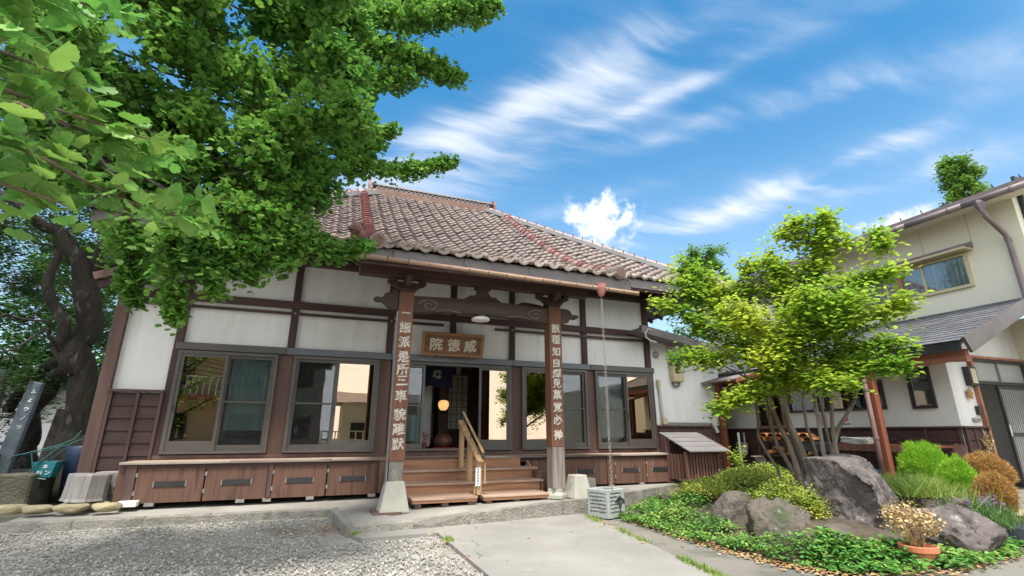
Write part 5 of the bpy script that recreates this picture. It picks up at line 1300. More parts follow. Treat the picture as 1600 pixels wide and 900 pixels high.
# navy door curtain with a round crest
nav = thing('door_curtain', 'navy cloth curtain with round pale crest hanging inside the doorway', 'curtain', (2.45, 11.2, 3.2))
cur = MB()
for i in range(12):
    a, b = 2.18+i*.055, 2.18+(i+1)*.055
    cur.add([(a, 11.2+.02*math.sin(i*1.4), 3.1), (b, 11.2+.02*math.sin((i+1)*1.4), 3.1), (b, 11.2+.03*math.sin((i+1)*1.4), 2.42+.02*math.sin(i)), (a, 11.2+.03*math.sin(i*1.4), 2.42+.02*math.sin(i-1))], [(0, 1, 2, 3)])
cur.build('cloth', M_bluecloth, nav)
cr_ = MB(); cx, cz = 2.47, 2.70
for k in range(12):
    a = 2*math.pi*k/12
    cr_.tube([(cx+.035*math.cos(a), 11.15, cz+.035*math.sin(a)), (cx+.09*math.cos(a+.15), 11.15, cz+.09*math.sin(a+.15)), (cx+.125*math.cos(a), 11.15, cz+.125*math.sin(a)), (cx+.09*math.cos(a-.15), 11.15, cz+.09*math.sin(a-.15)), (cx+.035*math.cos(a), 11.15, cz+.035*math.sin(a))], .006, 4)
cr_.build('crest', M_white, nav)
# white noren panels to the left, drum on a red cushion, lamp
tag(MB().box(2.22, 2.55, 12.0, 12.03, 1.1, 2.6).build('folding_screen', M_greycur, None, loc=(2.4, 12, 1.02)), 'pale grey folding screen standing in the dim hall', 'screen')
la = thing('floor_lamp', 'glowing orange round paper lamp on a thin black stand inside the doorway', 'lamp', (2.68, 11.3, 1.02))
MB().lathe((2.68, 11.3, 1.90), [(.05, 0), (.10, .05), (.125, .12), (.11, .2), (.06, .23)], 16).build('lamp_shade', M_lamp, la, smooth=True)
MB().lathe((2.68, 11.3, 1.80), [(.02, 0), (.09, .09), (.10, .10)], 12).tube([(2.68, 11.3, 1.02), (2.68, 11.3, 1.82)], .013, 6).build('lamp_stand', M_black, la)
dr = thing('wooden_drum', 'round brown wooden temple drum resting on a red cushion', 'drum', (2.58, 10.75, 1.02))
MB().lathe((2.56, 10.75, 1.12), [(.10, 0), (.19, .06), (.21, .14), (.15, .24), (.05, .27)], 18).build('drum_body', M_clay, dr, smooth=True)
MB().box(2.36, 2.86, 10.58, 10.92, 1.025, 1.11, ch=.03).build('cushion', M_red, dr)
fl = thing('altar_flowers', 'cluster of small red and white ornaments left of the drum', 'ornament', (2.14, 10.7, 1.02))
MB().lathe((2.14, 10.7, 1.02), [(.06, 0), (.09, .1), (.05, .2)], 10).build('vase', M_jar, fl)
pts = np.array([2.14, 10.7, 1.30])+rng.normal(size=(160, 3))*np.array([.07, .06, .09])
scatter('blossom', pts, OVAL_V, OVAL_F, .04, M_red, fl, up=.3, loc=(2.14, 10.7, 1.02)); scatter('blossom', pts[:60]+.02, OVAL_V, OVAL_F, .035, M_white, fl, up=.3, loc=(2.14, 10.7, 1.02))
# table with things behind the second window, red stool behind the third
tb = thing('low_table', 'dark wooden table with white jug seen through the second window', 'table', (-.1, 10.7, 1.02))
MB().box(-.42, .02, 10.5, 10.9, 1.36, 1.40).build('table_top', M_post, tb)
for x in (-.39, -.01):
    for y in (10.53, 10.87): MB().box(x-.02, x+.02, y-.02, y+.02, 1.02, 1.36).build('leg', M_post, tb)
tag(MB().lathe((-.36, 10.62, 1.40), [(.03, 0), (.045, .05), (.03, .10), (.02, .14)], 10).build('white_jug', M_white, None, loc=(-.36, 10.62, 1.4)), 'white jug standing on the dark table indoors', 'jug')
tag(MB().lathe((-.16, 10.64, 1.40), [(.02, 0), (.03, .1), (.09, .16), (.09, .18)], 10).build('red_stand', M_red, None, loc=(-.16, 10.64, 1.4)), 'small red offering stand on the dark table indoors', 'stand')
tag(MB().box(-.42, -.22, 10.3, 10.45, 1.03, 1.10, ch=.02).build('red_cushion', M_red, None, loc=(-.3, 10.4, 1.03)), 'red cushion on the floor behind the second window', 'cushion')
tag(MB().box(5.0, 5.35, 10.6, 10.9, 1.03, 1.9, ch=.01).build('red_cabinet', mat('dark_red_lacquer', [(.12, .015, .015)], bump=0, rough=.4), None, loc=(5.2, 10.7, 1.03)), 'dark red lacquered cabinet behind the third window', 'cabinet')
# curtains just inside the glass
def curtain(x0, x1, z0, z1, m, y=10.08, lab=None):
    mb = MB(); n = int((x1-x0)/.045)
    vs = [(x0+(x1-x0)*i/n, y+.012*math.sin(i*1.7), z) for i in range(n+1) for z in (z0, z1)]
    mb.add(vs, [(2*i, 2*i+1, 2*i+3, 2*i+2) for i in range(n)])
    return tag(mb.build('curtain', m, None, loc=((x0+x1)/2, y, z0)), lab, 'curtain')
curtain(-1.52, -.86, 1.45, 2.72, M_teal, lab='teal curtain drawn behind the right half of the first window')
curtain(5.98, 6.68, 1.30, 2.72, M_greycur, lab='pale grey curtain behind the left half of the last window')
curtain(3.14, 3.34, 1.95, 2.60, M_bluebright, lab='bright blue cloth hanging behind the right door sash')
curtain(1.60, 1.92, 1.25, 1.75, M_teal, lab='teal cloth behind the glass left of the doorway')
curtain(-2.25, -1.62, 1.12, 1.62, mat('tan_reflection', [(.42, .26, .13), (.5, .32, .17)], ns=3, bump=0), lab='tan sheet imitating a wall reflected in the left half of the first window')  # tan sheet added behind the pane for the reflection of a wall opposite

# ------------------------------------------------------------------ the white link wing right of the hall
WG = thing('link_wing', 'low white wing with dark sloping roof edge joining the hall on the right', 'building', (8.8, 10, .37))
MB().prism([(7.57, 10.03, 1.58), (9.66, 10.03, 1.58), (9.66, 10.03, 3.28), (7.57, 10.03, 3.68)], (0, .12, 0)).build('wall', M_plaster, WG)
MB().box(9.54, 9.66, 10.15, 12.6, .4, 3.2).build('wall', M_plaster, WG)
MB().box(9.66, 12.2, 12.5, 12.6, .4, 3.4).build('wall', M_plaster, WG)
cw = MB().box(7.57, 9.7, 10.0, 10.10, .38, 1.56).build('cladding', M_post, WG)
for i in range(6):
    for a, b in ((7.6, 8.05), (8.09, 8.62), (8.66, 9.18), (9.22, 9.66)):
        MB().box(a, b, 9.972, 9.999, .42+i*.185, .42+i*.185+.175, ch=.004).build('plank', M_plank, cw)
for x in (8.07, 8.64, 9.2): MB().box(x-.018, x+.018, 9.955, 9.999, .42, 1.54).build('batten', M_batten, cw)
MB().box(7.56, 9.72, 9.94, 10.06, 1.55, 1.585).build('cladding_cap', M_batten, WG)
rk = MB().add([(6.9, 9.36, 3.74), (9.75, 9.36, 3.28), (9.75, 14, 3.28), (6.9, 14, 3.74), (6.9, 9.36, 3.80), (9.75, 9.36, 3.34), (9.75, 14, 3.34), (6.9, 14, 3.80)], [(3, 2, 1, 0), (4, 5, 6, 7), (0, 1, 5, 4), (1, 2, 6, 5), (2, 3, 7, 6), (3, 0, 4, 7)])
rk.build('roof', M_shed, WG)
MB().beam((6.86, 9.34, 3.74), (9.8, 9.34, 3.27), .035, .16).build('roof_fascia', M_fascia, WG)
MB().beam((6.9, 9.42, 3.83), (9.78, 9.42, 3.36), .14, .03).build('roof_edge', M_shed, WG)
# roof garden greenery seen under the eave, between the roofs
# electricity meter, conduits, vent and drain pipe on the wing wall
me_ = thing('electric_meter', 'beige electricity meter box on the white wing wall', 'meter', (8.25, 9.98, 2.6))
MB().box(8.10, 8.42, 9.86, 10.02, 2.62, 3.02, ch=.02).build('meter_box', M_pvc, me_)
MB().box(8.16, 8.27, 9.852, 9.861, 2.82, 2.96).build('meter_window', M_darkgran, me_)
MB().tube([(8.10, 9.99, 3.52), (8.10, 9.99, 3.0)], .022, 8).tube([(8.16, 9.99, 3.5), (8.16, 9.99, 3.0)], .03, 8).build('conduit', M_pipe, me_)
MB().tube([(8.13, 9.97, 2.64), (8.14, 9.97, 2.55), (8.22, 9.97, 2.50), (8.32, 9.97, 2.53), (8.34, 9.97, 2.63)], .018, 8).build('cable', M_darkal, me_)
tag(MB().lathe((0, 0, 0), [(.07, 0), (.085, .03), (.04, .06)], 14).build('wall_vent', M_grey, None), 'small round grey vent high on the white wing wall', 'vent')
o = bpy.data.objects['wall_vent']; o.location = (7.72, 10.02, 3.28); o.rotation_euler = (R(90), 0, 0)
dp = thing('drain_pipe', 'white pipe running down and along the foot of the wing wall', 'pipe', (7.75, 9.95, 1.6))
MB().tube([(7.72, 9.98, 2.50), (7.76, 9.98, 1.72), (7.79, 9.95, 1.66), (9.2, 9.95, 1.66)], .036, 10).build('pipe_run', M_pipe, dp)
MB().box(7.67, 7.76, 9.95, 10.02, 2.48, 2.66, ch=.01).box(7.72, 7.84, 9.92, 10.0, 1.60, 1.76, ch=.01).build('pipe_box', M_pvc, dp)
MB().tube([(9.18, 9.95, 1.72), (9.30, 9.93, 1.5), (9.33, 9.93, 1.42)], .045, 8).build('pipe_elbow', M_pipe, dp)
tag(MB().tube([(7.12, 9.30, 3.72), (7.02, 9.3, 3.74), (6.93, 9.3, 3.66), (6.95, 9.3, 3.54), (7.05, 9.31, 3.48), (7.3, 9.4, 3.46)], .018, 8).build('hanging_cable', M_pipe, None, loc=(7, 9.3, 3.5)), 'thin grey cable looping at the tip of the wing roof', 'cable')

# slatted shelter with lean-to roof
SH = thing('slatted_shelter', 'small brown slatted wooden shelter with sloping grey board roof', 'shelter', (7.7, 8.9, .37))
x0, x1, y0, y1 = 7.20, 8.05, 8.62, 9.22
for i in range(11):
    x = x0+.03+(x1-x0-.06)*i/10; MB().box(x-.024, x+.024, y0, y0+.025, .47, 1.0).build('slat', M_slat, SH)
for i in range(6):
    y = y0+.05+(y1-y0-.07)*i/5; MB().box(x1-.012, x1+.013, y-.03, y+.03, .47, .98).build('slat', M_slat, SH); MB().box(x0-.012, x0+.013, y-.03, y+.03, .47, .98).build('slat', M_slat, SH)
for x in (x0, x1):
    MB().box(x-.03, x+.03, y0-.012, y0+.04, .37, 1.03).build('frame_post', M_slat, SH); MB().box(x-.025, x+.025, y1-.02, y1+.03, .37, 1.32).build('frame_post', M_slat, SH)
for z in (.45, .99): MB().box(x0, x1, y0+.026, y0+.06, z-.025, z+.025).box(x1-.05, x1-.013, y0, y1, z-.025, z+.025).build('frame_rail', M_slat, SH)
MB().box(x0+.04, x1-.06, y1-.06, y1-.03, .45, 1.25).build('back_board', M_intdark, SH)
for i in range(4):
    t0, t1 = i/4, (i+1)/4+.06
    ya, yb_ = 8.46+(9.36-8.46)*t0, 8.46+(9.36-8.46)*t1; za, zb = 1.03+.36*t0, 1.03+.36*t1
    MB().add([(x0-.03, ya, za), (x1+.18, ya, za), (x1+.18, yb_, zb-.012), (x0-.03, yb_, zb-.012), (x0-.03, ya, za+.022), (x1+.18, ya, za+.022), (x1+.18, yb_, zb+.008), (x0-.03, yb_, zb+.008)],
             [(3, 2, 1, 0), (4, 5, 6, 7), (0, 1, 5, 4), (1, 2, 6, 5), (2, 3, 7, 6), (3, 0, 4, 7)]).build('roof_board', M_shed, SH)
MB().beam((x1+.19, 8.46, 1.02), (x1+.19, 9.36, 1.38), .02, .06).build('barge_board', M_slat, SH)

# ------------------------------------------------------------------ two-storey house on the right
H = thing('house', 'cream two storey house with grey lean-to roof and white lower walls', 'house', (11.5, 7, .4))
LX = 10.5
MB().box(LX, LX+.12, 5.4, 12.5, .3, 3.05).build('lower_wall', M_housew, H)
MB().prism([(LX+.12, 5.4, .46), (11.2, 5.4, .46), (11.2, 5.4, 2.77), (12.95, 5.4, 2.77), (12.95, 5.4, 3.9), (12.2, 5.4, 3.7), (LX+.12, 5.4, 3.06)], (0, .12, 0)).build('end_wall', M_plaster, H)
MB().box(12.95, 13.1, -7, 5.4, .3, 3.6).build('lower_wall', M_cream, H)
wc = MB().box(LX-.02, LX, 5.42, 12.4, .35, 1.49).build('cladding', M_post, H)
ys = [5.42, 5.95, 6.75, 7.55, 8.35, 9.15, 9.95, 10.75, 11.55, 12.4]
for a, b in zip(ys[:-1], ys[1:]):
    for i in range(5):
        MB().box(LX-.048, LX-.021, a+.02, b-.02, .40+i*.213, .40+i*.213+.203, ch=.004).build('plank', M_plank, wc)
    MB().box(LX-.065, LX-.021, a-.018, a+.018, .38, 1.48).build('batten', M_batten, wc)
wc2 = MB().box(LX, 11.16, 5.375, 5.398, .44, 1.49).build('cladding', M_post, H)
for i in range(5):
    for a, b in ((10.53, 10.72), (10.76, 11.12)): MB().box(a, b, 5.350, 5.374, .46+i*.205, .46+i*.205+.195, ch=.004).build('plank', M_plank, wc2)
for x in (10.5, 10.74, 11.14): MB().box(x-.018, x+.018, 5.335, 5.374, .44, 1.48).build('batten', M_batten, wc2)
MB().box(LX-.09, LX+.02, 5.30, 12.4, 1.49, 1.52).box(LX+.02, 11.18, 5.30, 5.40, 1.49, 1.52).build('cladding_cap', M_batten, H)
def win_x(x, y0, y1, z0, z1, n, m, gl, parent=H, fw=.05, depth=.08):
    """window in a wall that faces -X"""
    f = MB().box(x-.045, x+.02, y0, y0+fw, z0, z1).box(x-.045, x+.02, y1-fw, y1, z0, z1).box(x-.045, x+.02, y0+fw, y1-fw, z1-fw, z1).box(x-.055, x+.02, y0+fw, y1-fw, z0, z0+fw)
    o = f.build('window', m, parent)
    for i in range(n):
        a, b = y0+fw+(y1-y0-2*fw)*i/n, y0+fw+(y1-y0-2*fw)*(i+1)/n
        if i: MB().box(x-.035, x+.01, a-.02, a+.02, z0+fw, z1-fw).build('mullion', m, o)
        MB().box(x-.012, x-.008, a+.02, b-.02, z0+fw, z1-fw).build('glass_pane', gl, o)
    return o
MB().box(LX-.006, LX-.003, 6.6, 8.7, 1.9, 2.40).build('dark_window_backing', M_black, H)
win_x(LX, 6.55, 8.75, 1.86, 2.44, 3, M_darkal, G_clear)
MB().box(LX-.006, LX-.003, 5.74, 6.02, 1.84, 2.58).build('window_backing', M_interior, H)
win_x(LX, 5.68, 6.08, 1.84, 2.62, 1, M_darkal, G_clear)
MB().box(LX-.03, LX-.01, 5.75, 5.98, 1.86, 1.91).build('window_shelf', M_plaquef, H)
MB().box(LX-.006, LX-.003, 8.95, 9.65, 1.55, 2.55).build('window_backing', M_intdark, H)
win_x(LX, 8.9, 9.7, 1.52, 2.6, 2, M_plaquef, G_dark)
# the entrance: lintel, transom, sliding door, hall behind
MB().box(11.16, 12.98, 5.33, 5.47, 2.745, 2.79).box(11.14, 11.20, 5.33, 5.47, .46, 2.745).build('door_casing', M_rust, H)
dfm = MB().box(11.21, 12.94, 5.35, 5.45, 2.69, 2.744).box(11.21, 12.94, 5.35, 5.45, 2.27, 2.33).box(11.205, 11.24, 5.35, 5.45, .46, 2.69).box(12.88, 12.94, 5.35, 5.45, .46, 2.69).box(11.24, 12.88, 5.35, 5.45, .44, .475).build('door_frame', M_darkal, H)
MB().box(12.02, 12.06, 5.36, 5.44, 2.33, 2.69).build('transom_bar', M_grey, dfm)
for a, b in ((11.24, 12.02), (12.06, 12.88)): MB().box(a, b, 5.40, 5.405, 2.33, 2.69).build('glass_pane', M_frost, dfm)
dd = MB().box(11.84, 11.90, 5.36, 5.40, .48, 2.26).box(12.80, 12.87, 5.36, 5.40, .48, 2.26).box(11.90, 12.80, 5.36, 5.40, 2.20, 2.26).box(11.90, 12.80, 5.36, 5.40, .48, .60).box(11.90, 12.80, 5.362, 5.40, 1.35, 1.41).build('sliding_door', M_darkal, H)
for i in range(13):
    x = 11.915+i*.068; MB().box(x, x+.045, 5.372, 5.39, .60, 2.20).build('door_slat', M_grey, dd)
MB().box(11.95, 12.78, 5.392, 5.394, .60, 2.20).build('door_glass', G_dark, dd)
MB().box(11.86, 11.875, 5.35, 5.362, 1.35, 1.55).build('door_pull', M_white, dd)
MB().box(11.2, 13, 5.47, 7.4, .44, .47).build('hall_floor', M_oldcon, H)
MB().add([(11.18, 6.7, .47), (13, 6.7, .47), (13, 6.7, 3), (11.18, 6.7, 3)], [(3, 2, 1, 0)]).add([(11.18, 5.52, .47), (11.18, 7.4, .47), (11.18, 7.4, 3), (11.18, 5.52, 3)], [(0, 1, 2, 3)]).add([(13.0, 5.52, .47), (13.0, 7.4, .47), (13.0, 7.4, 3), (13.0, 5.52, 3)], [(3, 2, 1, 0)]).build('hall_wall', M_housew, H)
# lean-to roof of slate shingles
ltr = MB().prism([(9.72, 4.72, 2.86), (12.2, 4.72, 3.84), (12.2, 4.72, 3.76), (9.72, 4.72, 2.80)], (0, 7.9, 0)).build('lean_to_roof', M_shingle, H)
ME_S = MB().add([(-.02, 0, 0), (.19, 0, .0), (.19, .62, .0), (-.02, .62, .0), (-.02, 0, .016), (.19, 0, .004), (.19, .62, .004), (-.02, .62, .016)], [(3, 2, 1, 0), (4, 5, 6, 7), (0, 1, 5, 4), (1, 2, 6, 5), (2, 3, 7, 6), (3, 0, 4, 7)]).mesh('shingle'); ME_S.materials.append(M_shingle)
sl = math.atan2(.98, 2.48); lo = org(ltr)
for r_ in range(15):
    yy = 4.70-(.3 if r_ % 2 else 0)
    while yy < 12.6:
        if yy+.62 > 4.9:
            d = r_*.178
            o = bpy.data.objects.new('shingle', ME_S); COL.objects.link(o); o.parent = ltr
            ys_ = max(yy, 4.66)
            o.matrix_local = Matrix.Translation(Vector((9.68+d*math.cos(sl), ys_, 2.865+d*math.sin(sl)+rnd.uniform(0, .003)))-lo) @ Matrix.Rotation(-sl, 4, 'Y') @ Matrix.Diagonal((1, (yy+.612-ys_)/.62, 1, 1))
        yy += .62
MB().prism([(9.66, 4.62, 2.90), (12.2, 4.62, 3.90), (12.6, 4.62, 3.90), (12.6, 4.62, 3.72), (12.2, 4.62, 3.66), (9.80, 4.62, 2.66)], (0, .05, 0)).build('gable_fascia', M_fascia, H)
MB().box(9.68, 9.72, 4.72, 12.6, 2.70, 2.85).build('eave_board', M_darkal, H)
mb = MB(); mb.add([(9.75, 4.7, 2.80), (10.5, 4.7, 3.08), (10.5, 12.5, 3.08), (9.75, 12.5, 2.80)], [(0, 1, 2, 3)]); mb.build('soffit', M_housew, H)
# bare log beam under the eave with notched rafter ends, porch posts
lg = thing('eave_beam', None, None, (9.85, 5, 2.7)); lg.parent = H; lg.location = Vector((9.85, 5, 2.7))-org(H)
pts = []; 
for i in range(12):
    y = 4.75+i*.28; pts.append((y, 2.53+.03*math.sin(i*1.3)))
up_ = [(9.92, y, 2.74) for y, z in pts]; dn = [(9.92, y, z) for y, z in reversed(pts)]
MB().prism([(9.84, p[1], p[2]) for p in up_+dn], (.10, 0, 0)).build('log_beam', M_rust, lg)
MB().box(9.86, 9.94, 8.0, 12.3, 2.58, 2.72).build('log_beam', M_redpost, lg)
for i in range(16):
    y = 4.9+i*.47; MB().beam((9.70, y, 2.75), (10.5, y, 3.02), .05, .06).build('rafter_end', M_rust, lg)
for y, lab in ((6.12, 0), (9.9, 1)):
    MB().box(9.44, 9.56, y-.06, y+.06, .3, 2.62).build('porch_post', M_redpost, H, bevel=.006)
MB().box(9.42, 9.58, 5.9, 12.0, 2.60, 2.70).build('porch_plate', M_redpost, H)
MB().add([(9.05, 8.9, 2.60), (9.9, 8.9, 2.82), (9.9, 12.3, 2.82), (9.05, 12.3, 2.60), (9.05, 8.9, 2.64), (9.9, 8.9, 2.86), (9.9, 12.3, 2.86), (9.05, 12.3, 2.64)], [(3, 2, 1, 0), (4, 5, 6, 7), (0, 1, 5, 4), (1, 2, 6, 5), (2, 3, 7, 6), (3, 0, 4, 7)]).build('porch_roof', M_shed, H)
MB().beam((9.03, 8.86, 2.585), (9.9, 8.86, 2.81), .04, .09).build('porch_roof_edge', M_redpost, H)
MB().tube([(9.36, 6.5, 2.46), (9.36, 6.24, 2.46), (9.37, 6.16, 2.38), (9.37, 6.15, 1.4), (9.37, 6.15, .35)], .042, 10).build('downpipe', M_rustpipe, H, smooth=True)
for z in (2.15, 1.3): MB().tube([(9.37, 6.15, z), (9.37, 6.15, z+.04)], .052, 10).build('pipe_joint', M_rustpipe, H)
# upper storey
UX = 12.2
MB().box(UX, UX+.15, 4.5, 13.0, 3.7, 6.0).build('upper_wall', M_cream, H)
for y in (6.16, 7.35, 8.5, 5.28): MB().box(UX-.004, UX+.001, y-.008, y+.008, 5.2, 5.95).build('wall_joint', M_pvc, H)
MB().prism([(UX+.15, 4.5, 3.0), (18, 4.5, 3.0), (18, 4.5, 5.9), (15.2, 4.5, 7.0), (UX+.15, 4.5, 5.85)], (0, .15, 0)).build('end_wall', M_cream, H)
ew = MB().box(UX+.20, 17, 4.44, 4.50, 3.2, 6.3).build('metal_cladding', M_darkgran, H)
for i in range(30): MB().box(UX+.22+i*.12, UX+.28+i*.12, 4.40, 4.44, 3.2, 6.2).build('cladding_rib', M_grey, ew)
MB().prism([(11.62, 3.9, 5.86), (15.2, 3.9, 7.25), (18.8, 3.9, 5.86), (18.8, 3.9, 5.78), (15.2, 3.9, 7.15), (11.62, 3.9, 5.76)], (0, 9.5, 0)).build('upper_roof', M_shed, H)
MB().box(11.60, 11.64, 3.9, 13.4, 5.74, 5.90).build('eave_fascia', M_gutter, H)
MB().add([(11.64, 3.95, 5.80), (12.2, 3.95, 5.80), (12.2, 13.3, 5.80), (11.64, 13.3, 5.80)], [(0, 1, 2, 3)]).build('upper_soffit', M_cream, H)
g_ = MB()
for i in range(9):
    a, b = 3.95+i*1.04, 3.95+(i+1)*1.04; g_.tube([(11.55, a, 5.74), (11.55, b, 5.74)], .062, 10)
g_.build('gutter', M_gutter, H, smooth=True)
for i in range(10): MB().tube([(11.55, 4.2+i, 5.74), (11.55, 4.24+i, 5.74)], .07, 10).build('gutter_joint', M_gutter, H)
MB().lathe((11.56, 4.72, 5.48), [(.04, 0), (.05, .04), (.12, .2), (.12, .24)], 4).build('gutter_outlet', M_gutter, H)
MB().tube([(11.56, 4.72, 5.52), (11.62, 4.72, 5.42), (12.06, 4.70, 5.10), (12.12, 4.70, 5.0), (12.12, 4.70, 3.75)], .045, 10).build('downpipe', M_gutter, H)
MB().tube([(12.12, 4.70, 4.96), (12.12, 4.70, 5.02)], .056, 10).build('pipe_joint', M_gutter, H)
for i in range(22):
    y = 4.2+i*.42; x = 11.95; z = 5.86+(x-11.62)*.389
    MB().tube([(x, y, z), (x-.03, y, z+.12), (x+.04, y+.02, z+.12), (x+.1, y, z+.04)], .008, 4).build('snow_guard', M_darkal, H)
wn = win_x(UX, 5.42, 7.9, 4.27, 5.0, 3, M_pvc, G_clear, fw=.06)
curtain_m = MB()
vs = [(UX-.006+.0025*math.sin(i*1.3), 5.5+i*.02, z) for i in range(118) for z in (4.34, 4.94)]
curtain_m.add(vs, [(2*i, 2*i+1, 2*i+3, 2*i+2) for i in range(117)]).build('lace_curtain', M_lace, wn)
MB().box(UX-.05, UX-.002, 6.70, 6.80, 4.27, 5.0).build('window_post', M_plaquef, wn)
MB().prism([(UX-.30, 5.28, 5.10), (UX, 5.28, 5.20), (UX, 5.28, 5.06), (UX-.30, 5.28, 5.06)], (0, 2.8, 0)).build('window_hood', M_gutter, H)
MB().box(UX-.30, UX-.001, 5.30, 8.06, 5.01, 5.055).build('hood_board', M_pvc, H)
# things on the entrance wall
sg = thing('framed_sign', 'framed gilded sign hung beside the house entrance', 'sign', (11.0, 5.38, 2.2))
MB().box(10.94, 11.17, 5.30, 5.395, 2.23, 2.57).build('sign_frame', M_darkal, sg); MB().box(10.985, 11.125, 5.29, 5.301, 2.27, 2.53).build('sign_face', M_gold, sg)
for i in range(4): MB().box(11.03, 11.08, 5.286, 5.290, 2.30+i*.055, 2.335+i*.055).build('sign_mark', M_pvc, sg)
rock('wooden_ornament', (10.90, 5.35, 2.07), .075, .03, .10, M_kochb, 61, None, 'tan carved face ornament below the framed sign', 'ornament', sub=3)
tag(MB().box(11.02, 11.12, 5.34, 5.40, 1.72, 1.87, ch=.008).build('door_intercom', M_darkgran, None, loc=(11.07, 5.38, 1.72)), 'small black intercom beside the house entrance', 'intercom')
tag(MB().box(10.86, 11.04, 5.36, 5.40, 1.60, 1.66, ch=.004).build('mail_slot', M_grey, None, loc=(10.95, 5.38, 1.6)), 'grey mail slot in the white entrance wall', 'mail slot')
orn = thing('dried_garland', 'hanging garland of dried flowers on the dark planks by the entrance', 'garland', (10.93, 5.30, 1.2))
pts = np.array([10.93, 5.30, 1.22])+rng.normal(size=(150, 3))*np.array([.05, .02, .09])
scatter('dried_petals', pts, OVAL_V, OVAL_F, .045, M_dry, orn, up=.2, loc=(10.93, 5.3, 1.2)); MB().tube([(10.93, 5.32, 1.48), (10.93, 5.31, 1.3)], .004, 4).build('string', M_white, orn)
hm = thing('hanging_helmet', 'dark and white cap hung on the wall inside the entrance', 'helmet', (11.55, 6.2, 1.9))
MB().lathe((11.5, 6.3, 1.85), [(.12, 0), (.13, .06), (.10, .14), (.03, .17)], 14).build('helmet_shell', M_bluecloth, hm, smooth=True)
MB().lathe((11.5, 6.3, 1.72), [(.06, 0), (.11, .05), (.125, .13)], 14).build('helmet_lining', M_white, hm, smooth=True)
tag(MB().lathe((11.72, 6.35, 1.78), [(.05, 0), (.10, .08), (.11, .18), (.05, .26)], 14).build('yellow_cap', mat('yellow_plastic', [(.6, .35, .04)], bump=0), None, smooth=True, loc=(11.72, 6.35, 1.78)), 'yellow cap hanging inside the house entrance', 'cap')
shf = thing('shoe_shelf', 'dark wooden shoe shelf standing inside the house entrance', 'shelf', (11.5, 6.3, .47))
for z in (.72, .92, 1.15): MB().box(11.24, 11.9, 6.0, 6.35, z-.015, z+.015).build('shelf_board', M_plaquef if z < .8 else M_post, shf)
for x in (11.23, 11.91): MB().box(x-.012, x+.012, 6.0, 6.35, .47, 1.16).build('side_panel', M_post, shf)
MB().box(11.24, 11.9, 6.33, 6.36, .47, 1.15).build('back_panel', M_intdark, shf)
tag(MB().tube([(11.26, 5.6, .48), (11.28, 5.62, 1.28), (11.30, 5.62, 1.40), (11.36, 5.62, 1.45), (11.42, 5.62, 1.40), (11.43, 5.62, 1.34)], .012, 6).build('walking_stick', M_post, None, loc=(11.28, 5.6, .48)), 'walking stick with curved handle leaning in the entrance', 'walking stick')
# fire safety poster and a second small notice on the lower wall
ps = thing('fire_poster', 'small white poster with orange flame emblem under the dark window', 'poster', (LX-.01, 7.45, 1.5))
MB().box(LX-.008, LX-.002, 7.32, 7.56, 1.52, 1.82).build('paper', M_white, ps)
fm = emit = mat('flame_orange', [(.75, .14, .03)], bump=0)
MB().prism([(LX-.011, 7.44+.06*math.sin(a)*(1 if math.cos(a) < .3 else .55), 1.70-.06*math.cos(a+math.pi)*(-1)*-1) for a in np.linspace(0, 2*math.pi, 14)[:-1]], (.003, 0, 0)).build('flame', fm, ps)
MB().box(LX-.0105, LX-.008, 7.36, 7.52, 1.575, 1.60).build('green_lettering', M_green, ps)
tag(MB().box(LX-.008, LX-.002, 7.86, 8.02, 1.56, 1.80).build('small_notice', mat('blue_notice', [(.3, .42, .62), (.7, .4, .3)], ns=14, bump=0), None, loc=(LX, 7.9, 1.6)), 'small blue and red notice stuck left of the flame poster', 'notice')

# ------------------------------------------------------------------ things stacked along the house wall
SHF = thing('tile_rack', 'wooden rack of stacked orange clay tiles against the house wall', 'rack', (10.0, 8.6, .4))
for z in (.92, 1.22): MB().box(9.85, 10.25, 7.75, 9.25, z-.02, z+.02).build('rack_board', M_post, SHF)
for y in (7.78, 8.5, 9.22):
    for x in (9.88, 10.22): MB().box(x-.02, x+.02, y-.02, y+.02, .35, 1.3).build('rack_leg', M_post, SHF)
def curved_tile(x, y, z, rot, s=1):
    vs = []; fs = []; n = 8
    for k, rr in enumerate((.10*s, .088*s)):
        for yy in (0, .30):
            for i in range(n+1):
                a = math.pi*i/n; vs.append((yy, -rr*math.cos(a), rr*math.sin(a)*.8))
    for i in range(n): fs += [(i, i+1, n+2+i, n+1+i), (i+1, i, 2*n+2+i, 2*n+3+i)]
    m4 = Matrix.Translation((x, y, z)) @ Matrix.Rotation(rot[1], 4, 'X') @ Matrix.Rotation(rot[0], 4, 'Z')
    return MB().add([m4 @ Vector(v) for v in vs], fs).build('clay_tile', M_logs, None, smooth=True, loc=(x, y, z))
k = 0
spots = []
for i in range(7): spots.append((9.78, 7.86+i*.2, 1.25, 'top row')); 
for i in range(6): spots.append((9.76, 7.92+i*.21, 1.33, 'upper layer of the top row'))
for i in range(5): spots.append((9.78, 7.95+i*.25, .95, 'lower shelf'))
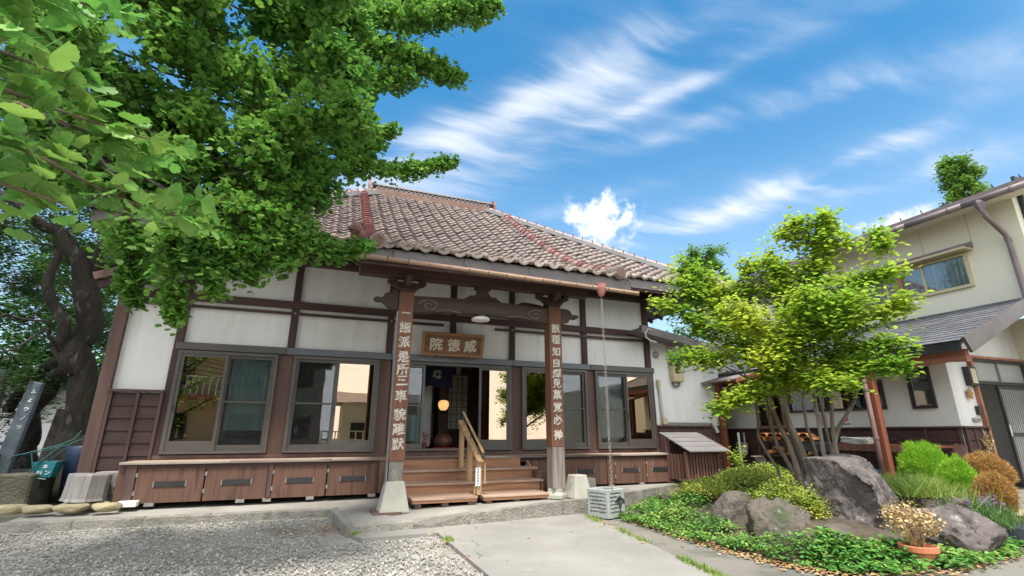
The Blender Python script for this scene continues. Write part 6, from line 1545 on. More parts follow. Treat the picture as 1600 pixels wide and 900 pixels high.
for (x, y, z, row) in spots:
    o = curved_tile(x, y, z, (R(rnd.uniform(-14, 14)), R(rnd.choice((0, 0, 180)) if 'lower shelf' in row else rnd.uniform(-12, 12))))
    if abs(o.location.z-z) < 1 and 'lower shelf' in row: o.location.z += .08
    k += 1
    side = ('rightmost', 'second from the right', 'third from the right', 'fourth from the right', 'fifth from the right', 'sixth from the right', 'leftmost')
    lay_ = 'bottom layer on the top board' if row == 'top row' else ('upper layer on the top board' if 'upper' in row else 'lower board')
    i_ = k-1 if row == 'top row' else (k-8 if 'upper' in row else k-14)
    tag(o, 'orange curved clay tile, %s in the %s' % (side[i_], lay_), 'clay tile', 'clay tiles on the rack')
sv = thing('shovel', 'grey metal shovel hung upright beside the tile rack', 'shovel', (9.6, 9.45, .7))
MB().prism([(9.58, 9.30, 1.16), (9.58, 9.52, 1.20), (9.58, 9.50, .96), (9.58, 9.34, .93)], (.02, 0, 0)).build('blade', M_grey, sv); MB().box(9.57, 9.59, 9.5, 9.55, .55, 1.42).build('shaft', M_white, sv); MB().box(9.57, 9.59, 9.34, 9.37, 1.15, 1.42).build('shaft', M_grey, sv)
fk = thing('garden_fork', 'rusty garden fork with curved tines beside the green pot', 'fork', (9.0, 8.4, .5))
for i in range(6): MB().tube([(8.75+i*.04, 8.4-i*.01, .93), (8.80+i*.05, 8.38, .92-i*.002), (8.88+i*.05, 8.36, .78), (8.96+i*.05, 8.34, .58)], .007, 5).build('tine', M_chain, fk)
MB().tube([(8.72, 8.4, .93), (8.98, 8.38, .93)], .009, 5).build('fork_head', M_chain, fk)
gp = thing('green_pot', 'dark green plastic pot with a leafy seedling beside the brown post', 'plant pot', (8.25, 8.25, .42))
MB().lathe((8.25, 8.25, .42), [(.12, 0), (.16, .18), (.18, .19), (.18, .22), (.14, .22)], 18).build('pot', M_greenpl, gp)
stems = [(8.25, 8.25, .62)]
pts = []; tw = []
for i in range(7):
    b = np.array([8.25, 8.25, .62]); e = b+np.array([rnd.uniform(-.15, .15), rnd.uniform(-.15, .15), rnd.uniform(.25, .62)]); tw.append((b, e))
    for q in range(26): pts.append(b+(e-b)*rnd.uniform(.3, 1.05)+np.array([rnd.gauss(0, .05), rnd.gauss(0, .05), rnd.gauss(0, .03)]))
scatter('leaves', np.array(pts), OVAL_V, OVAL_F, .07, M_garden, gp, up=.5, loc=(8.25, 8.25, .42)); twig_mesh('stems', tw, .007, M_twig, gp, (8.25, 8.25, .42))
bn = thing('long_bench', 'long reddish wooden bench loaded with bundles along the house wall', 'bench', (9.95, 6.3, .4))
MB().box(9.72, 10.3, 5.45, 7.25, 1.16, 1.20).build('bench_top', M_redpost, bn)
MB().box(9.70, 9.74, 5.45, 7.25, 1.08, 1.18).build('apron', M_slat, bn)
for y in (5.5, 6.3, 7.2):
    for x in (9.76, 10.26): MB().box(x-.03, x+.03, y-.03, y+.03, .3, 1.16).build('leg', M_slat, bn)
for i in range(5): MB().beam((9.73, 5.6+i*.075, .62), (9.73, 5.62+i*.08, 1.08), .01, .03, (1, 0, 0)).build('white_stay', M_white, bn)
rp = thing('rope_bundle', 'heap of pale rope and grey netting on the bench', 'rope', (9.95, 6.9, 1.2))
for i in range(14):
    a0 = rnd.uniform(0, 6); pts = [(9.9+.16*math.sin(a0+k*.5), 6.85+.26*math.cos(a0*.7+k*.6), 1.22+i*.007+.012*math.sin(k)) for k in range(14)]
    MB().tube(pts, .014, 5).build('rope_coil', M_pipe, rp)
tag(MB().box(9.8, 10.1, 7.3, 8.0, 1.02, 1.22, ch=.03).build('green_crate', M_darkgran, None, loc=(10, 7.5, 1.02)), 'dark grey-green wire crate between the rack and the bench', 'crate')
tag(MB().lathe((9.95, 6.55, .45), [(.14, 0), (.19, .28), (.2, .3)], 16).build('blue_bucket', M_bluebright, None, smooth=True, loc=(9.95, 6.55, .45)), 'blue bucket under the long bench', 'bucket')
tag(MB().beam((9.85, 5.35, .5), (9.93, 5.18, 1.22), .16, .05, (1, 0, 0)).build('leaning_board', M_slat, None, loc=(9.9, 5.3, .5)), 'narrow weathered board leaning on the house wall', 'board')

# ------------------------------------------------------------------ garden bed
BED = [(4.42, 6.75), (4.38, 5.6), (4.36, 4.9), (4.38, 4.2), (4.5, 3.7), (4.9, 3.45), (5.6, 3.3), (6.8, 3.42), (7.4, 3.55), (8.6, 4.0), (9.3, 4.5), (9.35, 9.0), (7.6, 9.05), (6.2, 8.35), (5.2, 7.6), (4.5, 7.1)]
def inside(x, y):
    c = False; n = len(BED)
    for i in range(n):
        x1_, y1_ = BED[i]; x2_, y2_ = BED[(i+1) % n]
        if (y1_ > y) != (y2_ > y) and x < (x2_-x1_)*(y-y1_)/(y2_-y1_)+x1_: c = not c
    return c
def edge_d(x, y):
    d = 9
    for i in range(len(BED)):
        a = Vector((*BED[i], 0)); b = Vector((*BED[(i+1) % len(BED)], 0)); p = Vector((x, y, 0)); t = max(0, min(1, (p-a).dot(b-a)/(b-a).length_squared)); d = min(d, (p-(a+(b-a)*t)).length)
    return d
def bz(x, y):
    return G0+.02+.42*min(1, max(0, edge_d(x, y)-.1)/1.5)**.8
nx_, ny_ = 60, 66
vs = []; idx = {}; fs = []
for j in range(ny_+1):
    for i in range(nx_+1):
        x, y = 4.3+5.1*i/nx_, 3.25+5.9*j/ny_
        if inside(x, y): idx[i, j] = len(vs); vs.append((x, y, bz(x, y)+.03*mnoise.noise(Vector((x*3, y*3, 0)))))
        else:
            idx[i, j] = len(vs); vs.append((x, y, G0-.05))
for j in range(ny_):
    for i in range(nx_):
        q = [(i, j), (i+1, j), (i+1, j+1), (i, j+1)]
        if sum(inside(4.3+5.1*a/nx_, 3.25+5.9*b/ny_) for a, b in q) >= 3: fs.append(tuple(idx[k] for k in q))
bedo = MB().add(vs, fs).build('garden_bed', M_soil, None, smooth=True); struct(bedo)

rock('boulder', (6.30, 4.52, .44), .52, .52, .74, M_rock, 9, None, 'huge dark grey boulder in the middle of the garden bed', 'boulder', amp=.19, sub=6, box=.8, rotz=.25, flat=.12)
rock('garden_rock', (5.28, 5.50, .32), .36, .32, .38, M_rock2, 12, None, 'squarish flat topped brown rock behind the low mossy rock', 'rock', 'garden rocks', amp=.14, flat=.15, rotz=.2)
rock('garden_rock', (5.10, 4.66, .26), .42, .36, .42, M_rock2, 23, None, 'low rounded mossy rock nearest the path edge', 'rock', 'garden rocks', amp=.26)
rock('garden_rock', (5.45, 4.22, .20), .48, .28, .26, M_rock2, 24, None, 'long low rock running from the mossy rock to the boulder', 'rock', 'garden rocks', amp=.2)
rock('garden_rock', (5.0, 6.05, .20), .26, .2, .11, M_rock2, 14, None, 'small low rock half buried in green ground cover', 'rock', 'garden rocks', amp=.2)
rock('garden_rock', (5.3, 6.85, .34), .16, .15, .14, M_rock2, 15, None, 'small dark rock beside the hedge near the hatches', 'rock', 'garden rocks', amp=.2)
rock('garden_rock', (6.66, 3.74, .34), .56, .32, .32, M_rock, 16, None, 'dark slanting rock behind the terracotta pot', 'rock', 'garden rocks', amp=.24, rotz=-.3)
rock('garden_rock', (7.1, 4.15, .55), .42, .24, .17, M_rock2, 17, None, 'flat layered rock above the slanting dark rock', 'rock', 'garden rocks', amp=.26, rotz=-.2)
rock('garden_rock', (7.55, 3.95, .36), .3, .16, .14, M_rock2, 18, None, 'small brown rock under the lavender at the right end', 'rock', 'garden rocks', amp=.26)

# low plants as leaf masses
def in_poly(pts_, n, gen=rng):
    xs_ = [p[0] for p in pts_]; ys_2 = [p[1] for p in pts_]; out = []
    while len(out) < n:
        x, y = gen.uniform(min(xs_), max(xs_)), gen.uniform(min(ys_2), max(ys_2)); c = False
        for i in range(len(pts_)):
            x1_, y1_ = pts_[i]; x2_, y2_ = pts_[(i+1) % len(pts_)]
            if (y1_ > y) != (y2_ > y) and x < (x2_-x1_)*(y-y1_)/(y2_-y1_)+x1_: c = not c
        if c: out.append((x, y))
    return np.array(out)
def cover(name, lab, poly, n, h, size, m, tmpl=(OVAL_V, OVAL_F), up=.6, clump=.12):
    p = in_poly(poly, n//7); pts_ = []
    for x, y in p:
        hh = h*(.45+.75*max(0, .5+mnoise.noise(Vector((x*2.3, y*2.3, 4)))))
        if mnoise.noise(Vector((x*3.1, y*3.1, 9))) < -.22 and rnd.random() < .85: continue
        b = bz(x, y) if inside(x, y) else G0+.02
        for k in range(7): pts_.append((x+rnd.gauss(0, clump*.5), y+rnd.gauss(0, clump*.5), b+hh*(.25+.75*rnd.random()**.5)+rnd.uniform(-.01, .01)))
    o = scatter(name, np.array(pts_), tmpl[0], tmpl[1], size, m, None, up=up, droop=.1)
    return tag(o, lab, 'plants', kind='stuff')
cover('ground_cover', 'bright green leafy ground cover along the path edge', [(4.36, 7.0), (4.30, 5.6), (4.30, 4.9), (4.33, 4.3), (4.45, 3.85), (4.8, 4.0), (4.72, 4.6), (4.85, 5.6), (5.6, 6.3), (5.4, 7.5), (4.6, 7.15)], 8500, .13, .042, M_cover)
cover('ground_cover', 'darker green leafy ground cover below the terracotta pot', [(4.42, 3.8), (4.9, 3.40), (5.6, 3.25), (6.8, 3.38), (7.45, 3.5), (7.5, 3.65), (6.5, 3.5), (5.6, 3.75), (5.0, 4.1)], 4600, .10, .055, M_cover)
cover('hedge_plants', 'yellow green small leaved hedge around the garden rocks', [(5.2, 6.3), (5.4, 5.9), (6.2, 5.9), (8.0, 6.8), (8.7, 7.6), (7.4, 7.8), (6.2, 7.3), (5.3, 6.9)], 16000, .26, .032, M_azal, up=.4)
# azalea shrubs: rounded leaf masses with the tips reaching out
def shrub(name, lab, c, r, n, size, m, seed=0, woody=True, cat='shrub', lump=.35):
    t = thing(name, lab, cat, (c[0], c[1], bz(c[0], c[1]) if inside(c[0], c[1]) else G0))
    g = np.random.default_rng(seed); pts_ = []; tw = []
    base = np.array([c[0], c[1], t.location.z])
    for k in range(n//9):
        d = g.normal(size=3); d[2] = abs(d[2])*.9-.15; d /= np.linalg.norm(d)
        q = 1+lump*mnoise.noise(Vector((d[0]*1.8+seed, d[1]*1.8, d[2]*1.8)))*1.6
        e = np.array(c)+d*np.array(r)*q*g.uniform(.62, 1.04)
        pts_.append(e+g.normal(size=(9, 3))*.035); 
        if k % 4 == 0: tw.append((base, e))
    scatter('foliage', np.concatenate(pts_), OVAL_V, OVAL_F, size, m, t, up=.55, droop=-.2, loc=tuple(t.location))
    if woody: twig_mesh('stems', tw, .008, M_twig, t, tuple(t.location))
    return t
shrub('azalea_shrub', 'yellow green azalea shrub leaning over rocks beside the boulder', (5.80, 5.15, .50), (.42, .32, .28), 5600, .030, M_azal, 3)
shrub('azalea_shrub', 'yellowish azalea shrub in front of the left tree trunks', (6.2, 5.9, .46), (.62, .42, .28), 7000, .032, M_azal, 4)
shrub('azalea_shrub', 'small yellow green azalea pressed against the left side of the boulder', (5.55, 4.62, .50), (.27, .2, .24), 2600, .030, M_azal, 5)
shrub('azalea_shrub', 'greener azalea shrub spreading in front of the slatted shelter', (6.3, 6.5, .36), (.7, .4, .22), 6500, .032, M_azgreen, 6)
# feathery tuft behind the boulder's right side
def tuft(name, lab, c, r, n, L, m, seed, spread=.9, cat='grass'):
    g = np.random.default_rng(seed)
    b = np.array(c)+g.normal(size=(n, 3))*np.array([r, r, .02]); b[:, 2] = c[2]+g.random(n)*.02
    d = g.normal(size=(n, 3)); d[:, 2] = np.abs(d[:, 2])+1.0/spread; d /= np.linalg.norm(d, axis=1)[:, None]
    x = np.cross(d, g.normal(size=(n, 3))); x /= np.linalg.norm(x, axis=1)[:, None]; z = np.cross(x, d)
    return tag(scatter(name, b, BLADE_V, BLADE_F, L, m, None, frames=np.stack([x, d, z], 2), loc=c, jitter=.45), lab, cat)
tuft('feathery_plant', 'soft yellow green feathery plant behind the right shoulder of the boulder', (7.35, 4.75, .50), .30, 9000, .28, M_grass, 2)
tuft('feathery_plant', 'drooping grassy tuft hanging over the layered rock', (7.0, 4.25, .66), .12, 2200, .22, M_grass, 3, 1.6)
def kochia(name, lab, c, r, h, m, seed, n=26000, lean=(0, 0)):
    t = thing(name, lab, 'shrub', c)
    g = np.random.default_rng(seed)
    d = g.normal(size=(n, 3)); d /= np.linalg.norm(d, axis=1)[:, None]
    rad = g.random(n)**.28
    lump = np.array([1+.22*mnoise.noise(Vector((a*2.2+seed, b_*2.2, c_*2.2)))+.10*mnoise.noise(Vector((a*6+seed, b_*6, c_*6))) for a, b_, c_ in d])
    u = d[:, 2]
    prof = np.where(u > 0, 1-.22*u**2, 1-.25*u**2)
    p = np.stack([d[:, 0]*r*prof, d[:, 1]*r*prof, d[:, 2]*h/2], 1)*(rad*lump)[:, None]
    p[:, 0] += lean[0]*(p[:, 2]+h/2); p[:, 1] += lean[1]*(p[:, 2]+h/2)
    p += np.array([c[0], c[1], c[2]+h/2+.03])
    dr = d*.6+np.array([0, 0, .65])+g.normal(size=(n, 3))*.5; dr /= np.linalg.norm(dr, axis=1)[:, None]
    x = np.cross(dr, g.normal(size=(n, 3))); x /= np.linalg.norm(x, axis=1)[:, None]; z = np.cross(x, dr)
    v = [(-.07, 0, 0), (.07, 0, 0), (0, 1, .12)]
    scatter('foliage', p, v, BLADE_F, .048, m, t, frames=np.stack([x, dr, z], 2), loc=c, jitter=.4)
    MB().tube([c, (c[0]+lean[0]*h*.4, c[1], c[2]+h*.5)], [.02, .012], 6).build('stem', M_twig, t)
    return t
kochia('kochia_bush', 'bright lime green feathery round bush, the larger of the two', (8.95, 5.2, .44), .34, .80, M_koch, 7, lean=(-.05, 0))
kochia('kochia_bush', 'smaller lime green feathery bush right of the larger one', (8.3, 4.55, .32), .22, .72, M_koch, 8, lean=(.12, -.1))
kochia('kochia_bush', 'tan dried round feathery bush growing in the mint green pot', (9.1, 4.5, .56), .27, .52, M_kochb, 9, lean=(-.05, 0))
kochia('kochia_bush', 'dried yellowish feathery bush in front of the mint green pot', (8.15, 4.05, .30), .20, .58, M_kochb, 10, lean=(.05, -.05))
mp_ = thing('mint_planter', 'mint green square plastic planter holding a tan dried bush', 'planter', (8.95, 4.62, .38))
MB().add([(8.80, 4.47, .38), (9.10, 4.47, .38), (9.10, 4.77, .38), (8.80, 4.77, .38), (8.75, 4.42, .66), (9.15, 4.42, .66), (9.15, 4.82, .66), (8.75, 4.82, .66)], [(3, 2, 1, 0), (0, 1, 5, 4), (1, 2, 6, 5), (2, 3, 7, 6), (3, 0, 4, 7), (4, 5, 6, 7)]).build('planter_body', M_mint, mp_)
MB().box(8.73, 9.17, 4.40, 4.42, .64, .68).box(8.73, 9.17, 4.82, 4.84, .64, .68).box(8.73, 8.75, 4.42, 4.82, .64, .68).box(9.15, 9.17, 4.42, 4.82, .64, .68).build('planter_rim', M_mint, mp_)
# lavender
lv = thing('lavender', 'lavender with small purple heads at the right end of the bed', 'flowers', (7.5, 4.0, .45))
g = np.random.default_rng(12); b = np.array([7.45, 3.98, .40])+g.normal(size=(2200, 3))*np.array([.30, .18, .03]); d = g.normal(size=(2200, 3))*.4+np.array([0, 0, 1]); d /= np.linalg.norm(d, axis=1)[:, None]
x = np.cross(d, g.normal(size=(2200, 3))); x /= np.linalg.norm(x, axis=1)[:, None]
scatter('stems', b, BLADE_V, BLADE_F, .20, M_azgreen, lv, frames=np.stack([x, d, np.cross(x, d)], 2), loc=(7.5, 4, .45))
M_purp = leafmat('lavender_head', [(.22, .12, .38), (.32, .2, .5)], ns=4)
hp = (b+d*.2)[::50]; hp = np.repeat(hp, 12, 0)+g.normal(size=(len(hp)*12, 3))*np.array([.012, .012, .03])
scatter('flower_heads', hp, OVAL_V, OVAL_F, .022, M_purp, lv, loc=(7.5, 4, .45))
# dried hydrangea in a terracotta pot
tp = thing('terracotta_pot', 'terracotta pot in front of the boulder with dried tan flowers', 'plant pot', (5.62, 3.50, .2))
MB().lathe((5.62, 3.50, .17), [(.10, 0), (.135, .13), (.165, .135), (.168, .18), (.15, .185), (.13, .16)], 24).build('pot', M_terra, tp, smooth=False)
MB().lathe((5.62, 3.50, .31), [(.12, 0), (.12, .005)], 16).build('pot_soil', M_soil, tp)
g = np.random.default_rng(21); heads = []; tw = []
for k in range(34):
    a = g.uniform(0, 2*math.pi); rr = g.random()**.6*.25; e = np.array([5.62+rr*math.cos(a), 3.52+rr*math.sin(a)*.8, .60+g.uniform(-.05, .11)-rr*.3]); tw.append((np.array([5.62+g.normal()*.03, 3.50+g.normal()*.03, .31]), e)); heads.append(e+g.normal(size=(30, 3))*.034)
scatter('dried_heads', np.concatenate(heads), OVAL_V, OVAL_F, .034, M_dry, tp, up=.2, loc=(5.72, 3.62, .18)); twig_mesh('stems', tw, .006, M_dry, tp, (5.72, 3.62, .18))
# crates and slabs at the end of the bed
ct = thing('plastic_crate', 'grey blue slatted plastic crate at the right end of the bed', 'crate', (8.2, 3.95, .2))
for i in range(7): MB().box(7.92+i*.09, 7.96+i*.09, 3.62, 4.1, .28, .31).box(7.92+i*.09, 7.96+i*.09, 3.60, 3.62, .16, .31).build('slat', M_slate, ct)
MB().box(7.88, 8.52, 3.58, 3.60, .27, .32).box(7.88, 8.52, 4.1, 4.12, .27, .32).box(7.86, 7.88, 3.58, 4.12, .16, .32).box(8.52, 8.54, 3.58, 4.12, .16, .32).build('frame', M_slate, ct)
tag(MB().box(8.55, 9.15, 3.95, 4.40, .30, .40, ch=.015).build('stone_slab', M_sand, None, loc=(8.8, 4.2, .3)), 'pale flat slab beside the mint green planter', 'slab')
tag(MB().box(7.35, 7.85, 3.44, 3.50, .15, .22, ch=.01).build('grey_bar', M_slate, None, loc=(7.6, 3.45, .15)), 'blue grey plastic strip at the edge of the paving', 'strip')

# fallen leaves along the bed edge, weeds in the path joints
def litter():
    P = []
    for (ax, ay), (bx, by), n, s in (((4.40, 6.6), (4.34, 5.6), 80, .04), ((4.34, 5.6), (4.30, 4.6), 190, .05), ((4.30, 4.6), (4.45, 3.6), 260, .07), ((4.45, 3.6), (5.6, 3.2), 120, .06), ((5.6, 3.2), (7.5, 3.5), 150, .06), ((3.95, 6.4), (4.0, 6.9), 26, .06), ((.2, 8.2), (.45, 7.1), 90, .12), ((-1, 8.3), (.3, 8.3), 110, .14), ((-4, 8.35), (-1, 8.35), 60, .1), ((.1, 7.9), (.3, 7.0), 60, .2), ((1.55, 5.2), (1.6, 6.8), 22, .08)):
        for k in range(n):
            t = rnd.random(); P.append((ax+(bx-ax)*t+rnd.gauss(0, s), ay+(by-ay)*t+rnd.gauss(0, s), G0+.036+rnd.random()*.012))
    for k in range(70): P.append((rnd.uniform(-4, 4.2), rnd.uniform(3, 8), G0+.038))
    return scatter('fallen_leaves', np.array(P), OVAL_V, OVAL_F, .045, M_litter, None, up=.88, droop=0)
tag(litter(), 'dry brown fallen leaves along the garden edge', 'leaves', kind='stuff')
def weeds():
    P = []
    for (ax, ay), (bx, by), n, s in (((3.42, 3.5), (3.62, 4.6), 520, .025), ((3.3, 2.9), (3.42, 3.5), 200, .04), ((3.75, 5.3), (3.9, 6.2), 200, .03), ((3.95, 6.7), (4.1, 7.3), 200, .05), ((1.60, 6.2), (1.62, 6.4), 120, .02), ((.56, 7.0), (.62, 7.03), 60, .02), ((3.2, 7.45), (3.25, 7.46), 50, .015)):
        for k in range(n):
            t = rnd.random(); P.append((ax+(bx-ax)*t+rnd.gauss(0, s), ay+(by-ay)*t+rnd.gauss(0, s), G0+.03))
    n = len(P); g = np.random.default_rng(5); d = g.normal(size=(n, 3))*.5+np.array([0, 0, 1]); d /= np.linalg.norm(d, axis=1)[:, None]; x = np.cross(d, g.normal(size=(n, 3))); x /= np.linalg.norm(x, axis=1)[:, None]
    return scatter('weeds', np.array(P), [(-.12, 0, 0), (.12, 0, 0), (0, 1, .1)], BLADE_F, .05, M_grass, None, frames=np.stack([x, d, np.cross(x, d)], 2))
tag(weeds(), 'small green weeds growing in the path joints', 'weeds', kind='stuff')

# ------------------------------------------------------------------ trees
def crown(t, boughs, per_m, k, crad, size, tmpl, m, name='foliage', twr=.006, up=.5, droop=.3, parts=0, mp_=None, leafname='leaf', near=C0, flat=.8, hang=0.0):
    P, tw = bough_points(boughs, per_m, k, crad, flat=flat, hang=hang)
    lo_ = tuple(t.location)
    if parts:
        d = np.linalg.norm(P-np.array(near), axis=1); o_ = np.argsort(d); first, rest = o_[:parts], o_[parts:]
        me = bpy.data.meshes.new(leafname); me.from_pydata([tuple(c*size for c in v) for v in tmpl[0]], [], tmpl[1]); me.update(); me.shade_smooth(); me.materials.append(mp_)
        F = rot_frames(len(first), up, droop=droop)
        for i, q in enumerate(first):
            o = bpy.data.objects.new(leafname, me); COL.objects.link(o); o.parent = t
            m4 = Matrix([list(F[i][r])+[0] for r in range(3)]+[[0, 0, 0, 1]]); s = rnd.uniform(.7, 1.2)
            o.matrix_local = Matrix.Translation(Vector(P[q])-org(t)) @ m4 @ Matrix.Diagonal((s, s, s*rnd.uniform(.4, 1.6), 1))
        P = P[rest]
    if len(P): 
        o = scatter(name, P, tmpl[0], tmpl[1], size, m, t, up=up, droop=droop, loc=lo_); o['kind'] = 'stuff'
    twig_mesh('twigs', tw, twr, M_twig, t, lo_)['kind'] = 'stuff'
def limb(t, pts, m, name='branch', n=10, wob=.03):
    P = [p[:3] for p in pts]; rs = [p[3] for p in pts]; out = []; ro_ = []
    for i in range(len(P)-1):
        for s in range(5):
            u = s/5; q = Vector(P[i]).lerp(Vector(P[i+1]), u); q += mnoise.noise_vector(q*1.7)*wob*2; out.append(q); ro_.append((rs[i]*(1-u)+rs[i+1]*u)*(1+.12*mnoise.noise(q*5)))
    out.append(Vector(P[-1])); ro_.append(rs[-1])
    return MB().tube(out, ro_, n).build(name, m, t, smooth=True)

# the garden tree
for _i in (9, 10, 11, 12): GARDEN_BOUGHS[_i] = (GARDEN_BOUGHS[_i][0], GARDEN_BOUGHS[_i][1]*.85, GARDEN_BOUGHS[_i][2]*.75)
for _i in (1, 17, 19): GARDEN_BOUGHS[_i] = ([(x, y, z-.42) for x, y, z in GARDEN_BOUGHS[_i][0]], GARDEN_BOUGHS[_i][1]*.85, GARDEN_BOUGHS[_i][2])
gt = thing('garden_tree', 'multi stemmed garden tree with yellow green leaves behind the boulder', 'tree', (6.9, 5.6, .5))
GARDEN_STEMS = [[(x_, y_, z_, r_*.6) for x_, y_, z_, r_ in st] for st in GARDEN_STEMS]
for st in GARDEN_STEMS:
    b = st[0]; limb(gt, [(b[0]+.02, b[1]-.01, .35, b[3]*1.15)]+st, M_bark, 'stem')
crown(gt, GARDEN_BOUGHS, 84, 16, .12, .078, (OVAL_V, OVAL_F), M_garden, twr=.004, up=.62, droop=.4, flat=.72, hang=.15)
# second, smaller branches inside the crown
for b in GARDEN_BOUGHS:
    pts_ = [(*p, .018*(1-.8*i/(len(b[0])-1))) for i, p in enumerate(b[0])]; limb(gt, pts_, M_bark, 'branch', 6, .05)

# the big old tree at the left
ct_ = thing('old_tree', 'huge old tree with dark gnarled trunk left of the temple', 'tree', (CHERRY[0][0][0], CHERRY[0][0][1], G0))
CHERRY = [[(x_, y_, z_, r_*.40) for x_, y_, z_, r_ in st] for st in CHERRY]
b = CHERRY[0][0]
limb(ct_, [(b[0], b[1], .0, .44)]+CHERRY[0], M_darkbark, 'trunk', 18, .12)
for st in CHERRY[1:]: limb(ct_, st, M_darkbark, 'branch', 12, .10)
b = CHERRY[3][0]; limb(ct_, [(b[0]-.1, b[1], .1, .6)]+CHERRY[3][:1], M_darkbark, 'branch', 12, .1)
crown(ct_, FAR_BOUGHS, 26, 26, .26, .085, (DIA_V, DIA_F), M_maple, twr=.012, up=.7, droop=.1)
rc = random.Random(7)
high = [([(rc.uniform(-11, -5), rc.uniform(12, 18), rc.uniform(6.5, 10))]*1, 0, 0) for _ in range(26)]
high = [([h[0][0], (h[0][0][0]+rc.uniform(-1, 1), h[0][0][1]+rc.uniform(-1, 1), h[0][0][2]+rc.uniform(-.5, .5))], 1.0, .8) for h in high]
crown(ct_, high, 16, 22, .3, .11, (DIA_V, DIA_F), M_maple, name='foliage', twr=.012, up=.7, droop=.1)

# the ginkgo, whose trunk stands just outside the picture on the left
gk = thing('ginkgo_tree', 'large ginkgo tree with fan shaped leaves hanging over the left side', 'tree', (-4.6, 4.6, G0))
limb(gk, [(-4.6, 4.6, 0, .48), (-4.6, 4.6, .6, .38), (-4.55, 4.65, 2.6, .34), (-4.4, 4.8, 4.8, .28), (-4.3, 4.9, 7.5, .2), (-4.2, 4.9, 10, .08)], M_bark, 'trunk', 16, .05)
for i, (pts_, r0, r1) in enumerate(GINKGO_BOUGHS):
    a = pts_[0]; z = max(3.8, a[2]-.5)
    mid = ((-4.3+a[0])/2, (4.8+a[1])/2+.7, (z+a[2])/2+.9)
    limb(gk, [(-4.45, 4.75, z, .032), (*mid, .018)] + [(*p, .013*(1-.75*k/(len(pts_)-1))) for k, p in enumerate(pts_)], M_darkbark, 'branch', 7, .05)
for i, (pts_, r0, r1) in enumerate(NEAR_BOUGHS):
    a = pts_[0]
    limb(gk, [(-4.5, 4.6, 3.0+.2*i, .016), ((-4.5+a[0])/2, (4.6+a[1])/2, 3.0+.1*i, .01)] + [(*p, .005*(1-.6*k/(len(pts_)-1))) for k, p in enumerate(pts_)], M_twig, 'branch', 6, .02)
crown(gk, NEAR_BOUGHS, 46, 5, .045, .039, (NEAR_V, NEAR_F), M_ginkn, twr=.0016, up=.35, droop=.7, parts=290, mp_=M_ginkn)
crown(gk, GINKGO_BOUGHS, 95, 17, .06, .043, (FAN_V, FAN_F), M_gink, twr=.003, up=.35, droop=.7, hang=.35)
crown(gk, GINKGO_BULK, 104, 22, .08, .047, (FAN_V, FAN_F), M_gink, twr=.003, up=.35, droop=.7, hang=.4)
rc = random.Random(9); ov = []
for _ in range(26):
    a = (rc.uniform(-8, -3.2), rc.uniform(3.0, 8), rc.uniform(6.2, 9.5)); ov.append(([a, (a[0]+rc.uniform(-.6, .6), a[1]+rc.uniform(-.6, .6), a[2]+rc.uniform(-.3, .3))], .7, .5))
crown(gk, ov, 14, 12, .16, .085, (FAN_V, FAN_F), M_gink, twr=.004, up=.4, droop=.6)

# trees beyond the roofs
def far_tree(name, lab, x, y, zb, zt_, r, m, seed, conical=.7, leaf=.2, n=26, k=40, sp=.35):
    t = thing(name, lab, 'tree', (x, y, G0)); rc = random.Random(seed)
    limb(t, [(x, y, 0, r*.12), (x, y, zb, r*.09), (x, y, zt_*.97, .03)], M_darkbark, 'trunk', 8, .05)
    bs = []
    for i in range(n):
        u = i/n; z = zb+(zt_-zb)*u; rr = r*(1-conical*u); a = i*2.4+rc.uniform(-.4, .4); e = (x+rr*math.cos(a)*.8, y+rr*math.sin(a)*.8, z+rr*.35)
        bs.append(([(x+rr*.25*math.cos(a), y+rr*.25*math.sin(a), z), e], .3*r*(1-.5*u), .16*r))
        limb(t, [(x, y, z-.2, .05), (*e, .02)], M_darkbark, 'branch', 5, .02)
    crown(t, bs, 3.2, k, sp, leaf, (OVAL_V, OVAL_F), m, twr=.02, up=.6, droop=.1)
far_tree('evergreen_tree', 'tall evergreen tree rising behind the house roof', 25.8, 11.0, 7.5, 13.4, 1.9, M_far, 3, .72, .13, 46, 130, .20)
far_tree('round_tree', 'bushy green tree rising behind the right end of the temple roof', 14.7, 15.4, 4.8, 8.75, 1.7, M_far, 5, .45, .12, 40, 110, .18)
far_tree('round_tree', 'pale green tree further left behind the temple yard', -9.5, 24, 2, 9, 3.2, M_maple, 6, .4, .22, 30, 40, .35)
far_tree('round_tree', 'dense green tree in the far left background', -15, 21, 1.5, 8.5, 3.2, M_maple, 8, .4, .22, 30, 40, .35)
# garden greenery in the gap above the wing roof
rg = shrub('roof_side_shrub', 'green bush showing between the wing roof and the temple eave', (9.6, 13.6, 4.1), (1.0, .6, .6), 2600, .09, M_cover, 14, cat='bush')

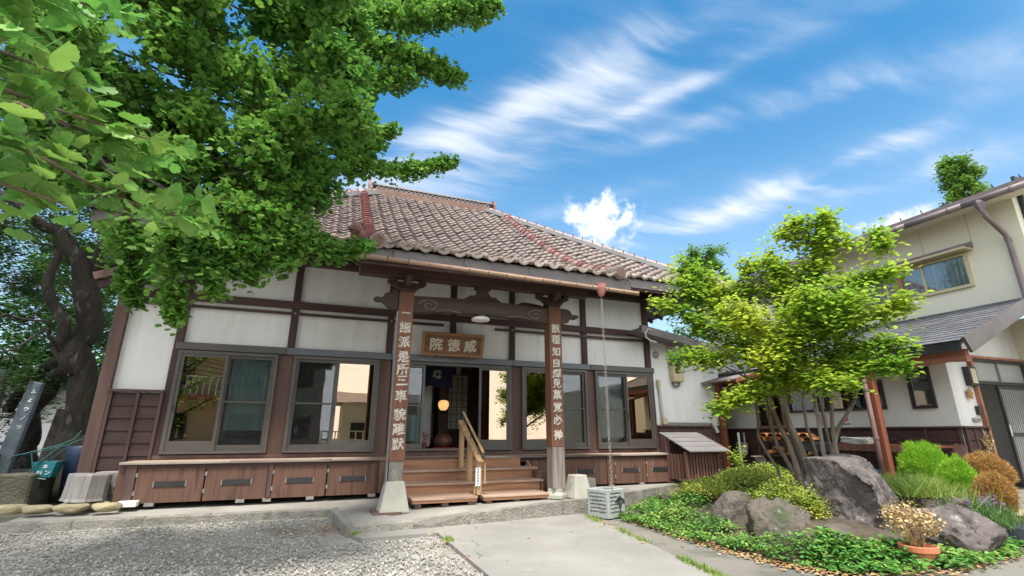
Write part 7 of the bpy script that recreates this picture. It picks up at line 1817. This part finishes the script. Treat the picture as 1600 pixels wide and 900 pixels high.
# ------------------------------------------------------------------ the shaded corner at the far left
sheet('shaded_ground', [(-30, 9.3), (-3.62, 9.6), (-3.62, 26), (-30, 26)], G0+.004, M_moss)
sheet('far_lane', [(-30, 26), (-3.6, 26), (-3.6, 40), (-30, 40)], G0+.004, M_oldcon)
def stele(name, lab, x, y, w_, h, m, tilt=0, text=None, rotz=0, base=True):
    t = thing(name, lab, 'stone monument', (x, y, G0), rotz=rotz)
    body = MB().add([(-w_/2, -.08, .25), (w_/2, -.08, .25), (w_/2, .08, .25), (-w_/2, .08, .25), (-w_/2*.85, -.07, h), (w_/2*.85, -.07, h), (w_/2*.85, .07, h), (-w_/2*.85, .07, h)], [(3, 2, 1, 0), (4, 5, 6, 7), (0, 1, 5, 4), (1, 2, 6, 5), (2, 3, 7, 6), (3, 0, 4, 7)])
    b_o = local(body, 'stone_slab', m, t, bevel=.03); b_o.rotation_euler.y = tilt
    if base: local(MB().box(-w_*.7, w_*.7, -.25, .25, 0, .25), 'base_stone', M_darkgran, t, bevel=.02)
    if text:
        for i, c_ in enumerate(text):
            me = glyphs(c_, .085, .004, .001); me.materials.clear(); me.materials.append(M_white); q = bpy.data.objects.new('letter', me); COL.objects.link(q); q.parent = b_o; q.location = (w_*.12, -.082, h-.18-i*.16)
    return t
stele('stone_monument', 'blue grey stone monument with white vertical writing under the old tree', -5.22, 11.9, .25, 2.2, M_slate, R(6), 'ふよウノツ')
stele('stone_monument', 'smaller plain brownish stone monument next to the trunk', -5.05, 13.3, .45, 1.75, M_rock2, R(4))
stele('stone_monument', 'tall black stone monument at the left edge of the yard', -5.62, 11.9, .42, 2.4, M_darkgran, 0)
tag(MB().box(-7.5, -4.55, 11.55, 14, .1, .72, ch=.03).build('stone_platform', M_moss, None, loc=(-6, 12, .1)), 'low dark stone platform under the monuments', 'platform')
for i, (x, z, lab) in enumerate(((-5.3, .73, 'black stone block on the platform, the lower one'), (-5.5, 1.12, 'black stone block on the platform, the upper one'))):
    tag(MB().box(x-.5, x+.2, 11.3, 11.65, z, z+.34, ch=.02).build('stone_block', M_darkgran, None, loc=(x, 11.4, z)), lab, 'stone block')
# wheelbarrow-like cart with a teal bin
wb = thing('garden_cart', 'dark metal garden cart with long handles and teal bin by the trunk', 'cart', (-5.9, 11.0, G0))
tb_ = MB().add([(-6.05, 10.8, .5), (-5.65, 10.8, .5), (-5.65, 11.2, .5), (-6.05, 11.2, .5), (-6.12, 10.75, .95), (-5.55, 10.75, .95), (-5.55, 11.3, .95), (-6.12, 11.3, .95)], [(3, 2, 1, 0), (0, 1, 5, 4), (1, 2, 6, 5), (2, 3, 7, 6), (3, 0, 4, 7)]).build('bin', mat('teal_plastic', [(.012, .13, .16), (.02, .17, .2)], bump=0, rough=.5), wb)  # bin colour darkened to stand for the deep shade of this corner
glyph_obj('letter', '01', .15, (-5.92, 10.765, .64), M_white, tb_, extrude=.002); glyph_obj('letter', 'ン', .15, (-5.72, 10.765, .64), M_white, tb_, extrude=.002); glyph_obj('letter', '本', .13, (-5.8, 10.75, .82), M_white, tb_, extrude=.002)
M_tealtube = mat('teal_tube', [(.02, .09, .09)], bump=0, rough=.4)
for y in (10.72, 11.3):
    MB().tube([(-6.7, y, .95), (-6.62, y, 1.12), (-6.4, y, 1.18), (-5.6, y, 1.42), (-5.25, y, 1.6), (-5.12, y, 1.85)], .018, 6).build('handle', M_tealtube, wb)
    MB().tube([(-6.2, y, 1.2), (-6.0, y, .5), (-5.7, y, .45)], .018, 6).tube([(-5.5, y, 1.45), (-5.95, y, .95), (-6.3, y, .4)], .018, 6).build('frame_tube', M_tealtube, wb)
MB().tube([(-6.0, 10.95, .34), (-6.0, 11.05, .34)], .2, 16).build('wheel', M_black, wb)
wb.scale = (.6, .6, .6); wb.location = (-4.55, 11.9, .42)
tag(MB().lathe((-4.15, 12.2, .3), [(.2, 0), (.24, .7), (.25, .85), (.23, .87)], 18).build('blue_barrel', mat('navy_plastic', [(.006, .018, .05)], bump=0, rough=.5), None, smooth=True, loc=(-4.05, 11.4, G0)), 'dark blue barrel standing between the cart and the temple', 'barrel')  # deep shade of the corner put into the dark blue of the barrel
bl = thing('neighbour_house', 'small pale neighbouring house far behind the old tree', 'house', (-11, 24, G0))
MB().box(-14, -8.5, 23, 28, .1, 2.6).build('wall', M_housew, bl); MB().prism([(-14.5, 22.6, 2.6), (-8, 22.6, 2.6), (-11.2, 22.6, 3.9)], (0, 6, 0)).build('roof', M_hipm, bl)
win = MB().box(-10.6, -9.4, 22.97, 23.0, 1.0, 2.0).build('window', M_darkal, bl); MB().box(-10.5, -9.5, 22.96, 22.97, 1.1, 1.9).build('glass_pane', G_dark, win)
bl2 = thing('neighbour_shed', 'low grey shed beyond the gap beside the temple corner', 'shed', (-6.2, 20, G0))
MB().box(-7.4, -5.2, 19.5, 21.5, .1, 1.7).build('wall', M_housew, bl2); MB().prism([(-7.7, 19.2, 1.7), (-4.9, 19.2, 1.7), (-6.3, 19.2, 2.3)], (0, 2.6, 0)).build('roof', M_hipm, bl2)

# ------------------------------------------------------------------ across the yard, behind the camera: what the panes reflect
OH = thing('yard_house', 'tan two storey house with a balcony across the yard', 'house', (-3, -12, G0))
MB().box(-14, .2, -16, -11, .1, 5.6).build('wall', M_tan, OH)
MB().prism([(-14.8, -10.3, 5.6), (-14.8, -16.6, 5.6), (-14.8, -13.4, 7.0)], (15.4, 0, 0)).build('roof', M_hipm, OH)
MB().box(-9, -2, -11.0, -9.7, 3.1, 3.3).build('balcony_floor', M_rust, OH)
for i in range(25): MB().box(-9+i*.28, -8.96+i*.28, -9.8, -9.75, 3.3, 4.2).build('baluster', M_white, OH)
MB().box(-9, -2, -9.82, -9.72, 4.2, 4.26).build('balcony_rail', M_white, OH)
for x in (-12, -8, -4.5, -2):
    for z in (1.1, 3.9):
        f = MB().box(x, x+1.6, -11.0, -10.93, z, z+1.3).build('window', M_darkal, OH); MB().box(x+.08, x+1.52, -10.93, -10.92, z+.08, z+1.22).build('glass_pane', G_dark, f)
MB().box(1.6, 2.5, -6.49, -6.44, .9, 1.9).box(3.4, 4.6, -6.49, -6.44, .6, 2.0).build('shed_window', M_darkal, OH)
LF = thing('lattice_fence', 'cream lattice fence standing in front of the yard shed', 'fence', (1.6, -4.5, G0))
for i in range(9): MB().box(.2+i*.3, .25+i*.3, -4.5, -4.46, .1, 1.5).build('fence_stile', M_cream, LF)
for z in (.4, .75, 1.1, 1.45): MB().box(.2, 2.7, -4.455, -4.42, z, z+.05).build('fence_rail', M_cream, LF)
SHD = thing('yard_shed', 'cream wooden shed across the yard', 'shed', (3.6, -6, G0))
MB().box(1.1, 7, -9.5, -6.5, .1, 2.9).build('wall', M_cream, SHD); MB().prism([(.8, -6.1, 2.9), (.8, -9.9, 2.9), (.8, -8, 3.5)], (6.6, 0, 0)).build('roof', M_gutter, SHD)
far_tree('yard_tree', 'round green tree across the yard to the right', 9.6, -3.4, 1.8, 5.2, 2.0, M_garden, 21, .4, .16, 20, 30, .25)
far_tree('yard_tree', 'leafy tree in front of the tan house across the yard', -5.8, -5.5, 2.2, 6.5, 2.0, M_gink, 22, .4, .16, 20, 30, .25)
